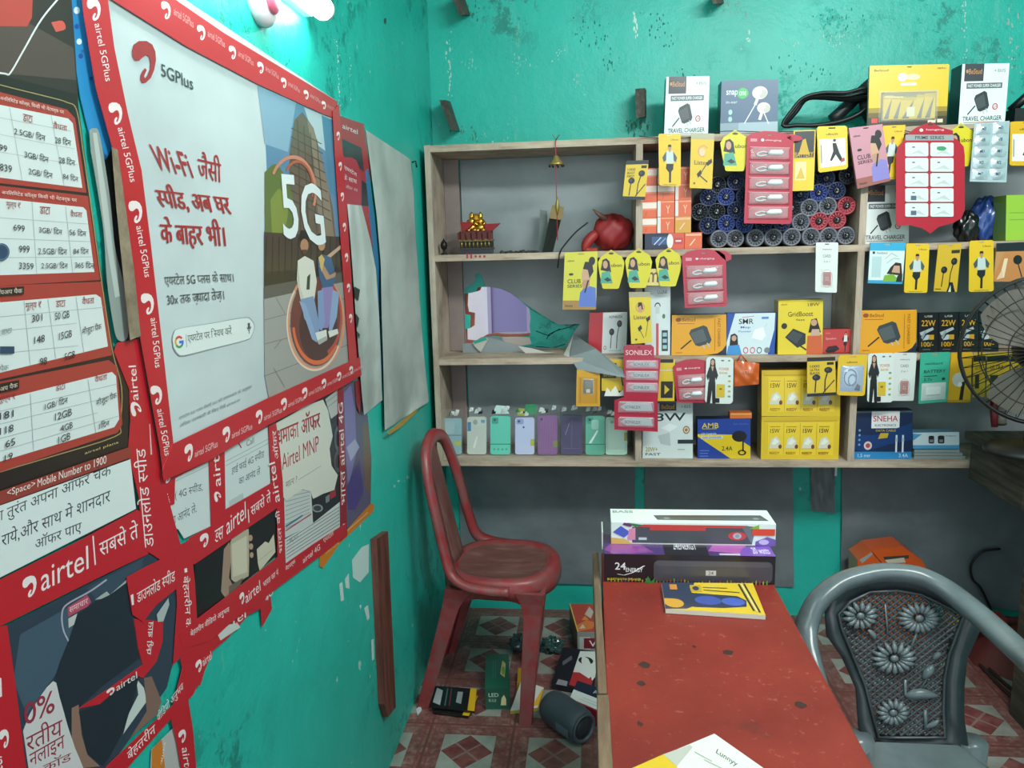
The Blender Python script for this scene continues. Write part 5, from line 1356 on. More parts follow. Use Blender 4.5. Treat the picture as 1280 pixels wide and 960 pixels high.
card('powerbank_card', 'white rounded card with a woman in black hanging left of the orange bag', 'card', [(883, 446), (917, 447), (916, 505), (881, 504)], 2.604, 'dde3df', wcard, .003, .08, None)
card('powerbank_card', 'white card with a woman in black hanging beside a white memory card pack', 'card', [(1085, 442), (1118, 441), (1116, 503), (1084, 503)], 2.604, 'dde3df', wcard, .003, .06, None)
# orange bag
b = MB(); P = px4([(918, 450), (949, 454), (948, 480), (917, 483)], 2.62); f = quadmap(*P)
b.grid(lambda u, v: f(u, v, .004 + .010 * math.sin(PI * u) * math.sin(PI * v) + .003 * math.sin(u * 13 + v * 4) * math.sin(v * 9)), 16, 12, mat('d0602a', .3, coat=.5)); b.grid(lambda u, v: f(u, v, -.002), 2, 2, mat('b04f20', .4))
A = Art(b, lambda u, v, d: f(u, v, d + .016), .4); A.shape('e9a078', text('airtel', True), (.2, .55), (.5, 0), (0, .16))
b.tube([f(.1, .95), f(.25, 1.25), f(.5, 1.0)], .0035, mat('c2571f', .4), 6)
tag(b.build('orange_pouch'), 'small crumpled orange pouch hanging under the middle board right of the white card', 'pouch')
def earpack2(A): earpack(A, ('1000', 'ULTRA', 'BASS'))
card('earphone_pack', 'black and yellow earphone pouch hanging before the upper bulb box', 'pack', [(1009, 447), (1044, 446), (1045, 494), (1009, 496)], 2.606, 'ddb727', earpack2, .004)
def cab(A): A.R('8fa3c4', .10, .10, .90, .74).E('b9c9e2', .45, .45, .26, .24).ring('4c5f86', .45, .44, .24, .22, .8, 18).ring('5d7096', .52, .38, .16, .16, .7, 16); A.P('23304a', [(.6, .14), (.7, .3), (.82, .24), (.8, .12)]).P('dfe6f0', [(.2, .6), (.4, .7), (.34, .58)]); A.shape('6b561a', text('ubon', True), (.3, .80), (.36, 0), (0, .05))
o, f = card('cable_pack', 'yellow-framed pack with a pale blue cable hanging over the right upright in the bottom row', 'pack', [(1048, 444), (1085, 443), (1081, 495), (1046, 494)], 2.600, 'e5b922', cab, .005, .07, (.5, .95, .10, .014))
bubble(o, f, .10, .10, .90, .74, .008)
o, f = card('memory_card_pack', 'white card with a red memory card hanging left of the mint green card', 'card', [(1117, 441), (1146, 441), (1142, 501), (1115, 501)], 2.614, 'dcdfdb', usbcard, .003, .03)
bubble(o, f, .26, .10, .80, .46, .005)
def mint(A): A.R('c9d6d0', .08, .06, .92, .40).R('e6eeea', .24, .14, .74, .32).R('a9beb6', .24, .14, .74, .17); A.shape('1d4a3e', text('neckband', True), (.16, .76), (.6, 0), (0, .05)); A.shape('14352c', text('BATTERY', True), (.14, .60), (.74, 0), (0, .06)).shape('1d4a3e', text('3.7v', True), (.14, .44), (.3, 0), (0, .06)); A.E('1d4a3e', .82, .47, .06, .03).R('1d4a3e', .14, .53, .6, .545)
o, f = card('battery_card', 'mint green battery card hanging in the bottom row right of the white memory card pack', 'card', [(1151, 441), (1188, 440), (1184, 502), (1148, 505)], 2.606, '3fae92', mint, .004, .03, (.5, .955, .12, .016))
bubble(o, f, .1, .07, .9, .40, .008)
def lady(A): A.E('c9c8c4', .42, .46, .28, .14).P('1a1816', [(.5, .05), (.58, .40), (.74, .44), (.66, .05)]).E('e8e6e2', .5, .36, .10, .05).R('b98a18', .0, .0, 1, .05)
card('earphone_card', 'amber earphone card hanging right of the mint green card', 'card', [(1189, 441), (1215, 440), (1213, 503), (1184, 503)], 2.612, 'dda71f', lady, .004, 0, None)
for k, (x0, x1) in enumerate(((1217, 1232), (1234, 1262), (1264, 1292))):
    card('earphone_card', '%s of the dim yellow and black cards hanging behind the fan' % ['narrow leftmost', 'middle', 'rightmost'][k], 'card', [(x0, 441), (x1, 440), (x1 - 1, 496), (x0 - 1, 497)], 2.614, 'c9a21f', lambda A: (A.R('1c1a16', 0, .80, 1, .92), A.shape('1c1a16', text('ULTRA', True), (.15, .62), (.6, 0), (0, .1)), A.R('2b2818', .15, .2, .5, .5)), .004, 0, None)

# --- bottom row: standing ----------------------------------------------------
zl = ZB[0]
# phone cases in clear bags
cases = [  # x0 x1 ytop colour style
 (554, 577, 523, '8fb4bd', 'cam2', 'pale blue-grey phone case at the left end of the row behind the red chair'),
 (584, 608, 521, 'c9cfc6', 'clear', 'clear white phone case with a blue corner, second in the row'),
 (613, 638, 520, '5fd0b9', 'band', 'turquoise phone case with a thin dark band, third from the left'),
 (644, 668, 522, 'c6cdf0', 'cam1', 'pale lilac phone case with a small camera window'),
 (672, 697, 519, '86528f', 'plain', 'purple phone case in a creased clear bag'),
 (701, 728, 519, '3f3462', 'frame', 'dark violet phone case with a framed front'),
 (732, 756, 520, '5cb59b', 'band', 'sea-green phone case with a bright white crease across it'),
 (757, 784, 522, 'b8e8d2', 'pale', 'pale mint phone case at the right end of the row beside the upright')]
for k, (x0, x1, yt, col, st, label) in enumerate(cases):
    y = 2.70 + .002 * (k % 2)
    TL, TR, BR, BL = px4([(x0, yt), (x1, yt), (x1, 571), (x0, 571)], y)
    for p in (BL, BR): p.z = zl + .004
    f = quadmap(TL, TR, BR, BL); mb = MB()
    plate(mb, [f(u, v) for u, v in rrect(0, 0, 1, 1, .16, .06, 4)], [], f.n * -.010, mat(col, .3, coat=.4))
    A = Art(mb, f, .25, .4)
    if st == 'cam2': A.P('a5c0c8', rrect(.12, .58, .62, .92, .12, .08)).R('6f8f98', .0, .52, 1, .55).R('c2bf2b', .62, .26, .98, .36)
    if st == 'clear': A.R('3f7fae', .02, .62, .20, .86).E('9fa6a2', .42, .86, .12, .07).R('5f9fc4', .72, .84, .92, .92).P('e9ece6', [(.3, .2), (.5, .5), (.55, .46), (.4, .16)])
    if st == 'band': A.R('2f6f66', .0, .265, 1, .285).P('3f9f8f', rrect(.08, .80, .40, .96, .06, .03)).E('1f4f48', .22, .90, .06, .03)
    if st == 'band' and k == 2: 
        for q in range(4): A.E('46b09b', .2 + .2 * q, .14, .05, .03)
    if st == 'band' and k == 6: A.P('e9f7f2', [(.16, .30), (.30, .30), (.66, .62), (.60, .64)]); A.P('9fd3c4', rrect(.30, .66, .68, .90, .08, .05))
    if st == 'cam1': A.P('9aa4d6', rrect(.06, .82, .44, .97, .08, .04)).E('3f4a7a', .2, .90, .07, .035).E('3f4a7a', .44, .74, .05, .03).R('b7b836', .80, .24, 1.0, .42)
    if st == 'plain':
        A.R('7d8a3a', .78, .2, 1.0, .36)
        for q in range(7): A.L('a377ad', [(.12 + .12 * q, .06), (.20 + .11 * q, .94)], .016)
        A.E('54305c', .2, .90, .06, .035)
    if st == 'frame': A.ring('6a5f96', .5, .5, .46, .47, .965, 4, PI / 4, 2 * PI + PI / 4) if False else A.L('6d6299', [(.10, .16), (.90, .16)], .012); A.L('6d6299', [(.5, .18), (.52, .9)], .02); A.L('8f86b8', [(.2, .5), (.4, .8)], .02)
    if st == 'pale': A.R('d9f5e8', .12, .10, .88, .92).R('b1a73a', .86, .38, 1.0, .60).E('9fd0b9', .3, .88, .09, .04)
    o = mb.build('phone_case'); tag(o, label, 'phone case', 'phone cases in the bottom left compartment')
    b = MB()
    b.grid(lambda u, v: f(-.10 + 1.2 * u, -.055 + (1.32 if True else 1) * v, .004 + .004 * math.sin(PI * u) * (1 - v) + .004 * max(0, v - .75) * 4 * math.sin(u * 14 + k) + .0015 * math.sin(u * 9 + v * 13 + k)), 16, 20, mat('e8f0ee', .08, alpha=.06, spec=.9)); b.build('clear_bag', o)
    b = MB(); r = random.Random(k)
    cs = ['e9edeb', '1d2022', 'dfeee9', '3f8a5a' if k == 3 else 'c9d2cf']
    for q in range(4):
        u = r.uniform(0, .75); v = 1.04 + r.uniform(0, .12)
        b.prism([f(u, v, .004), f(u + .22, v + .02, .006), f(u + .25, v + .10, .002), f(u + .08, v + .12, .004)], f.n * -.001, mat(cs[q], .2, alpha=.75))
    if k in (2,): b.prism([f(a, c_, .003) for a, c_ in ((.08, 1.06), (.95, 1.06), (.75, 1.26), (.3, 1.28))], f.n * -.001, mat('cfe9e2', .3))
    if k == 3: b.prism([f(a, c_, .003) for a, c_ in ((.5, 1.1), (1.1, 1.08), (1.1, 1.36), (.55, 1.36))], f.n * -.001, mat('2f8f5c', .3)); b.prism([f(a, c_, .004) for a, c_ in ((.1, 1.06), (.5, 1.06), (.5, 1.24), (.2, 1.26))], f.n * -.001, mat('a8a83a', .3))
    b.build('bag_neck', o)
def w8(A):
    A.R('33343a', .33, .84, .67, .99).shape('c99a3a', text('BeStud', True), (.37, .87), (.26, 0), (0, .08)).shape('8a9494', text('+BIS', True), (.76, .88), (.2, 0), (0, .05)); A.shape('17282c', text('18W', True), (.10, .66), (.76, 0), (0, .14))
    A.P('d7dddc', [(.30, .40), (.36, .54), (.54, .62), (.70, .56), (.70, .30), (.56, .22), (.38, .26)]).P('bcc6c5', [(.30, .40), (.54, .46), (.56, .22), (.36, .26)]).P('eaeeed', [(.36, .54), (.54, .62), (.70, .56), (.54, .47)]); A.ring('a8743a', .87, .50, .07, .07, .68, 16).E('a8743a', .87, .5, .03, .03); A.R('24323c', .70, .26, 1, .33)
    A.shape('a8903a', text('20W+', True), (.06, .12), (.24, 0), (0, .08)).shape('3a4446', text('FAST', True), (.06, .05), (.3, 0), (0, .045)); A.R('9aa6a6', .7, .15, .84, .165)
carton('charger_box', 'white charger box with big black 18W lettering in the bottom row beside the left upright', 'box', [(804, 503), (866, 501), (866, 575), (803, 576)], zl, 2.67, .05, 'd6dfde', w8, 'a9b3b2')
def amb(A):
    A.P('e2bf1f', [(.0, .62), (.60, .10), (.68, 0), (1, 0), (1, .30), (.66, .60)]); A.P('e2bf1f', [(0, .62), (.66, .60), (1, .30), (1, .0), (.62, 0), (.0, .56)]); A.P('1f3f96', [(0, .52), (.58, 0), (0, 0)])
    A.shape('e0c43a', text('AMB', True), (.08, .77), (.32, 0), (0, .13)); A.R('c9b13a', .09, .745, .36, .76).shape('b9c6e6', text('USB CHARGER', True), (.06, .60), (.30, 0), (0, .05)) ; A.R('c7cfd9', .06, .50, .48, .57).shape('1f3f96', text('CAR CHARGER', True), (.09, .515), (.36, 0), (0, .04)); A.shape('4f6fc0', text('fast quality', True), (.68, .84), (.28, 0), (0, .05))
    A.E('16171b', .79, .56, .14, .14).L('16171b', [(.86, .48), (.86, .18)], .03).ring('16171b', .84, .15, .08, .07, .6, 14); A.shape('3b3414', text('2.4A', True), (.46, .20), (.2, 0), (0, .11)); A.R('5f7fd0', .04, .12, .2, .14).R('5f7fd0', .04, .19, .22, .21).R('5f7fd0', .04, .05, .2, .07)
carton('charger_box', 'blue and yellow car charger box standing left of the yellow bulb boxes', 'box', [(872, 524), (938, 523), (938, 575), (872, 575)], zl, 2.67, .05, '1f3f96', amb, '16264f')
b = MB(); p = U(911, 514, 1, 2.70); q = U(938, 514, 1, 2.70); zt = U(872, 524, 1, 2.67).z
b.box((p.x, 2.675, zt + .0008), (q.x, 2.715, zt + .022), mat('d9702a', .35, coat=.3)); b.box((p.x + .002, 2.6745, zt + .014), (q.x - .002, 2.675, zt + .019), mat('e9a35c', .4))
tag(b.build('orange_packet'), 'small orange packet lying on the blue and yellow car charger box', 'packet')
def bulbs(A):
    A.R('d9b11f', 0, .90, 1, 1).R('c79c14', .03, .88, .97, .905); A.R('efca32', .07, .10, .93, .86)
    for k in range(4):
        u = .08 + .21 * k
        A.L('c9a31b', [(u, .12), (u, .84)], .006); A.shape('4b3408', text('15W', True), (u + .035, .62), (.12, 0), (0, .10)); A.P('d9d5c0', [(u + .02, .26), (u + .05, .48), (u + .12, .54), (u + .17, .42), (u + .15, .26)]).P('efecdf', [(u + .05, .36), (u + .10, .50), (u + .15, .42), (u + .1, .34)]).E('7a3f1c', u + .165, .30, .022, .05).shape('9a4a14', text('REEDY', True), (u + .03, .12), (.13, 0), (0, .06)); A.R('b98a18', u + .03, .76, u + .16, .775)
def bulbbox(label, q, zb): return carton('bulb_box', label, 'box', q, zb, 2.66, .07, 'e3bd27', bulbs, 'a98a1f', group=None)
o, f = bulbbox('yellow display box of 15W bulbs, lower of the stacked two', [(952, 521), (1050, 520), (1048, 575), (951, 576)], zl)
zt = U(1000, 520.5, 1, 2.66).z
o, f = bulbbox('yellow display box of 15W bulbs, upper of the stacked two', [(952, 463), (1051, 462), (1050, 520), (952, 521)], zt)
def sneha(A):
    A.R('2a86c4', 0, 0, 1, .15).R('4a5f6c', 0, .96, 1, 1); A.R('e9eaea', .30, .64, .78, .99).shape('b32a35', text('SNEHA', True), (.33, .78), (.42, 0), (0, .12)).shape('3a4a66', text('ELECTRONICS', True), (.36, .68), (.36, 0), (0, .045))
    A.P('123a72', [(.0, .5), (.4, .5), (1, .75), (1, .4), (.6, .3), (.2, .15), (0, .2)]); A.shape('c9b13a', text('DATA CABLE', True), (.38, .57), (.34, 0), (0, .045)).P('c9a92b', [(.42, .42), (.46, .54), (.60, .54), (.58, .44)]); A.ring('d9c9cc', .25, .28, .07, .09, .2, 14).E('b9484c', .25, .28, .04, .05)
    for k in range(4): A.E('6f9fc9', .10, .30 + .10 * k, .02, .025)
    for x in (.72, .83): A.R('dbe4ea', x, .14, x + .03, .50).R('aebdc6', x - .005, .36, x + .035, .44)
    A.shape('bfe0f2', text('1.5 mtr', True), (.08, .035), (.22, 0), (0, .075)).shape('bfe0f2', text('3.4A', True), (.78, .035), (.16, 0), (0, .08))
carton('cable_box', 'navy blue data cable box with a white name panel standing in the bottom right compartment', 'box', [(1068, 514), (1141, 513), (1139, 575), (1066, 576)], zl, 2.67, .05, '14284f', sneha, '0e1a33')
def smallwb(A): A.R('4f9fd0', 0, 0, 1, .22).P('4f9fd0', [(0, .5), (.2, .9), (0, .95)]).shape('4a5a66', text('Car Adaptor', True), (.58, .72), (.36, 0), (0, .1)); A.P('23262b', rrect(.34, .32, .46, .80, .03, .08)).P('23262b', rrect(.54, .32, .68, .80, .03, .08)); A.R('8a9198', .36, .40, .44, .56).R('8a9198', .57, .40, .65, .56)
b = MB()
for k in range(3): b.box((U(1142, 570, 1, 2.68).x, 2.675, zl + .0006 + .011 * k), (U(1206 - 4 * k, 570, 1, 2.68).x, 2.74, zl + .0100 + .011 * k), mat('c9d4d6', .08, alpha=.45, spec=.8))
tag(b.build('clear_bag'), 'clear crinkled plastic bag lying under the small blue and white box', 'bag')
carton('adaptor_box', 'small blue and white car adaptor box lying on a crinkled clear bag', 'box', [(1141, 541), (1199, 540), (1199, 562), (1141, 563)], zl + .0338, 2.68, .05, 'd6e3ea', smallwb, '6f9fc0')
# ================================================================== things on the table
bx_y = U(755, 727, 2, TH).y
def flatmap(TL, TR, BR, BL): return quadmap(TL, TR, BR, BL)
# black speaker box lying lengthwise
q = [U(755, 691, 1, bx_y), U(969, 697, 1, bx_y), U(969, 733, 1, bx_y), U(755, 727, 1, bx_y)]
bz0 = TH + .0008; bz1 = (q[0].z + q[1].z) / 2
xa, xb = (q[0].x + q[3].x) / 2, (q[1].x + q[2].x) / 2
BD = .118
def slabbox(x0, x1, y0, y1, z0, z1, front, top, side, fart, tart):
    mb = MB(); m = lambda h: mat(h, .3, coat=.5)
    mb.poly([(x0, y0, z0), (x1, y0, z0), (x1, y0, z1), (x0, y0, z1)], m(front)); mb.poly([(x0, y0, z1), (x1, y0, z1), (x1, y1, z1), (x0, y1, z1)], m(top))
    mb.poly([(x0, y0, z0), (x0, y0, z1), (x0, y1, z1), (x0, y1, z0)], m(side)); mb.poly([(x1, y0, z0), (x1, y1, z0), (x1, y1, z1), (x1, y0, z1)], m(side))
    mb.poly([(x0, y1, z0), (x0, y1, z1), (x1, y1, z1), (x1, y1, z0)], m(side)); mb.poly([(x0, y0, z0), (x0, y1, z0), (x1, y1, z0), (x1, y0, z0)], m(side))
    fart(Art(mb, lambda u, v, d: Vector((x0 + (x1 - x0) * u, y0 - d, z0 + (z1 - z0) * v)), .3, .4))
    tart(Art(mb, lambda u, v, d: Vector((x0 + (x1 - x0) * u, y0 + (y1 - y0) * v, z1 + d)), .3, .4))
    return mb
def bf(A):
    A.P('4a464e', rrect(.295, .04, .985, .80, .03, .18)).P('57525b', rrect(.30, .60, .975, .78, .03, .08)); A.R('c9c3c6', .60, .28, .66, .46); A.l += 1; A.shape('6a646a', text('24', True), (.615, .31), (.03, 0), (0, .12))
    A.shape('e9e9ec', text('24', True), (.065, .44), (.065, 0), (0, .26)).shape('e9e9ec', text('ENERGY', True), (.13, .36), (.10, 0), (0, .15)).L('e9e9ec', [(.08, .28), (.12, .24), (.17, .34), (.24, .60)], .012)
    r = random.Random(2)
    for k in range(46):
        u = .02 + .95 * k / 46; c_ = r.choice(['3f8a3a', '6fae3f', 'b8a83a', '2f5f8a', 'a35a2a'])
        A.R(c_, u, 0, u + .006, r.uniform(.04, .16))
    A.shape('d8c23a', text('BLUETOOTH SPEAKER', True), (.02, .08), (.20, 0), (0, .08)); A.P('2f7f3a', [(.24, .0), (.26, .26), (.28, .05), (.30, .2), (.30, 0)])
def bt(A):
    A.R('17141d', .36, .0, .62, 1).P('8a3f8f', [(0, .2), (.1, .9), (.22, .5), (.3, .1), (.06, 0)]).P('b05aa8', [(.62, .2), (.72, .9), (.88, .6), (.8, .1)]).P('7a4fb0', [(.78, 0), (.84, .4), (1, .5), (1, 0)]).R('c9bfd0', .68, .02, .80, .10); A.shape('d9d3de', text('24ENERGY', True), (.42, .25), (.14, 0), (0, .35)).shape('e0d6ea', text('20 watts', True), (.88, .1), (.10, 0), (0, .3))
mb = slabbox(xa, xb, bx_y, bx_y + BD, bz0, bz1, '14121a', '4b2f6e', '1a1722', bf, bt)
tag(mb.build('speaker_box'), 'black and purple speaker box on the red table, lower of the two stacked', 'box')
# white speaker box on top of it, set back
q2 = [U(764, 651, 2, bz1 + .075), U(764, 680, 2, bz1)]
wy = q2[1].y
p = U(764, 680, 1, wy); p2 = U(969, 686, 1, wy); t1 = U(764, 653, 1, wy)
wz0 = bz1 + .0008; wz1 = t1.z
wyb = U(762, 636, 2, wz1).y
def wf(A):
    A.R('4a4e56', .13, .06, .86, .80).P('c8423f', [(.16, .80), (.20, .92), (.83, .92), (.86, .80)]).R('c8423f', .24, .66, .58, .82).P('6a6e76', [(.86, .06), (.88, .86), (.82, .92), (.80, .80)]); A.R('d9c8cc', .12, .0, .86, .05)
    A.R('c9cdd2', .17, .20, .22, .32); A.P('c8423f', [(.72, .44), (.76, .62), (.80, .44), (.76, .24)]).E('c8423f', .77, .44, .055, .2).E('aeb6bd', .77, .44, .026, .14).E('8f979f', .77, .44, .012, .08)
    A.P('4a5fc0', [(.01, .55), (.06, .85), (.12, .55), (.08, .3)]).P('d98aa8', [(.10, .2), (.11, .7), (.15, .78), (.15, .2)]).P('6a2f6a', [(.07, .9), (.08, 1.0), (.14, .95), (.12, .8)]).P('2f7a4a', [(.10, 1), (.20, .9), (.15, .8)]).P('d8b05a', [(0, 0), (.0, .3), (.08, .25), (.14, 0)])
    A.P('7fae3a', [(.84, .78), (.90, .98), (.90, .78)]).R('d9452f', .86, .48, .995, .78).P('7a5ab0', [(.88, .0), (.88, .2), (.95, .42), (1, .3), (1, 0)]).E('c9b6e0', .93, .18, .03, .12)
def wt(A):
    A.P('454b4c', [(.27, .55), (.29, .22), (.97, .22), (.94, .62)]).P('59605f', [(.30, .40), (.31, .26), (.95, .26), (.94, .42)]); A.E('8f9698', .35, .34, .02, .07).E('8f9698', .90, .36, .02, .07); A.shape('8a9296', text('BASS', True), (.015, .70), (.13, 0), (0, .18))
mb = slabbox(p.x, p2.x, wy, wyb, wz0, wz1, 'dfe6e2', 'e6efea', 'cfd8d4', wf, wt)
tag(mb.build('speaker_box'), 'white speaker box with a red-trimmed speaker picture on top of the black and purple box', 'box')
b = MB(); b.box((xa - .004, bx_y + .05, bz1 - .01), (xa - .0012, bx_y + BD - .002, bz1 + .030), mat('c9ccc4', .5)); tag(b.build('card_flap'), 'small pale cardboard flap standing at the left end of the stacked speaker boxes', 'flap')
# booklet
zt_ = TH + .010
Q = [U(827, 728, 2, zt_), U(941, 729, 2, zt_), U(957, 769, 2, zt_), U(832, 761, 2, zt_)]
mb = MB(); mb.prism(Q, (0, 0, -.0092), mat('e2bb2c', .3, coat=.4), mat('d9d4c6', .7))
f = quadmap(*Q)
A = Art(mb, f, .3, .4)
A.P('2f3a52', [(0, 0), (.0, .1), (.0, 1), (.36, 1), (.30, .6), (.34, .2), (.22, .05)]); A.P('2f3a52', [(.2, .25), (.3, .62), (.78, .55), (.86, .42), (.84, .22), (.6, .14), (.3, .12)]).E('4257a6', .46, .37, .14, .15).E('4a63b8', .72, .36, .12, .13).E('d9a03a', .10, .22, .10, .16).R('d9a03a', .0, .16, .10, .38).R('d88a3a', .08, .72, .16, .92); A.R('c9a02a', .30, .66, .42, .90).E('2f3a52', .36, .78, .035, .08)
A.L('2a2c30', [(.84, .95), (.90, .10)], .02).L('e9d9a0', [(.87, .96), (.93, .08)], .015).L('2a2c30', [(.90, .97), (.955, .06)], .018).L('6a5520', [(.44, .82), (.70, .80)], .02).L('3a3a30', [(.44, .72), (.82, .66)], .02)
tag(mb.build('booklet'), 'thin yellow and navy booklet lying on the red table before the speaker boxes', 'booklet')
# white and yellow sheet at the near edge
zt_ = TH + .012
Q = [U(893, 917, 2, zt_), U(1000, 992, 2, zt_), U(905, 1075, 2, zt_), U(735, 983, 2, zt_)]
mb = MB(); mb.prism(Q, (0, 0, -.0052), mat('dcdad2', .45))
f2 = lambda x, y, d: U(x, y, 2, zt_) + Vector((0, 0, d))
A = Art(mb, f2, .45)
A.P('d9b32c', [(795, 958), (829, 943), (846, 958), (850, 975), (740, 984)]).P('b9b6ac', [(829, 943), (862, 931), (866, 934), (846, 958)]).T3('3a4048', 'Lunnyy', (894, 943), (920, 960), (897, 936)); A.l += 1
A.L('8f938f', [(868, 940), (890, 952)], .8).L('9a9d98', [(880, 950), (905, 962)], .8)
tag(mb.build('catalogue'), 'white and yellow catalogue lying at the near edge of the red table', 'catalogue')

# ================================================================== things on the floor
def fl(x, y): return U(x, y, 2, 0)
def floor_box(name, label, front, height, depth_dir, col, fart=None, tart=None, side=None, top=None, cat='box'):
    """front = two ground pixels of the near face; depth_dir = ground pixel of the far left corner"""
    a, c = fl(*front[0]), fl(*front[1]); d = fl(*depth_dir) - a; d.z = 0
    h = Vector((0, 0, height)); z = Vector((0, 0, .0008)); a += z; c += z
    mb = MB(); m = lambda x: mat(x, .4, coat=.3)
    mb.hexa([a, c, c + d, a + d, a + h, c + h, c + d + h, a + d + h], m(side or col))
    f = quadmap(a + h, c + h, c, a)
    A = Art(mb, f, .35, .3); A.R(col, 0, 0, 1, 1)
    if fart: fart(A)
    g = quadmap(a + d + h, c + d + h, c + h, a + h)
    B_ = Art(mb, g, .35, .3); B_.R(top or col, 0, 0, 1, 1)
    if tart: tart(B_)
    return tag(mb.build(name), label, cat)
# black sachets with yellow ends
def sach(q, z, col, ends, label):
    P = [U(x, y, 2, z) for x, y in q]; mb = MB(); mb.prism(P, (0, 0, -.006), mat(col, .3, coat=.5)); A = Art(mb, quadmap(*P), .3, .4)
    for it in ends: A.P(it[0], it[1])
    return tag(mb.build('sachet'), label, 'sachet')
sach([(541, 857), (596, 861), (593, 889), (539, 883)], .022, '17181a', [('d9a91f', [(.84, 0), (1, 0), (1, 1), (.86, 1)]), ('a9b0b0', [(.03, .2), (.2, .1), (.24, .8), (.1, .9)]), ('8f9696', [(.56, .3), (.68, .25), (.70, .8), (.58, .8)]), ('6a2f33', [(.40, .1), (.43, .1), (.45, .9), (.42, .9)]), ('5a5f60', [(.30, .1), (.33, .1), (.36, .9), (.33, .9)])], 'black and yellow sachet by the red chair leg, upper of the pair')
sach([(546, 864), (598, 870), (586, 895), (541, 889)], .012, '1c1c1c', [('e0b01f', [(.82, 0), (1, 0), (1, 1), (.84, 1)])], 'black and yellow sachet by the red chair leg, lower of the pair')
b = MB(); q_ = fl(524, 892); b.prism([fl(520, 888) + Vector((0, 0, .003)), fl(526, 882) + Vector((0, 0, .006)), fl(527, 889) + Vector((0, 0, .004)), fl(522, 895) + Vector((0, 0, .003))], (0, 0, -.0022), mat('b9bdbc', .6)); tag(b.build('paper_scrap'), 'tiny white paper scrap at the foot of the left wall', 'scrap')
# dark green box
def gf(A): A.shape('b9c9bc', text('LED', True), (.14, .60), (.4, 0), (0, .18)).shape('9fb3a6', text('BULB', True), (.14, .36), (.30, 0), (0, .14)); A.P('d9cf9a', [(.62, .2), (.66, .55), (.76, .7), (.84, .5), (.84, .2)]); A.L('3f7a66', [(.02, .02), (.98, .02)], .02)
def gt(A): A.R('3f6f60', .30, .3, .34, .8).R('3f6f60', .40, .3, .44, .8).P('c2b26a', [(.62, .4), (.72, .8), (.86, .7), (.8, .3)]).E('6a9a3f', .75, .5, .07, .12)
floor_box('green_box', 'dark green bulb box standing on the floor under the red chair', ((607, 887), (638, 887)), .072, (608, 842), '17503f', gf, gt, '10392f', '195a47')
# white and yellow packet behind the chair's front leg
P = [fl(652, 862) + Vector((0, 0, .035)), fl(680, 870) + Vector((0, 0, .03)), fl(672, 889) + Vector((0, 0, .012)), fl(638, 893) + Vector((0, 0, .012))]
mb = MB(); mb.prism(P, (0, 0, -.011), mat('c9c9c4', .4), mat('b9a24a', .5)); A = Art(mb, quadmap(*P), .4); A.P('3f4a60', [(.1, .3), (.2, .7), (.3, .6), (.2, .2)]).P('55607a', [(.3, .2), (.4, .6), (.5, .5), (.42, .15)]).R('d9a22b', .8, .1, 1, .9)
tag(mb.build('packet'), 'white printed packet with yellow edges on the floor behind the front chair leg', 'packet')
P = [fl(648, 845) + Vector((0, 0, .03)), fl(665, 848) + Vector((0, 0, .03)), fl(662, 866) + Vector((0, 0, .01)), fl(646, 864) + Vector((0, 0, .01))]
tag(MB().prism(P, (0, 0, -.009), mat('a8801f', .4)).build('yellow_packet'), 'dull yellow packet on the floor right of the dark green box', 'packet')
# crumpled clear wrappers
def crump(x, y, rx, rz, col, label, seed):
    c = fl(x, y); c.z = rz * .9; r = random.Random(seed); ph = [r.uniform(0, 6) for _ in range(6)]
    def fn(u, v):
        th = 2 * PI * u; p = -PI / 2 + PI * v
        R = 1 + .16 * math.sin(3 * th + 4 * p + ph[0]) + .12 * math.sin(7 * th - 5 * p + ph[1]) + .08 * math.sin(11 * th + 9 * p + ph[2])
        return c + Vector((rx * R * math.cos(p) * math.cos(th), rx * .8 * R * math.cos(p) * math.sin(th), max(rz * R * math.sin(p), -rz * .88)))
    b = MB().grid(fn, 30, 18, mat(col, .15, coat=.8), False); return tag(b.build('crumpled_wrapper'), label, 'wrapper')
crump(652, 812, .042, .030, '4a5a5c', 'crumpled shiny wrapper on the floor behind the dark green box', 1)
crump(690, 814, .042, .026, '2c4a47', 'crumpled dark green wrapper on the floor left of the red and orange box', 2)
# red and orange box against the table side
def rof(A): A.R('b9bcb8', .08, .1, .5, .8).R('7a2430', .25, .35, 1, .75).shape('e9dada', text('V', True), (.45, .42), (.3, 0), (0, .24)); A.R('8fa0a6', .35, .0, 1, .3)
def rot(A): A.P('d9762f', [(.0, .0), (.6, .1), (.9, .3), (.5, .4), (0, .2)]).P('c9b6a8', [(.5, .6), (.8, .9), (.9, .7), (.7, .45)]).R('d9b84a', 0, 0, .05, 1).P('e08a3a', [(.3, .4), (.5, .55), (.6, .4)]).P('d9c0b0', [(.1, .1), (.3, .25), (.36, .12)])
floor_box('red_orange_box', 'red and orange box on the floor beside the far end of the table', ((722, 822), (754, 822)), .098, (712, 785), '8f8f88', rof, rot, '3a2a2c', 'b8402c')
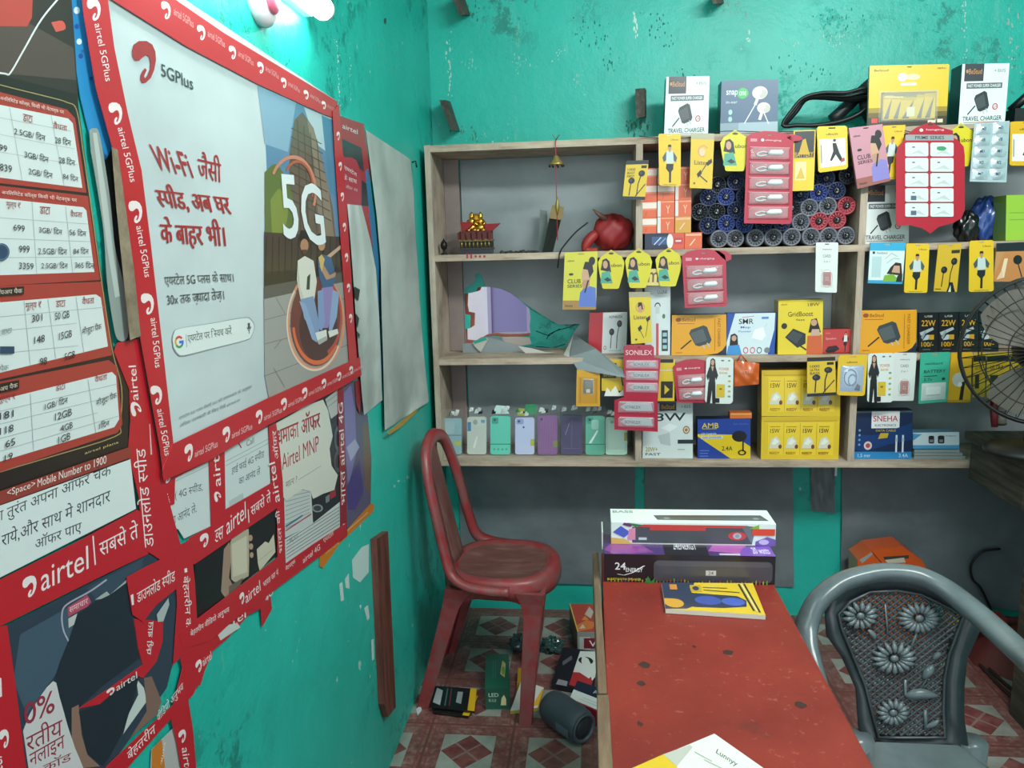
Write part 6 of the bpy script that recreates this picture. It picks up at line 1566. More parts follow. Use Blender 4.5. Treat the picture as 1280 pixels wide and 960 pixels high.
# black, white and red box leaning
P = [fl(704, 832) + Vector((0, 0, .07)), fl(748, 838) + Vector((0, 0, .07)), fl(742, 872) + Vector((0, 0, .022)), fl(690, 862) + Vector((0, 0, .022))]
mb = MB(); mb.prism(P, (0, 0, -.02), mat('1d1e26', .35, coat=.3)); A = Art(mb, quadmap(*P), .35, .3)
A.P('c9cac6', [(.42, .2), (.50, .95), (1, 1), (1, .35), (.9, .18)]).P('a52d30', [(.40, .05), (.44, .38), (.86, .42), (.95, .2), (.9, .0)]).E('24252b', .70, .72, .2, .10).P('5a5c66', [(.1, .6), (.3, .8), (.34, .7), (.14, .5)]).P('8a8a92', [(.1, .0), (.12, .14), (.36, .12), (.36, 0)])
tag(mb.build('printed_box'), 'black, white and red printed box leaning on the floor beside the table', 'box')
# navy and white box
P = [fl(722, 872) + Vector((0, 0, .06)), fl(768, 888) + Vector((0, 0, .06)), fl(774, 922) + Vector((0, 0, .055)), fl(712, 894) + Vector((0, 0, .055))]
mb = MB(); mb.prism(P, (0, 0, -.05), mat('c6cbc8', .35, coat=.3), mat('8f2430', .4)); A = Art(mb, quadmap(*P), .35, .3)
A.R('1d2438', 0, .52, 1, 1).R('8f2430', 0, 0, 1, .05); A.shape('9fa8b8', text('Alloy', True), (.45, .62), (.4, 0), (0, .22)); A.R('9fb0b0', .25, .30, .8, .33).R('9fb0b0', .2, .18, .6, .21)
tag(mb.build('printed_box'), 'navy and white box with a red edge on the floor behind the grey speaker', 'box')
# grey round speaker lying on the floor
c1 = fl(690, 902); c2_ = fl(722, 925); R_ = .052
d = (c2_ - c1); d.z = 0; L_ = .155; d.normalize()
M = Matrix.Translation(Vector((c1.x, c1.y, R_ + .001)) - d * .01) @ Vector((0, 0, 1)).rotation_difference(d).to_matrix().to_4x4()
sp_ = empty('round_speaker', (c1.x + d.x * L_ / 2, c1.y + d.y * L_ / 2, 0), 'slate-grey barrel-shaped portable speaker lying on the floor by the chair leg', 'speaker')
b = MB(); b.lathe([(.001, -.004), (.034, -.004), (.044, .002), (.050, .016), (R_, .04), (R_, .115), (.050, .138), (.045, .150), (.041, .154)], mat('3b434b', .55), 28, M); b.build('body', sp_)
b = MB(); b.lathe([(.041, .154), (.044, .158), (.041, .161), (.036, .158), (.034, .152), (.001, .150)], mat('4a525b', .35), 28, M); b.build('end_ring', sp_)
b = MB(); b.lathe([(.028, .151), (.024, .156), (.010, .158), (.001, .158)], mat('2b3138', .4), 24, M); b.build('diaphragm', sp_)
b = MB(); n1 = d.cross(Vector((0, 0, 1))).normalized()
if n1.y > 0: n1 = -n1
pp = Vector((c1.x, c1.y, R_)) + d * .10
def pan(u, v):
    a = -.35 + .55 * v; 
    return pp + d * (-.02 + .055 * u) + n1 * ((R_ + .001) * math.cos(a)) + Vector((0, 0, (R_ + .001) * math.sin(a)))
b.grid(pan, 6, 8, mat('57606a', .4)); b.build('control_panel', sp_)
# orange bag and small boxes against the back wall
b = MB()
Q = [(1072, 700), (1090, 688), (1128, 683), (1152, 700), (1160, 712), (1158, 800), (1072, 800)]
F_ = [U(x, y, 1, 2.72) for x, y in Q]
for p in F_[-2:]: p.z = .001
b.prism(F_, (0, .10, 0), mat('d2571f', .35, coat=.4))
A = Art(b, lambda x, y, d: U(x, y, 1, 2.72 - d), .35); A.P('3f4038', [(1104, 696), (1136, 694), (1136, 698), (1106, 701)]).P('c9bfa8', [(1106, 700), (1130, 697), (1132, 703), (1110, 704)]).P('8f9a9a', [(1074, 700), (1090, 690), (1092, 692), (1078, 704)]).L('7a2f14', [(1090, 690), (1104, 706)], 1.2)
tag(b.build('orange_bag'), 'orange carry bag standing on the floor against the tarpaulin behind the silver armchair', 'bag')
b = MB(); hc_ = U(1262, 800, 2, .05); hc_ = Vector((hc_.x + .03, 2.62, 0)); r = random.Random(8)
def heap(u, v):
    th = 2 * PI * u; R = 1 + .08 * math.sin(3 * th + 1) + .05 * math.sin(7 * th + 2)
    z = .135 * (1 - v ** 2.2) * (1 + .06 * math.sin(5 * th + 6 * v)) + .004
    return hc_ + Vector((.20 * R * v * math.cos(th), .17 * R * v * math.sin(th), z if v < .99 else .001))
b.grid(heap, 36, 12, mat('5a211f', .7)); tag(b.build('red_cloth'), 'heap of dark red cloth on the floor at the right behind the silver armchair', 'cloth')
for (x0, x1, y1, hh, col, lab) in ((1194, 1225, 739, .034, 'a5822f', 'small yellow box lying on the dark red cloth heap'), (1228, 1263, 738, .034, '7a2320', 'small dark red box lying on the dark red cloth heap')):
    a_ = U(x0, y1, 1, 2.58); c_ = U(x1, y1, 1, 2.58); z0 = .128
    b = MB(); b.box((a_.x, 2.58, z0), (c_.x, 2.64, z0 + hh), mat(col, .4)); b.box((a_.x + .012, 2.5794, z0 + .008), (c_.x - .012, 2.58, z0 + .026), mat('b59a4a', .4)); b.box((a_.x + .012, 2.582, z0 - .002), (c_.x - .012, 2.63, z0), mat(col, .4))
    tag(b.build('small_box'), lab, 'box')
b = MB(); b.tube(smoothc([U(x, y, 1, 2.872) for x, y in ((1250, 686), (1228, 690), (1214, 706), (1216, 724), (1226, 735), (1240, 765))], 5), .0045, mat('14181a', .5), 6); tag(b.build('black_cable'), 'thin black cable looped down the tarpaulin behind the small yellow box', 'cable')
for k, pts in enumerate((((1205, 800), (1240, 842), (1290, 885)), ((1222, 830), (1252, 862), (1300, 905)))):
    b = MB(); b.tube(smoothc([fl(x, y) + Vector((0, 0, .007)) for x, y in pts], 5), .006, mat('22201e', .6), 7); tag(b.build('floor_cable'), ['dark cable lying on the floor tiles, the one nearer the dark red cloth heap', 'dark cable lying on the floor tiles, the one nearer the silver armchair'][k], 'cable')

# ================================================================== papers and posters on the left wall
RED = 'b9202c'; WHT = 'd3d9d8'; INK = '23262b'
class Wall:
    """art drawn on the left wall plane, coordinates read off the photo"""
    def __init__(s, off, rough=.35, coat=.25):
        s.off = off; s.mb = MB(); s.A = Art(s.mb, lambda x, y, d: U(x, y, 0, XL + off + d * .36), rough, coat)
    def sheet(s, pts, col, th=None):
        t_ = s.off if th is None else th
        P = [U(x, y, 0, XL + s.off) for x, y in pts]
        s.mb.prism(P, (-min(t_, .0006), 0, 0), mat(col, s.A.rough, coat=s.A.coat) if isinstance(col, str) else col)
        return s
    def done(s, name, label=None, cat=None, parent=None, group=None): return tag(s.mb.build(name, parent), label, cat, group)
def cubic(pts, n=4): return [(p.x, p.y) for p in smoothc([(x, y, 0) for x, y in pts], n)]
def logo_run(A, p0, p1, n, h, txt='airtel 5GPlus', col='e6dcdc', rot=None, first=.0, frac=.32):
    """repeat of the curl mark and wordmark along a tape from p0 to p1; h = letter height vector in pixels at p0 and p1"""
    for k in range(n):
        a = (k + first) / n
        w0, w1 = a, a + .22 / n; t0, t1 = a + .30 / n, a + .86 / n
        L_ = lambda t: (p0[0] + (p1[0] - p0[0]) * t, p0[1] + (p1[1] - p0[1]) * t)
        Hh = lambda t: (h[0][0] + (h[1][0] - h[0][0]) * t, h[0][1] + (h[1][1] - h[0][1]) * t)
        b0, b1 = L_(w0), L_(w1); hh = Hh(a); 
        A.S3(col, (b0[0] - hh[0] * .35, b0[1] - hh[1] * .35), (b1[0] - hh[0] * .35, b1[1] - hh[1] * .35), (b0[0] + hh[0] * 1.35, b0[1] + hh[1] * 1.35))
        b0, b1 = L_(t0), L_(t1); A.T3(col, txt, b0, b1, (b0[0] + hh[0] * .9, b0[1] + hh[1] * .9))

# --- plain sheets beside the shelf -------------------------------------------
def hung(px_rows, base, amp, m, seed):
    """loose sheet: rows of left and right edge pixels, bulging off the wall"""
    rows_ = len(px_rows) - 1
    r = random.Random(seed); ph = [r.uniform(0, 6) for _ in range(5)]
    def fn(u, v):
        t = v * rows_; i = min(int(t), rows_ - 1); e = t - i
        (l0, r0), (l1, r1) = px_rows[i], px_rows[i + 1]
        xl = l0[0] + (l1[0] - l0[0]) * e; yl = l0[1] + (l1[1] - l0[1]) * e; xr = r0[0] + (r1[0] - r0[0]) * e; yr = r0[1] + (r1[1] - r0[1]) * e
        o_ = base + amp * (v ** 1.3) * (.5 + .5 * math.sin(u * 5 + ph[0] + v * 2)) + .0018 * math.sin(u * 11 + v * 6 + ph[1]) + .0016 * math.sin(v * 17 + ph[2])
        return U(xl + (xr - xl) * u, yl + (yr - yl) * u, 0, XL + max(o_, .0015))
    return MB().grid(fn, 14, 36, m)
M_PAPER = sheet_mat('stained_white_paper', '98a09c', 'b3bab6', 'c3c8c4', .55, 5, .35)
b = hung([((457, 162), (513, 199)), ((464, 215), (517, 240)), ((471, 270), (519, 290)), ((476, 330), (523, 345)), ((477, 390), (526, 400)), ((479, 450), (531, 455)), ((480, 500), (536, 502)), ((481, 538), (524, 510))], .004, .012, M_PAPER, 1)
q = b.slot(mat('b8923a', .7))
o = tag(b.build('hanging_sheet'), 'large blank stained white sheet hanging on the left wall nearest the shelf', 'sheet')
b = MB()
b.prism([U(x, y, 0, XL + .019) for x, y in ((484, 541), (500, 528), (521, 511), (521, 515), (502, 533), (487, 543))], (-.0006, 0, 0), mat('b08a35', .7)); b.build('rusty_edge', o)
p = U(515, 203, 0, XL + .006); b = MB(); b.tube([p, p + Vector((.012, .0, .004)), p + Vector((.014, .004, -.016))], .003, mat('17191a', .4), 6); b.build('binder_clip', o)
b = hung([((434, 255), (452, 257)), ((438, 300), (463, 300)), ((441, 340), (470, 338)), ((445, 400), (474, 396)), ((449, 450), (476, 448)), ((452, 490), (477, 480)), ((455, 519), (478, 500))], .0062, .004, M_PAPER, 2)
o = tag(b.build('hanging_sheet'), 'narrow blank white sheet with a ragged left edge beside the large blank sheet', 'sheet')
b = MB()
for pts in ([(443, 358), (450, 362), (448, 376), (444, 372)], [(445, 392), (449, 398), (447, 410), (445, 404)], [(446, 414), (450, 418), (449, 424)]): b.prism([U(x, y, 0, XL + .0125) for x, y in pts], (-.0005, 0, 0), mat('2b2f2e', .8))
b.build('torn_spots', o)
b = MB(); b.prism([U(x, y, 0, XL + .0022) for x, y in ((460, 210), (468, 270), (474, 330), (475, 400), (478, 470), (474, 480), (470, 400), (468, 330), (462, 270), (457, 215))], (-.001, 0, 0), mat('2f6f9a', .6)); tag(b.build('blue_strip'), 'thin blue paper strip showing between the two blank white sheets', 'strip')
# --- red notice behind them ---------------------------------------------------
w = Wall(.0016)
w.sheet([(420, 143), (455, 155), (462, 210), (465, 300), (462, 420), (462, 500), (452, 480), (446, 470), (440, 330), (426, 250)], 'a62633')
A = w.A
A.P('2b343b', [(425, 172), (452, 185), (455, 215), (426, 192)]).P('b03142', cubic([(427, 196), (445, 200), (452, 228), (450, 258), (430, 256)], 3)).P('1d2226', [(452, 225), (459, 230), (463, 258), (452, 257)])
A.T3('e9dcdc', 'airtel', (428, 160), (447, 168), (428, 154)); A.T3('e9dcdc', 'एयरटेल', (430, 212), (446, 222), (430, 205)); A.T3('e9dcdc', 'के साथ', (429, 224), (446, 230), (429, 217)); A.T3('d9b8bc', 'ऑफर अब', (432, 235), (447, 240), (432, 230))
w.done('notice', 'narrow red notice with white Hindi lettering right of the big white and red poster', 'notice')

# --- recharge price board -----------------------------------------------------
w = Wall(.0045)
board_px = [(-60, -40), (88, -20), (94, 60), (98, 132), (112, 240), (128, 350), (143, 440), (162, 487), (160, 545), (164, 562), (164, 575), (172, 640), (-60, 745)]
w.sheet(board_px, '2b2220')
A = w.A
A.P('3a2c2a', [(-60, -40), (88, -20), (94, 60), (97, 118), (-60, 80)]).P('55443f', [(-60, 30), (20, 20), (92, 60), (95, 100), (-60, 86)])
A.P('b3423c', [(-60, -40), (42, -40), (40, 22), (34, 33), (-60, 32)]).P('c9544a', cubic([(64, 28), (78, 26), (82, 36), (70, 40)], 3))
A.L('d9dada', cubic([(80, -10), (52, 24), (30, 62), (13, 91), (6, 92), (-20, 88)], 6), 2.2)
A.L('a08a5e', cubic([(-60, 88), (0, 106), (60, 121), (84, 128), (96, 138), (104, 190), (112, 245), (127, 352), (140, 436), (152, 484), (150, 530), (143, 546), (60, 572), (0, 590), (-60, 610)], 4), 1.3)
def panel(red, white):
    A.P('a63c34', red); A.P(WHT, white)
panel([(-60, 100), (0, 115), (84, 137), (94, 148), (108, 241), (0, 229), (-60, 222)], [(-60, 117), (0, 131), (85, 148), (91, 154), (103, 235), (0, 222), (-60, 214)])
panel([(-60, 226), (0, 232), (110, 245), (125, 350), (0, 357), (-60, 358)], [(-60, 243), (0, 248), (104, 259), (108, 263), (118, 340), (0, 344), (-60, 346)])
panel([(-60, 358), (0, 357), (126, 352), (140, 444), (0, 474), (-60, 486)], [(-60, 382), (0, 378), (120, 368), (126, 372), (135, 433), (0, 466), (-60, 478)])
panel([(-60, 490), (0, 477), (136, 450), (146, 458), (153, 530), (147, 541), (0, 590), (-60, 608)], [(-60, 512), (0, 500), (140, 465), (145, 470), (149, 524), (143, 534), (0, 577), (-60, 594)])
def tt(s, bl, br, tl, c=INK): A.T3(c, s, bl, br, tl)
GR = 'a9b0b0'
for a, b_ in (((0, 168), (93, 186)), ((0, 190), (97, 206)), ((12, 134), (28, 226)), ((64, 144), (80, 231)), ((0, 147), (89, 164)), ((0, 272), (110, 280)), ((0, 298), (113, 302)), ((0, 322), (116, 321)), ((40, 252), (46, 342)), ((82, 258), (91, 341)), ((0, 396), (130, 384)), ((0, 414), (96, 404)), ((0, 442), (98, 432)), ((30, 376), (38, 457)), ((60, 374), (70, 450)), ((95, 371), (105, 441)), ((0, 514), (146, 480)), ((0, 530), (122, 500)), ((0, 548), (122, 516)), ((0, 564), (148, 520)), ((38, 492), (42, 564)), ((110, 474), (120, 541))): A.L(GR, [a, b_], .6)
for s, bl, br, tl in (('डाटा', (29, 151), (41, 154), (29, 142)), ('वैधता', (67, 160), (84, 164), (67, 151)), ('मूल्य ₹', (8, 261), (26, 263), (8, 251)), ('डाटा', (50, 267), (63, 268), (50, 258)), ('वैधता', (88, 271), (103, 272), (88, 262)), ('मूल्य ₹', (32, 389), (52, 387), (32, 378)), ('डाटा', (70, 384), (82, 383), (70, 376)), ('वैधता', (103, 381), (118, 379), (103, 371)), ('मूल्य ₹', (-2, 506), (20, 501), (-2, 496)), ('डाटा', (70, 489), (82, 486), (70, 481)), ('वैधता', (119, 478), (134, 474), (119, 469))): tt(s, bl, br, tl, '9c3a3a')
for s, bl, br, tl in (('2.5GB/ ि~दन', (18, 168), (57, 177), (18, 158)), ('28 दिन', (69, 179), (89, 183), (69, 169)), ('3GB/ दिन', (31, 197), (61, 204), (31, 187)), ('28 दिन', (74, 204), (94, 208), (74, 194)), ('99', (-1, 188), (9, 190), (-1, 180)), ('839', (0, 213), (15, 216), (0, 204)), ('2GB/ दिन', (36, 218), (66, 224), (36, 208)), ('84 दिन', (79, 224), (98, 228), (79, 215)),
   ('699', (17, 288), (31, 290), (17, 280)), ('3GB/ दिन', (49, 291), (78, 294), (49, 282)), ('56 दिन', (87, 294), (108, 296), (87, 285)), ('999', (24, 316), (37, 316), (24, 307)), ('2.5GB/ दिन', (48, 318), (84, 319), (48, 308)), ('84 दिन', (92, 318), (111, 318), (92, 309)), ('3359', (24, 336), (42, 337), (24, 328)), ('2.5GB/ दिन', (52, 336), (85, 336), (52, 327)), ('365 दिन', (94, 335), (118, 336), (94, 326)),
   ('301', (40, 403), (53, 401), (40, 394)), ('50 GB', (69, 400), (87, 397), (69, 391)), ('148', (43, 430), (56, 427), (43, 421)), ('15GB', (74, 425), (90, 421), (74, 416)), ('98', (50, 457), (59, 455), (50, 448)), ('5GB', (81, 451), (94, 447), (81, 442)), ('मौजूदा पैक', (103, 421), (127, 414), (103, 409)),
   ('181', (0, 525), (17, 521), (0, 516)), ('1GB/ दिन', (56, 513), (85, 504), (56, 503)), ('118', (0, 544), (17, 539), (0, 535)), ('12GB', (69, 526), (90, 519), (69, 517)), ('65', (7, 560), (19, 556), (7, 551)), ('4GB', (76, 540), (91, 535), (76, 532)), ('19', (6, 577), (16, 573), (6, 569)), ('1GB', (73, 555), (88, 549), (73, 546)), ('मौजूदा पैक', (121, 510), (146, 500), (121, 498)), ('1दिन', (124, 537), (137, 532), (124, 528))):
    tt(s.replace('ि~दन', 'दिन'), bl, br, tl)
for s, bl, br, tl in (('अनलिमिटेड कॉल्स, किसी भी नेटवर्क पर', (0, 126), (80, 144), (0, 119)), ('अनलिमिटेड कॉल्स किसी भी नेटवर्क पर', (2, 244), (96, 254), (2, 237))): tt(s, bl, br, tl, 'e3cfc8')
A.P('2a1e1c', [(-30, 362), (30, 358), (30, 368), (-30, 372)]).P('2a1e1c', [(-30, 486), (24, 475), (24, 486), (-30, 497)]); tt('डाटा टॉपअप पैक', (-20, 370), (28, 366), (-20, 363), 'd9c9b8'); tt('टॉपअप पैक', (-10, 492), (22, 484), (-10, 485), 'd9c9b8')
A.E('2f4560', 2, 315, 10, 11, 20).ring('5f7a9a', 2, 315, 9, 10, .9, 20); A.R('2f4560', 0, 433, 18, 442); tt('डाटा', (2, 418), (15, 416), (2, 412), '6a6f72'); tt('पैक', (0, 464), (11, 462), (0, 456), '6a6f72')
A.P('8f3a32', [(-60, 634), (0, 614), (164, 558), (164, 572), (0, 631), (-60, 652)]); tt('airtel plans', (106, 569), (148, 555), (106, 565), 'c9b27a')
tt('<Space>', (9, 623), (44, 611), (9, 612), 'e3d9d2'); tt('Mobile Number to 1900', (47, 609), (133, 579), (47, 599), 'e3d9d2')
A.P(WHT, [(-60, 653), (0, 632), (163, 574), (170, 636), (0, 722), (-60, 748)])
tt('ा तुरंत अपना ऑफर चेक', (0, 656), (139, 598), (0, 634), '3a3f44'); tt('राये,और साथ मे शानदार', (2, 686), (138, 629), (2, 664), '3a3f44'); tt('ऑफर पाए', (44, 690), (102, 667), (44, 671), '3a3f44')
w.done('price_board', 'black-framed prepaid recharge price poster with red tables at the left edge of the photo', 'poster')

# --- grey pipe-like torn picture, blue strip and cardboard edge ----------------
w = Wall(.0028)
w.sheet([(80, -20), (108, -20), (112, 60), (122, 110), (136, 165), (140, 185), (132, 200), (112, 170), (100, 120)], '2a86c0')
A = w.A
for x, y, r, c_ in ((96, 13, 4, 'd9e6ea'), (99, 52, 3.4, 'd9e6ea'), (96, 33, 3, '2f4f9a'), (101, 70, 3, '2f4f9a'), (103, 64, 1.8, '2f5f9a'), (114, 98, 2.2, '1f4f8a')): A.E(c_, x, y, r, r * 1.15, 10)
w.done('blue_poster_strip', 'bright blue poster edge with white dots between the price board and the red tape', 'poster')
w = Wall(.0060)
w.sheet(cubic([(112, 163), (118, 160), (124, 166), (132, 210), (139, 260), (144, 310), (156, 360), (161, 402), (158, 424), (147, 424), (141, 400), (134, 350), (130, 290), (121, 230), (114, 190)], 4), '8f9893')
A = w.A; A.P('b6bdb9', [(116, 166), (121, 166), (134, 250), (142, 320), (150, 370), (144, 372), (134, 310), (124, 230)])
w.done('torn_grey_paper', 'long torn grey-white paper curl between the price board and the cardboard edge', 'paper')
w = Wall(.0022); w.sheet([(128, 180), (150, 190), (172, 424), (160, 426), (140, 300)], '1d2122'); w.done('gap_shade', 'dark sheet added for the shade in the gap beside the cardboard edge', 'paper')  # flat dark sheet that paints in the shade of the gap
t = NT('corrugated_cardboard'); M_CARD = t.out(t.ramp(t.noise(30, 4, .6), (.3, '6f5f4c'), (.7, '988770')), .85, t.noise(60, 4, .6), .3, .004)
w = Wall(.0140); w.sheet([(140, 184), (147, 187), (160, 280), (168, 340), (176, 420), (163, 425), (156, 360), (146, 260)], M_CARD, .004); w.done('cardboard_edge', 'worn brown cardboard edge sticking out beside the red tape of the big poster', 'cardboard')

M_POSTER = sheet_mat('creased_poster_paper', 'b7c1c3', 'bfc9cb', 'c5cfd1', .38, 7, .12)
# --- the big poster ------------------------------------------------------------
w = Wall(.0070)
w.sheet([(98, -45), (165, -45), (422, 127), (430, 240), (441, 456), (263, 575), (205, 600), (200, 560), (177, 431), (160, 330), (142, 190), (120, 110), (105, 20)], M_POSTER)
A = w.A
bg = w.done
pic = [(322, 107), (418, 150), (428, 300), (438, 453), (336, 497), (331, 470), (330, 300), (334, 225), (331, 146)]
poster = w.mb.build('wall_poster'); tag(poster, 'big white and red poster with a 5G picture under the tube light', 'poster')
w = Wall(.0076); w.sheet(pic, '5d83a3'); A = w.A
A.P('86a4bb', [(322, 107), (370, 128), (360, 190), (331, 180)]).P('b5c3cb', [(380, 134), (418, 150), (422, 200), (395, 180)]).P('4f7f9f', [(402, 144), (418, 151), (424, 250), (412, 240)])
A.P('6a5a4c', [(362, 190), (368, 150), (378, 140), (392, 160), (404, 205), (416, 260), (420, 300), (360, 300)]).P('8a7866', [(384, 150), (392, 160), (410, 230), (418, 300), (400, 300), (392, 200)])
for k in range(9): A.L('4a3d34', [(364 - .2 * k, 160 + 11 * k), (402 + 1.5 * k, 180 + 12 * k)], 1.1)
for k in range(4): A.L('4f4238', [(372 + 8 * k, 150 + 8 * k), (376 + 10 * k, 290)], .9)
A.P('5f6f3a', cubic([(331, 215), (344, 205), (356, 220), (366, 250), (362, 300), (331, 305)], 4)).P('7f8a3f', cubic([(338, 250), (350, 236), (360, 260), (354, 290), (340, 292)], 4))
A.P('463c34', [(330, 290), (425, 296), (428, 350), (330, 356)]).P('352e29', [(330, 340), (425, 334), (428, 352), (330, 358)])
for k in range(12): A.L('2b2521', [(333 + 8 * k, 296), (332 + 8 * k, 350)], 1.0)
A.P('5a5652', [(330, 358), (429, 340), (432, 352), (330, 374)]).P('9a9894', [(330, 374), (432, 352), (438, 453), (336, 497), (331, 470)])
for a, b_ in (((331, 400), (435, 372)), ((331, 430), (436, 402)), ((331, 470), (437, 430)), ((345, 372), (356, 392)), ((352, 424), (343, 436)), ((358, 400), (372, 424)), ((342, 460), (356, 484))): A.L('6f6c68', [a, b_], .8)
A.ring('c9826a', 366, 240, 30, 46, .9, 24, -2.6, .4).ring('b55a44', 372, 236, 20, 36, .9, 20, -2.4, .3)
A.ring('d98f6a', 395, 402, 36, 62, .93, 36, -1.0, 4.4); A.P('6f3a34', [(395 + 32 * math.cos(t_), 402 + 56 * math.sin(t_)) for t_ in [2 * PI * k / 28 for k in range(28)]]).P('4a2d2b', [(398 + 24 * math.cos(t_), 410 + 42 * math.sin(t_)) for t_ in [2 * PI * k / 24 for k in range(24)]]); A.ring('e0c9bc', 393, 404, 35, 60, .955, 36, .5, 3.9).ring('d8683c', 396, 402, 31, 54, .90, 30, .6, 3.0).ring('b54a3a', 400, 396, 28, 50, .9, 26, -1.2, 1.2)
A.P('c9a48f', [(402, 325), (436, 298), (436, 302), (404, 330)])
# two seated figures
A.P('26221f', [(374, 300), (376, 288), (386, 288), (387, 302)]).E('b07f62', 380.5, 307, 5.2, 8.5, 14).P('5a4034', [(377, 312), (384, 312), (382, 318), (379, 318)])
A.P('d6d3c8', [(372, 326), (381, 320), (392, 326), (396, 352), (393, 374), (377, 376), (374, 352)]).P('c5c2b6', [(372, 328), (374, 356), (380, 372), (376, 376), (371, 350)]).P('3b4a3a', [(384, 346), (388, 342), (387, 362), (383, 362)])
A.P('7f95b8', [(376, 374), (392, 370), (398, 400), (400, 424), (395, 428), (388, 408), (380, 398)]).P('8aa2c6', [(374, 376), (382, 380), (394, 416), (396, 428), (390, 424)])
A.P('1f1b1a', [(396, 302), (398, 292), (406, 292), (408, 306), (404, 316)]).E('b98a6c', 402, 306, 4.6, 7.5, 14)
A.P('3b5f86', [(397, 326), (404, 318), (414, 322), (420, 346), (416, 360), (404, 362), (399, 346)]).P('b98a6c', [(399, 332), (404, 330), (412, 344), (420, 340), (419, 346), (408, 350)]).P('d0b06a', [(398, 322), (402, 318), (406, 324), (402, 340)])
A.P('8f7fb6', [(402, 360), (416, 358), (419, 380), (410, 410), (404, 410)]).P('7f95c0', [(397, 364), (404, 362), (406, 404), (402, 414), (398, 410)]).P('8aa2c8', [(416, 362), (424, 366), (421, 396), (414, 416), (411, 412)])
A.P('dcdcd6', [(394, 416), (408, 412), (409, 424), (398, 430)]).P('dcdcd6', [(410, 414), (422, 411), (423, 417), (412, 422)]).P('a9aaa6', [(396, 426), (408, 420), (409, 425), (399, 431)])
A.T3('dfe6e8', '5', (355, 298), (375, 300), (349, 217), True); A.T3('dfe6e8', 'G', (380, 302), (408, 309), (373, 225), True)
w.done('street_picture', None, None, poster)
w = Wall(.0083); A = w.A; A.l = 0
A.S3('9c2b30', (165, 103), (195, 105), (165, 50)); A.T3('3f4246', '5GPlus', (202, 95), (242, 113), (201, 79), True)
w.done('brand_mark', None, None, poster)
w = Wall(.0083); A = w.A; A.l = 0
A.T3('a3282f', 'Wi-Fi', (197, 212), (243, 223), (186, 180), True); A.T3('a3282f', 'जैसी', (248, 222), (277, 229), (247, 188), True)
A.T3('a3282f', 'स~पीड, अब घर', (200, 262), (291, 272), (192, 228), True); A.T3('a3282f', 'के बाहर भी।', (203, 309), (283, 313), (199, 270), True)
w.done('headline', None, None, poster)
w = Wall(.0083); A = w.A; A.l = 0
A.T3('3f4548', 'एयरटेल 5G प~लस के साथ।', (207, 359), (293, 355), (205, 342)); A.T3('3f4548', '30x तक ज़~यादा तेज़।', (210, 384), (281, 377), (208, 366))
w.done('sub_headline', None, None, poster)
w = Wall(.0083); A = w.A; A.l = 0
Z5b = zc(130, 300, 3.2)
pill = cubic(Z5b((272, 400), (278, 372), (300, 353), (430, 332), (560, 309), (590, 318), (603, 345), (592, 382), (570, 400), (440, 434), (320, 464), (292, 456), (276, 430)), 4)
A.P('8f9899', pill)
cx = sum(p[0] for p in pill) / len(pill); cy = sum(p[1] for p in pill) / len(pill)
A.P('d6dedd', [(cx + (x - cx) * .982, cy + (y - cy) * .95) for x, y in pill])
for c_, a0, a1 in (('c9453a', -2.6, -.75), ('d9a52b', 2.45, 3.7), ('3a9a55', .75, 2.45), ('3f6fc9', 0.0, .75)): A.ring(c_, 224, 427.5, 5.6, 7.8, .62, 10, a0, a1)
A.P('3f6fc9', [(224, 426), (229.6, 425.2), (229.6, 429), (224, 429.4)]); A.L('8f9899', [(232.5, 418), (233.5, 434)], .7)
A.T3('3f4548', 'एयरटेल पर स~िवच करें'.replace('स~िवच', 'स~विच'), (235, 430), (290, 420), (234, 416))
A.P('4a5052', [(309.6, 404), (312.4, 403.4), (312.8, 411), (310, 411.6)]).L('4a5052', [(308.6, 409), (311.4, 414), (314, 408)], .8).L('4a5052', [(311.4, 413.6), (311.6, 417)], .8)
w.done('search_bar', None, None, poster)
w = Wall(.0083); A = w.A; A.l = 0
A.T3('7f8687', 'एयरटेल 5G प~लस सेवाएँ 5G की उपलब~धता के अनुसार', (224, 526), (315, 486), (224, 520)); A.T3('7f8687', 'अधिक जानकारी के लिए देखें airtel.in', (225, 535), (300, 502), (225, 529))
w.done('fine_print', None, None, poster)
BO = [.0090]
def border(pts, run=None, nm='border_tape'):
    BO[0] += .0006
    w_ = Wall(BO[0]); w_.sheet(pts, RED); 
    if run: run(w_.A)
    return w_.done(nm, None, None, poster)
def toprun(A):
    for k, (x, y, s_) in enumerate(((208, 12, 1.0), (252, 40, .86), (291, 65, .76), (326, 84, .66), (355, 103, .58), (383, 118, .52), (405, 131, .46))):
        A.S3('ead9d8', (x - 6 * s_, y + 10 * s_), (x + 6 * s_, y + 14 * s_), (x - 7 * s_, y - 12 * s_)); A.T3('d9a3a4', 'airtel 5GPlus', (x + 9 * s_, y + 6 * s_), (x + 34 * s_, y + 23 * s_), (x + 9 * s_, y - 4 * s_))
border([(120, -48), (188, -22), (280, 41), (422, 127), (422, 149), (405, 143), (322, 105), (233, 58), (150, 6), (110, -20)], toprun)
def leftrun(A):
    for (x, y, s_) in ((118, 12, 1.0), (145, 142, 1.0), (170, 265, 1.0), (185, 380, .95), (196, 494, .85)):
        A.S3('ead9d8', (x - 8 * s_, y + 13 * s_), (x + 9 * s_, y + 15 * s_), (x - 10 * s_, y - 15 * s_))
    for (x0, y0, x1, y1) in ((118, 30, 132, 102), (147, 160, 163, 228), (170, 283, 181, 347), (188, 398, 194, 460), (196, 512, 206, 570)):
        A.T3('ead9d8', 'airtel 5GPlus', (x0, y0), (x1, y1), (x0 + 8, y0 - 1.5))
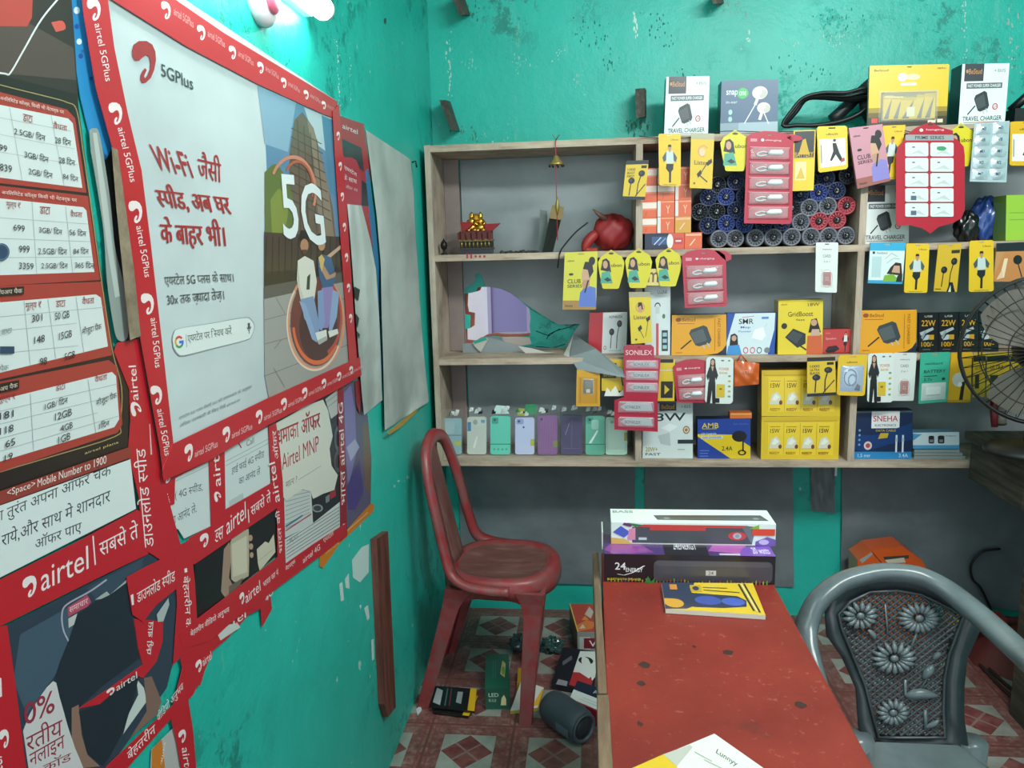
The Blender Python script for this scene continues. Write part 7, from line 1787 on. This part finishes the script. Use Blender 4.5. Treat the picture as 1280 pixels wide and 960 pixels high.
border([(98, -45), (130, -45), (135, 0), (143, 60), (160, 143), (177, 213), (188, 300), (204, 440), (217, 556), (250, 578), (205, 600), (200, 560), (177, 431), (160, 330), (142, 190), (120, 110), (105, 20)], leftrun)
def botrun(A):
    for (x, y, s_) in ((236, 567, .95), (283, 544, .85), (324, 522, .75), (355, 506, .66), (381, 492, .60), (405, 480, .52), (424, 471, .48), (439, 463, .42)):
        A.S3('ead9d8', (x - 5 * s_, y + 13 * s_), (x + 6 * s_, y + 8 * s_), (x - 6 * s_, y - 10 * s_)); A.T3('e0b9ba', 'airtel 5GPlus', (x + 8 * s_, y + 5 * s_), (x + 38 * s_, y - 9 * s_), (x + 8 * s_, y - 4 * s_))
border([(216, 555), (330, 500), (450, 446), (452, 469), (424, 486), (336, 531), (263, 575), (205, 601), (203, 588)], botrun)
def rrun(A):
    for k in range(7): A.S3('ead9d8', (421 + 2.6 * k, 176 + 38 * k), (425 + 2.6 * k, 175 + 38 * k), (420.6 + 2.6 * k, 165 + 38 * k))
border([(416, 140), (424, 130), (433, 250), (446, 452), (437, 456), (426, 300), (418, 180)], rrun)

# --- lower collage ---------------------------------------------------------------
Z6 = zc(180, 460, 2.8235); Z3 = zc(0, 560, 2.4); Z2 = zc(0, 300, 3)
w = Wall(.0020); w.sheet(Z6((620, 640), (700, 560), (800, 478), (812, 480), (810, 505), (690, 622), (632, 706), (620, 700)), 'c9761f'); A = w.A
A.T3('e9b56a', 'ऑफर', Z6((640, 660))[0], Z6((690, 620))[0], Z6((640, 640))[0]); A.L('e9b56a', Z6((700, 590), (790, 510)), 1.0); w.done('orange_paper', 'torn orange paper strip at the lower right end of the poster collage', 'paper')
w = Wall(.0024); w.sheet(Z6((700, 75), (735, 40), (765, 100), (790, 170), (803, 320), (800, 478), (715, 572), (705, 400)), '5a5470'); A = w.A
A.P('7a6fa3', Z6((705, 90), (730, 60), (745, 150), (750, 300), (720, 420), (712, 300))).P('a3a0c0', Z6((715, 280), (745, 250), (760, 280), (730, 330))).P('4a3f7a', Z6((715, 420), (760, 320), (775, 440), (745, 500), (720, 500))).P('6f5a4a', Z6((770, 200), (790, 190), (800, 330), (798, 450), (780, 420))).P('2b2a30', Z6((745, 60), (762, 100), (770, 170), (750, 150)))
w.done('torn_poster', 'faded purple torn poster at the right end of the collage below the big poster', 'poster')
w = Wall(.0030); w.sheet(Z6((465, 175), (700, 60), (697, 560), (495, 695), (480, 450)), '262a2e'); A = w.A
A.P('b3b5b2', Z6((640, 110), (685, 75), (685, 160), (660, 180))).P('c2c5c3', Z6((493, 420), (560, 405), (590, 440), (597, 550), (498, 600))).P('c9ccca', Z6((497, 605), (600, 545), (694, 470), (695, 560), (500, 690)))
for k in range(9): A.L('8f9496', Z6((500, 440 + 16 * k), (585, 425 + 12 * k)), .9)
for k in range(6): A.L('70767a', Z6((502, 612 + 12 * k), (690, 490 + 12 * k)), .9)
A.L('3f6f8a', Z6((500, 560), (560, 520)), 2).L('b04a50', Z6((500, 575), (590, 515)), 1.4).L('8a8f92', Z6((645, 120), (682, 92)), 1).L('8a8f92', Z6((645, 140), (682, 112)), 1)
A.ring('55595c', *Z6((685, 250))[0], 5, 16, .6, 18).ring('4a4e52', *Z6((684, 330))[0], 5, 14, .6, 18); A.P('9c2f3a', Z6((655, 440), (675, 425), (678, 450), (658, 465))).E('8f9494', *Z6((612, 495))[0], 7, 5, 14).E('3a3f42', *Z6((612, 495))[0], 5, 3.6, 14); A.P('7a7d7f', Z6((640, 455), (655, 445), (655, 470), (642, 478)))
A.T3('9aa0a2', 'PLAY', Z6((515, 620))[0], Z6((545, 600))[0], Z6((515, 605))[0])
w.done('torn_poster', 'dark torn poster of small printed pictures and text under the white offer sheet', 'poster')
w = Wall(.0040); w.sheet(Z6((466, 195), (520, 165), (575, 130), (632, 112), (650, 150), (666, 240), (655, 285), (662, 345), (684, 378), (672, 430), (630, 445), (597, 462), (588, 436), (560, 428), (535, 445), (500, 468), (482, 440), (480, 300)), 'd0cfc4'); A = w.A
A.T3('3a2326', 'धमाका ऑफर', *Z6((472, 275), (624, 210), (468, 200))); A.T3('b8303a', 'धमाका ऑफर', *Z6((474, 271), (621, 207), (470, 203)), ); A.T3('a3303a', 'Airtel MNP', *Z6((488, 360), (618, 292), (486, 305))); A.T3('8a6a62', 'मात~र ?', *Z6((500, 425), (540, 402), (500, 402))); A.L('a9a69c', Z6((545, 395), (625, 345)), .8)
w.done('offer_sheet', 'torn cream offer sheet with red Hindi heading and the words Airtel MNP', 'poster')
w = Wall(.0032); w.sheet(Z6((285, 288), (440, 206), (446, 408), (288, 498)), 'c9d0d0'); A = w.A
A.L('9aa2a2', Z6((288, 330), (440, 250)), .8).L('9aa2a2', Z6((288, 345), (440, 265)), .8); A.T3('4a5054', 'Call', *Z6((362, 278), (388, 264), (362, 256))); A.T3('4a5054', 'हाई फाई 4G स~पीड', *Z6((310, 380), (424, 318), (310, 345))); A.T3('4a5054', 'का आनंद ले', *Z6((335, 415), (410, 376), (335, 382))); A.L('a32a32', Z6((332, 262), (344, 282)), 1.6)
A.P('b3baba', Z6((300, 470), (350, 440), (352, 462), (302, 492)))
w.done('torn_poster', 'white poster patch with Hindi lines about 4G, right of the two under the big poster', 'poster')
w = Wall(.0034); w.sheet(Z6((106, 385), (232, 325), (240, 556), (142, 602), (122, 570), (98, 560), (70, 575), (52, 560), (58, 492), (105, 482)), 'c9d0d0'); A = w.A
A.T3('4a5054', '( 4G स~पीड,', *Z6((110, 470), (207, 440), (110, 428))); A.T3('4a5054', 'का आनंद ले.', *Z6((92, 560), (186, 510), (90, 520))); A.L('9aa2a2', Z6((110, 400), (232, 342)), .8)
w.done('torn_poster', 'white poster patch with Hindi lines about 4G, left of the two under the big poster', 'poster')
w = Wall(.0036); w.sheet(Z6((180, 690), (470, 488), (470, 660), (180, 897)), '191a1c'); A = w.A
A.P('9c7f6e', Z6((282, 640), (300, 615), (312, 640), (300, 740), (318, 775), (290, 815), (272, 790))).P('b0a58f', cubic(Z6((305, 615), (315, 598), (362, 570), (370, 585), (370, 720), (362, 738), (325, 756), (308, 745)), 3)).P('c6bda8', Z6((310, 622), (362, 592), (364, 720), (314, 738))).E('b08f78', *Z6((376, 600))[0], 2.6, 4).E('b08f78', *Z6((378, 630))[0], 2.6, 4).E('b08f78', *Z6((380, 660))[0], 2.4, 3.6).P('6a5a52', Z6((300, 770), (350, 740), (330, 790), (300, 815)))
A.P('c4bda9', Z6((398, 640), (428, 612), (440, 618), (458, 586), (464, 650), (430, 690), (408, 716), (402, 690))); A.L('a39a84', Z6((405, 680), (455, 640)), .7)
w.done('torn_poster', 'black poster showing a hand holding a pale phone in the lower collage', 'poster')
# lower left picture
w = Wall(.0038); w.sheet(Z3((-60, 560), (25, 530), (440, 320), (530, 290), (532, 470), (520, 640), (500, 720), (330, 955), (300, 1000), (60, 1000)), '2b3d4c'); A = w.A
A.P('3f5566', Z3((60, 560), (200, 480), (230, 540), (180, 660), (80, 800), (40, 700))).P('36495a', Z3((260, 420), (430, 330), (420, 400), (300, 470)))
A.L('a9a6b6', cubic(Z3((320, 395), (270, 430), (200, 470), (186, 500), (190, 545), (206, 580)), 5), 2.0).P('b0485e', Z3((202, 478), (262, 440), (274, 462), (262, 476), (206, 506))); A.T3('e0c9cf', 'समाचार', *Z3((208, 496), (264, 466), (208, 480))); A.P('b9bcb8', Z3((205, 512), (232, 496), (222, 530), (206, 540))).P('9fa6a4', Z3((285, 455), (320, 430), (330, 440), (380, 395), (378, 412), (330, 450)))
A.P('1d2c36', Z3((232, 500), (285, 462), (330, 440), (382, 402), (392, 490), (412, 580), (420, 630), (300, 720), (232, 785), (205, 870), (180, 790), (165, 690), (180, 640), (205, 580)))
A.P('c3c9c6', Z3((408, 690), (432, 720), (440, 760), (370, 858), (385, 800), (415, 740))).P('7d6258', Z3((432, 690), (455, 685), (485, 760), (470, 800), (390, 870), (440, 790))).P('8a6a5c', Z3((215, 780), (236, 770), (245, 860), (262, 920), (300, 955), (250, 960), (215, 880)))
A.P('1a2a34', Z3((236, 790), (300, 770), (420, 670), (405, 740), (370, 850), (330, 925), (310, 955), (262, 915)))
w.done('torn_poster', 'dark blue torn poster of a phone at the lower left of the wall', 'poster')
w = Wall(.0046); w.sheet(Z3((236, 782), (330, 720), (428, 650), (415, 600), (402, 512), (490, 520), (488, 580), (470, 640), (430, 690), (400, 680), (300, 768)), RED); A = w.A
A.T3('e6dada', 'फ~री बात', *Z3((438, 620), (446, 520), (458, 620))) ; A.S3('e6dada', *Z3((322, 748), (346, 734), (318, 728))); A.T3('e6dada', 'airtel', *Z3((350, 730), (412, 690), (348, 710)))
A.P('a9b0b0', Z3((470, 500), (505, 450), (508, 470), (490, 520), (474, 522)))
w.done('torn_tape', 'torn red tape scrap over the middle of the dark blue phone poster', 'tape')
w = Wall(.0042); w.sheet(cubic(Z3((70, 850), (100, 780), (160, 700), (178, 745), (205, 840), (225, 900), (250, 1000), (92, 1000)), 3), 'c9c5c6'); A = w.A
A.T3('8f2f42', '0%', *Z3((74, 835), (165, 790), (70, 770)), True); A.T3('8f2f42', 'रतीय', *Z3((80, 915), (188, 860), (78, 850))); A.T3('8f2f42', 'नलाइन', *Z3((90, 965), (195, 905), (88, 920))); A.T3('8f2f42', 'कॉर्ड'.replace('र्ड', 'ड'), *Z3((130, 975), (215, 935), (128, 945)))
w.done('torn_poster', 'white torn poster with maroon percent sign at the bottom left corner of the photo', 'poster')
w = Wall(.0030); w.sheet(Z3((455, 905), (500, 860), (540, 820), (560, 1000), (450, 1000)), 'b3b0ae'); A = w.A; A.P('c9762a', Z3((455, 905), (485, 872), (500, 1000), (455, 1000))); A.T3('e6d9c9', 'ऑफर', *Z3((480, 950), (492, 880), (488, 952))); w.done('torn_poster', 'orange and grey torn poster scrap at the bottom beside the red corner tape', 'poster')

# --- red tapes of the collage -----------------------------------------------------
def tape(off, pts, label, items, col=RED):
    w_ = Wall(off); w_.sheet(pts, col)
    for it in items:
        if it[0] == 'S': w_.A.S3('e6dada', *it[1])
        elif it[0] == 'P': w_.A.P(it[2], it[1])
        else: w_.A.T3(it[3] if len(it) > 3 else 'e6dada', it[1], *it[2])
    return w_.done('printed_tape', label, 'tape', None, 'red printed tapes on the left wall')
# left column, then the rows from top to bottom
tape(.0054, Z2((428, 420), (440, 385), (520, 370), (535, 440), (560, 600), (590, 760), (605, 870), (640, 1000), (690, 1190), (650, 1230), (540, 1160), (520, 960), (480, 800), (490, 680), (485, 560)), 'red tape running upright beside the price board with sideways Hindi words', [('S', Z2((532, 665), (528, 610), (492, 660))), ('T', 'airtel', Z2((520, 600), (510, 470), (492, 602))), ('T', 'डाउनलोड स~पीड', Z2((578, 1150), (545, 780), (530, 1155))), ('P', Z2((560, 690), (563, 690), (570, 805), (565, 805)), 'd9b9ba')])
tape(.0052, Z3((-60, 425), (0, 395), (230, 282), (412, 185), (440, 205), (445, 318), (330, 372), (0, 535), (-60, 562)), 'wide red tape with the airtel name and Hindi words under the price board', [('S', Z3((70, 455), (112, 440), (66, 392))), ('T', 'airtel', Z3((124, 432), (266, 362), (122, 362))), ('P', Z3((277, 265), (281, 263), (288, 350), (284, 352)), 'e6dada'), ('T', 'सबसे ते', Z3((300, 328), (416, 268), (296, 270)))])
tape(.0050, Z3((-60, 545), (22, 532), (40, 660), (66, 860), (84, 1000), (-60, 1000)), 'red tape down the left edge of the photo beside the phone poster', [('S', Z3((2, 905), (30, 895), (-4, 850))), ('T', 'airtel', Z3((12, 1010), (6, 925), (-24, 1012))), ('P', Z3((-2, 690), (4, 690), (6, 745), (0, 748)), 'e6dada')])
tape(.0056, Z3((380, 388), (440, 355), (556, 298), (562, 375), (530, 422), (470, 470), (430, 522), (398, 500), (388, 440)), 'short slanting red tape with Hindi words across the top of the phone poster', [('T', 'डाउनलोड स~पीड', Z3((412, 466), (526, 398), (410, 424))), ('P', Z3((392, 442), (400, 438), (402, 470), (396, 472)), 'e6dada')])
tape(.0057, Z3((522, 300), (570, 275), (585, 400), (594, 560), (560, 610), (520, 650), (532, 470)), 'red tape reading downwards between the phone poster and the black poster', [('T', 'बेहतरीन की', Z3((546, 385), (556, 552), (570, 383))), ('P', Z3((553, 362), (561, 360), (562, 372), (554, 374)), 'e6dada')])
tape(.0051, Z6((100, 340), (232, 300), (238, 325), (110, 388), (108, 480), (60, 492), (52, 420)), 'red tape scrap with a white mark left of the Hindi 4G patch', [('S', Z6((66, 412), (98, 400), (62, 368))), ('T', 'air', Z6((92, 478), (82, 432), (76, 484))), ('P', Z6((104, 327), (109, 326), (110, 342), (106, 343)), 'e6dada')])
tape(.0053, Z6((230, 322), (284, 296), (288, 500), (268, 530), (238, 556)), 'upright red tape between the two white Hindi 4G patches', [('S', Z6((274, 470), (270, 434), (250, 474))), ('T', 'airt', Z6((272, 415), (266, 308), (248, 420)))])
tape(.0055, Z6((160, 600), (240, 556), (290, 498), (446, 408), (482, 395), (484, 485), (300, 610), (180, 692), (140, 690)), 'red tape with the airtel name above the black poster', [('S', Z6((200, 640), (230, 625), (196, 592))), ('T', 'airtel', Z6((292, 590), (360, 530), (290, 530))), ('P', Z6((366, 500), (369, 498), (372, 545), (369, 547)), 'e6dada'), ('T', 'सबसे ते', Z6((378, 524), (448, 470), (376, 478))), ('T', 'ड~स', Z6((250, 620), (280, 600), (250, 575)))])
tape(.0058, Z6((440, 206), (466, 192), (480, 290), (490, 400), (496, 560), (498, 690), (472, 690), (470, 480), (452, 440)), 'upright red tape between the white Hindi patch and the cream offer sheet', [('T', 'airtel', Z6((480, 470), (462, 330), (458, 478))), ('T', 'भारत की', Z6((490, 650), (478, 500), (474, 655))), ('T', 'ऑफर', Z6((476, 320), (466, 220), (458, 322)))])
tape(.0048, Z6((684, 80), (703, 66), (710, 300), (718, 590), (694, 612), (692, 400)), 'narrow dark red tape between the dark torn poster and the purple poster', [('T', 'भारत airtel 4G', Z6((712, 480), (702, 120), (696, 485))), ('S', Z6((700, 590), (712, 580), (698, 555)))], '8f1f2c')
tape(.0047, Z6((745, 45), (764, 40), (766, 100), (762, 165), (750, 130)), 'small crumpled dark red tape end under the narrow white sheet', [], '8a1f2a')
tape(.0059, Z6((178, 893), (300, 800), (470, 668), (500, 690), (600, 620), (712, 548), (716, 590), (640, 650), (500, 755), (440, 800), (300, 905), (240, 962), (140, 990), (120, 940)), 'long slanting red tape along the bottom of the collage with Hindi words', [('T', 'बेहतरीन वीडियो अनुभव', Z6((165, 955), (302, 866), (163, 925))), ('S', Z6((340, 840), (356, 826), (336, 800))), ('T', 'airtel', Z6((360, 832), (412, 785), (356, 795))), ('T', 'भारत का नं', Z6((422, 775), (475, 728), (420, 752))), ('T', 'airtel 4G', Z6((562, 690), (622, 640), (560, 670))), ('T', 'एयरटेल', Z6((635, 620), (670, 592), (632, 600))), ('T', 'नेटवर्क', Z6((500, 722), (535, 692), (498, 700)))])
tape(.0050, Z6((120, 990), (240, 962), (360, 862), (440, 790), (446, 800), (452, 850), (418, 914), (412, 850), (370, 870), (300, 950), (230, 1010), (200, 1120), (150, 1120)), 'second slanting red tape with a torn end below the long bottom tape', [('T', 'airtel', Z6((262, 950), (360, 880), (260, 915))), ('P', Z6((258, 935), (300, 905), (330, 900), (340, 915), (270, 962)), 'c9c9c6'), ('T', '4G', Z6((430, 830), (456, 795), (428, 805)))])
tape(.0057, Z3((320, 955), (430, 850), (520, 770), (550, 650), (600, 640), (640, 612), (580, 740), (560, 760), (480, 850), (400, 940), (350, 1000), (310, 1000)), 'red tape with Hindi words slanting across the bottom edge of the phone poster', [('T', 'बेहतरीन', Z3((385, 945), (468, 858), (380, 905))), ('T', 'वीडियो अनुभव', Z3((475, 830), (552, 730), (470, 795))), ('S', Z3((590, 680), (608, 664), (585, 645))), ('T', 'airtel', Z3((610, 655), (636, 632), (606, 632)))])
tape(.0053, Z3((510, 800), (565, 755), (580, 850), (592, 1000), (550, 1000), (530, 880)), 'red corner tape running off the bottom of the photo with sideways lettering', [('S', Z3((538, 890), (560, 878), (534, 852))), ('T', 'airtel', Z3((545, 900), (556, 985), (566, 897)))])
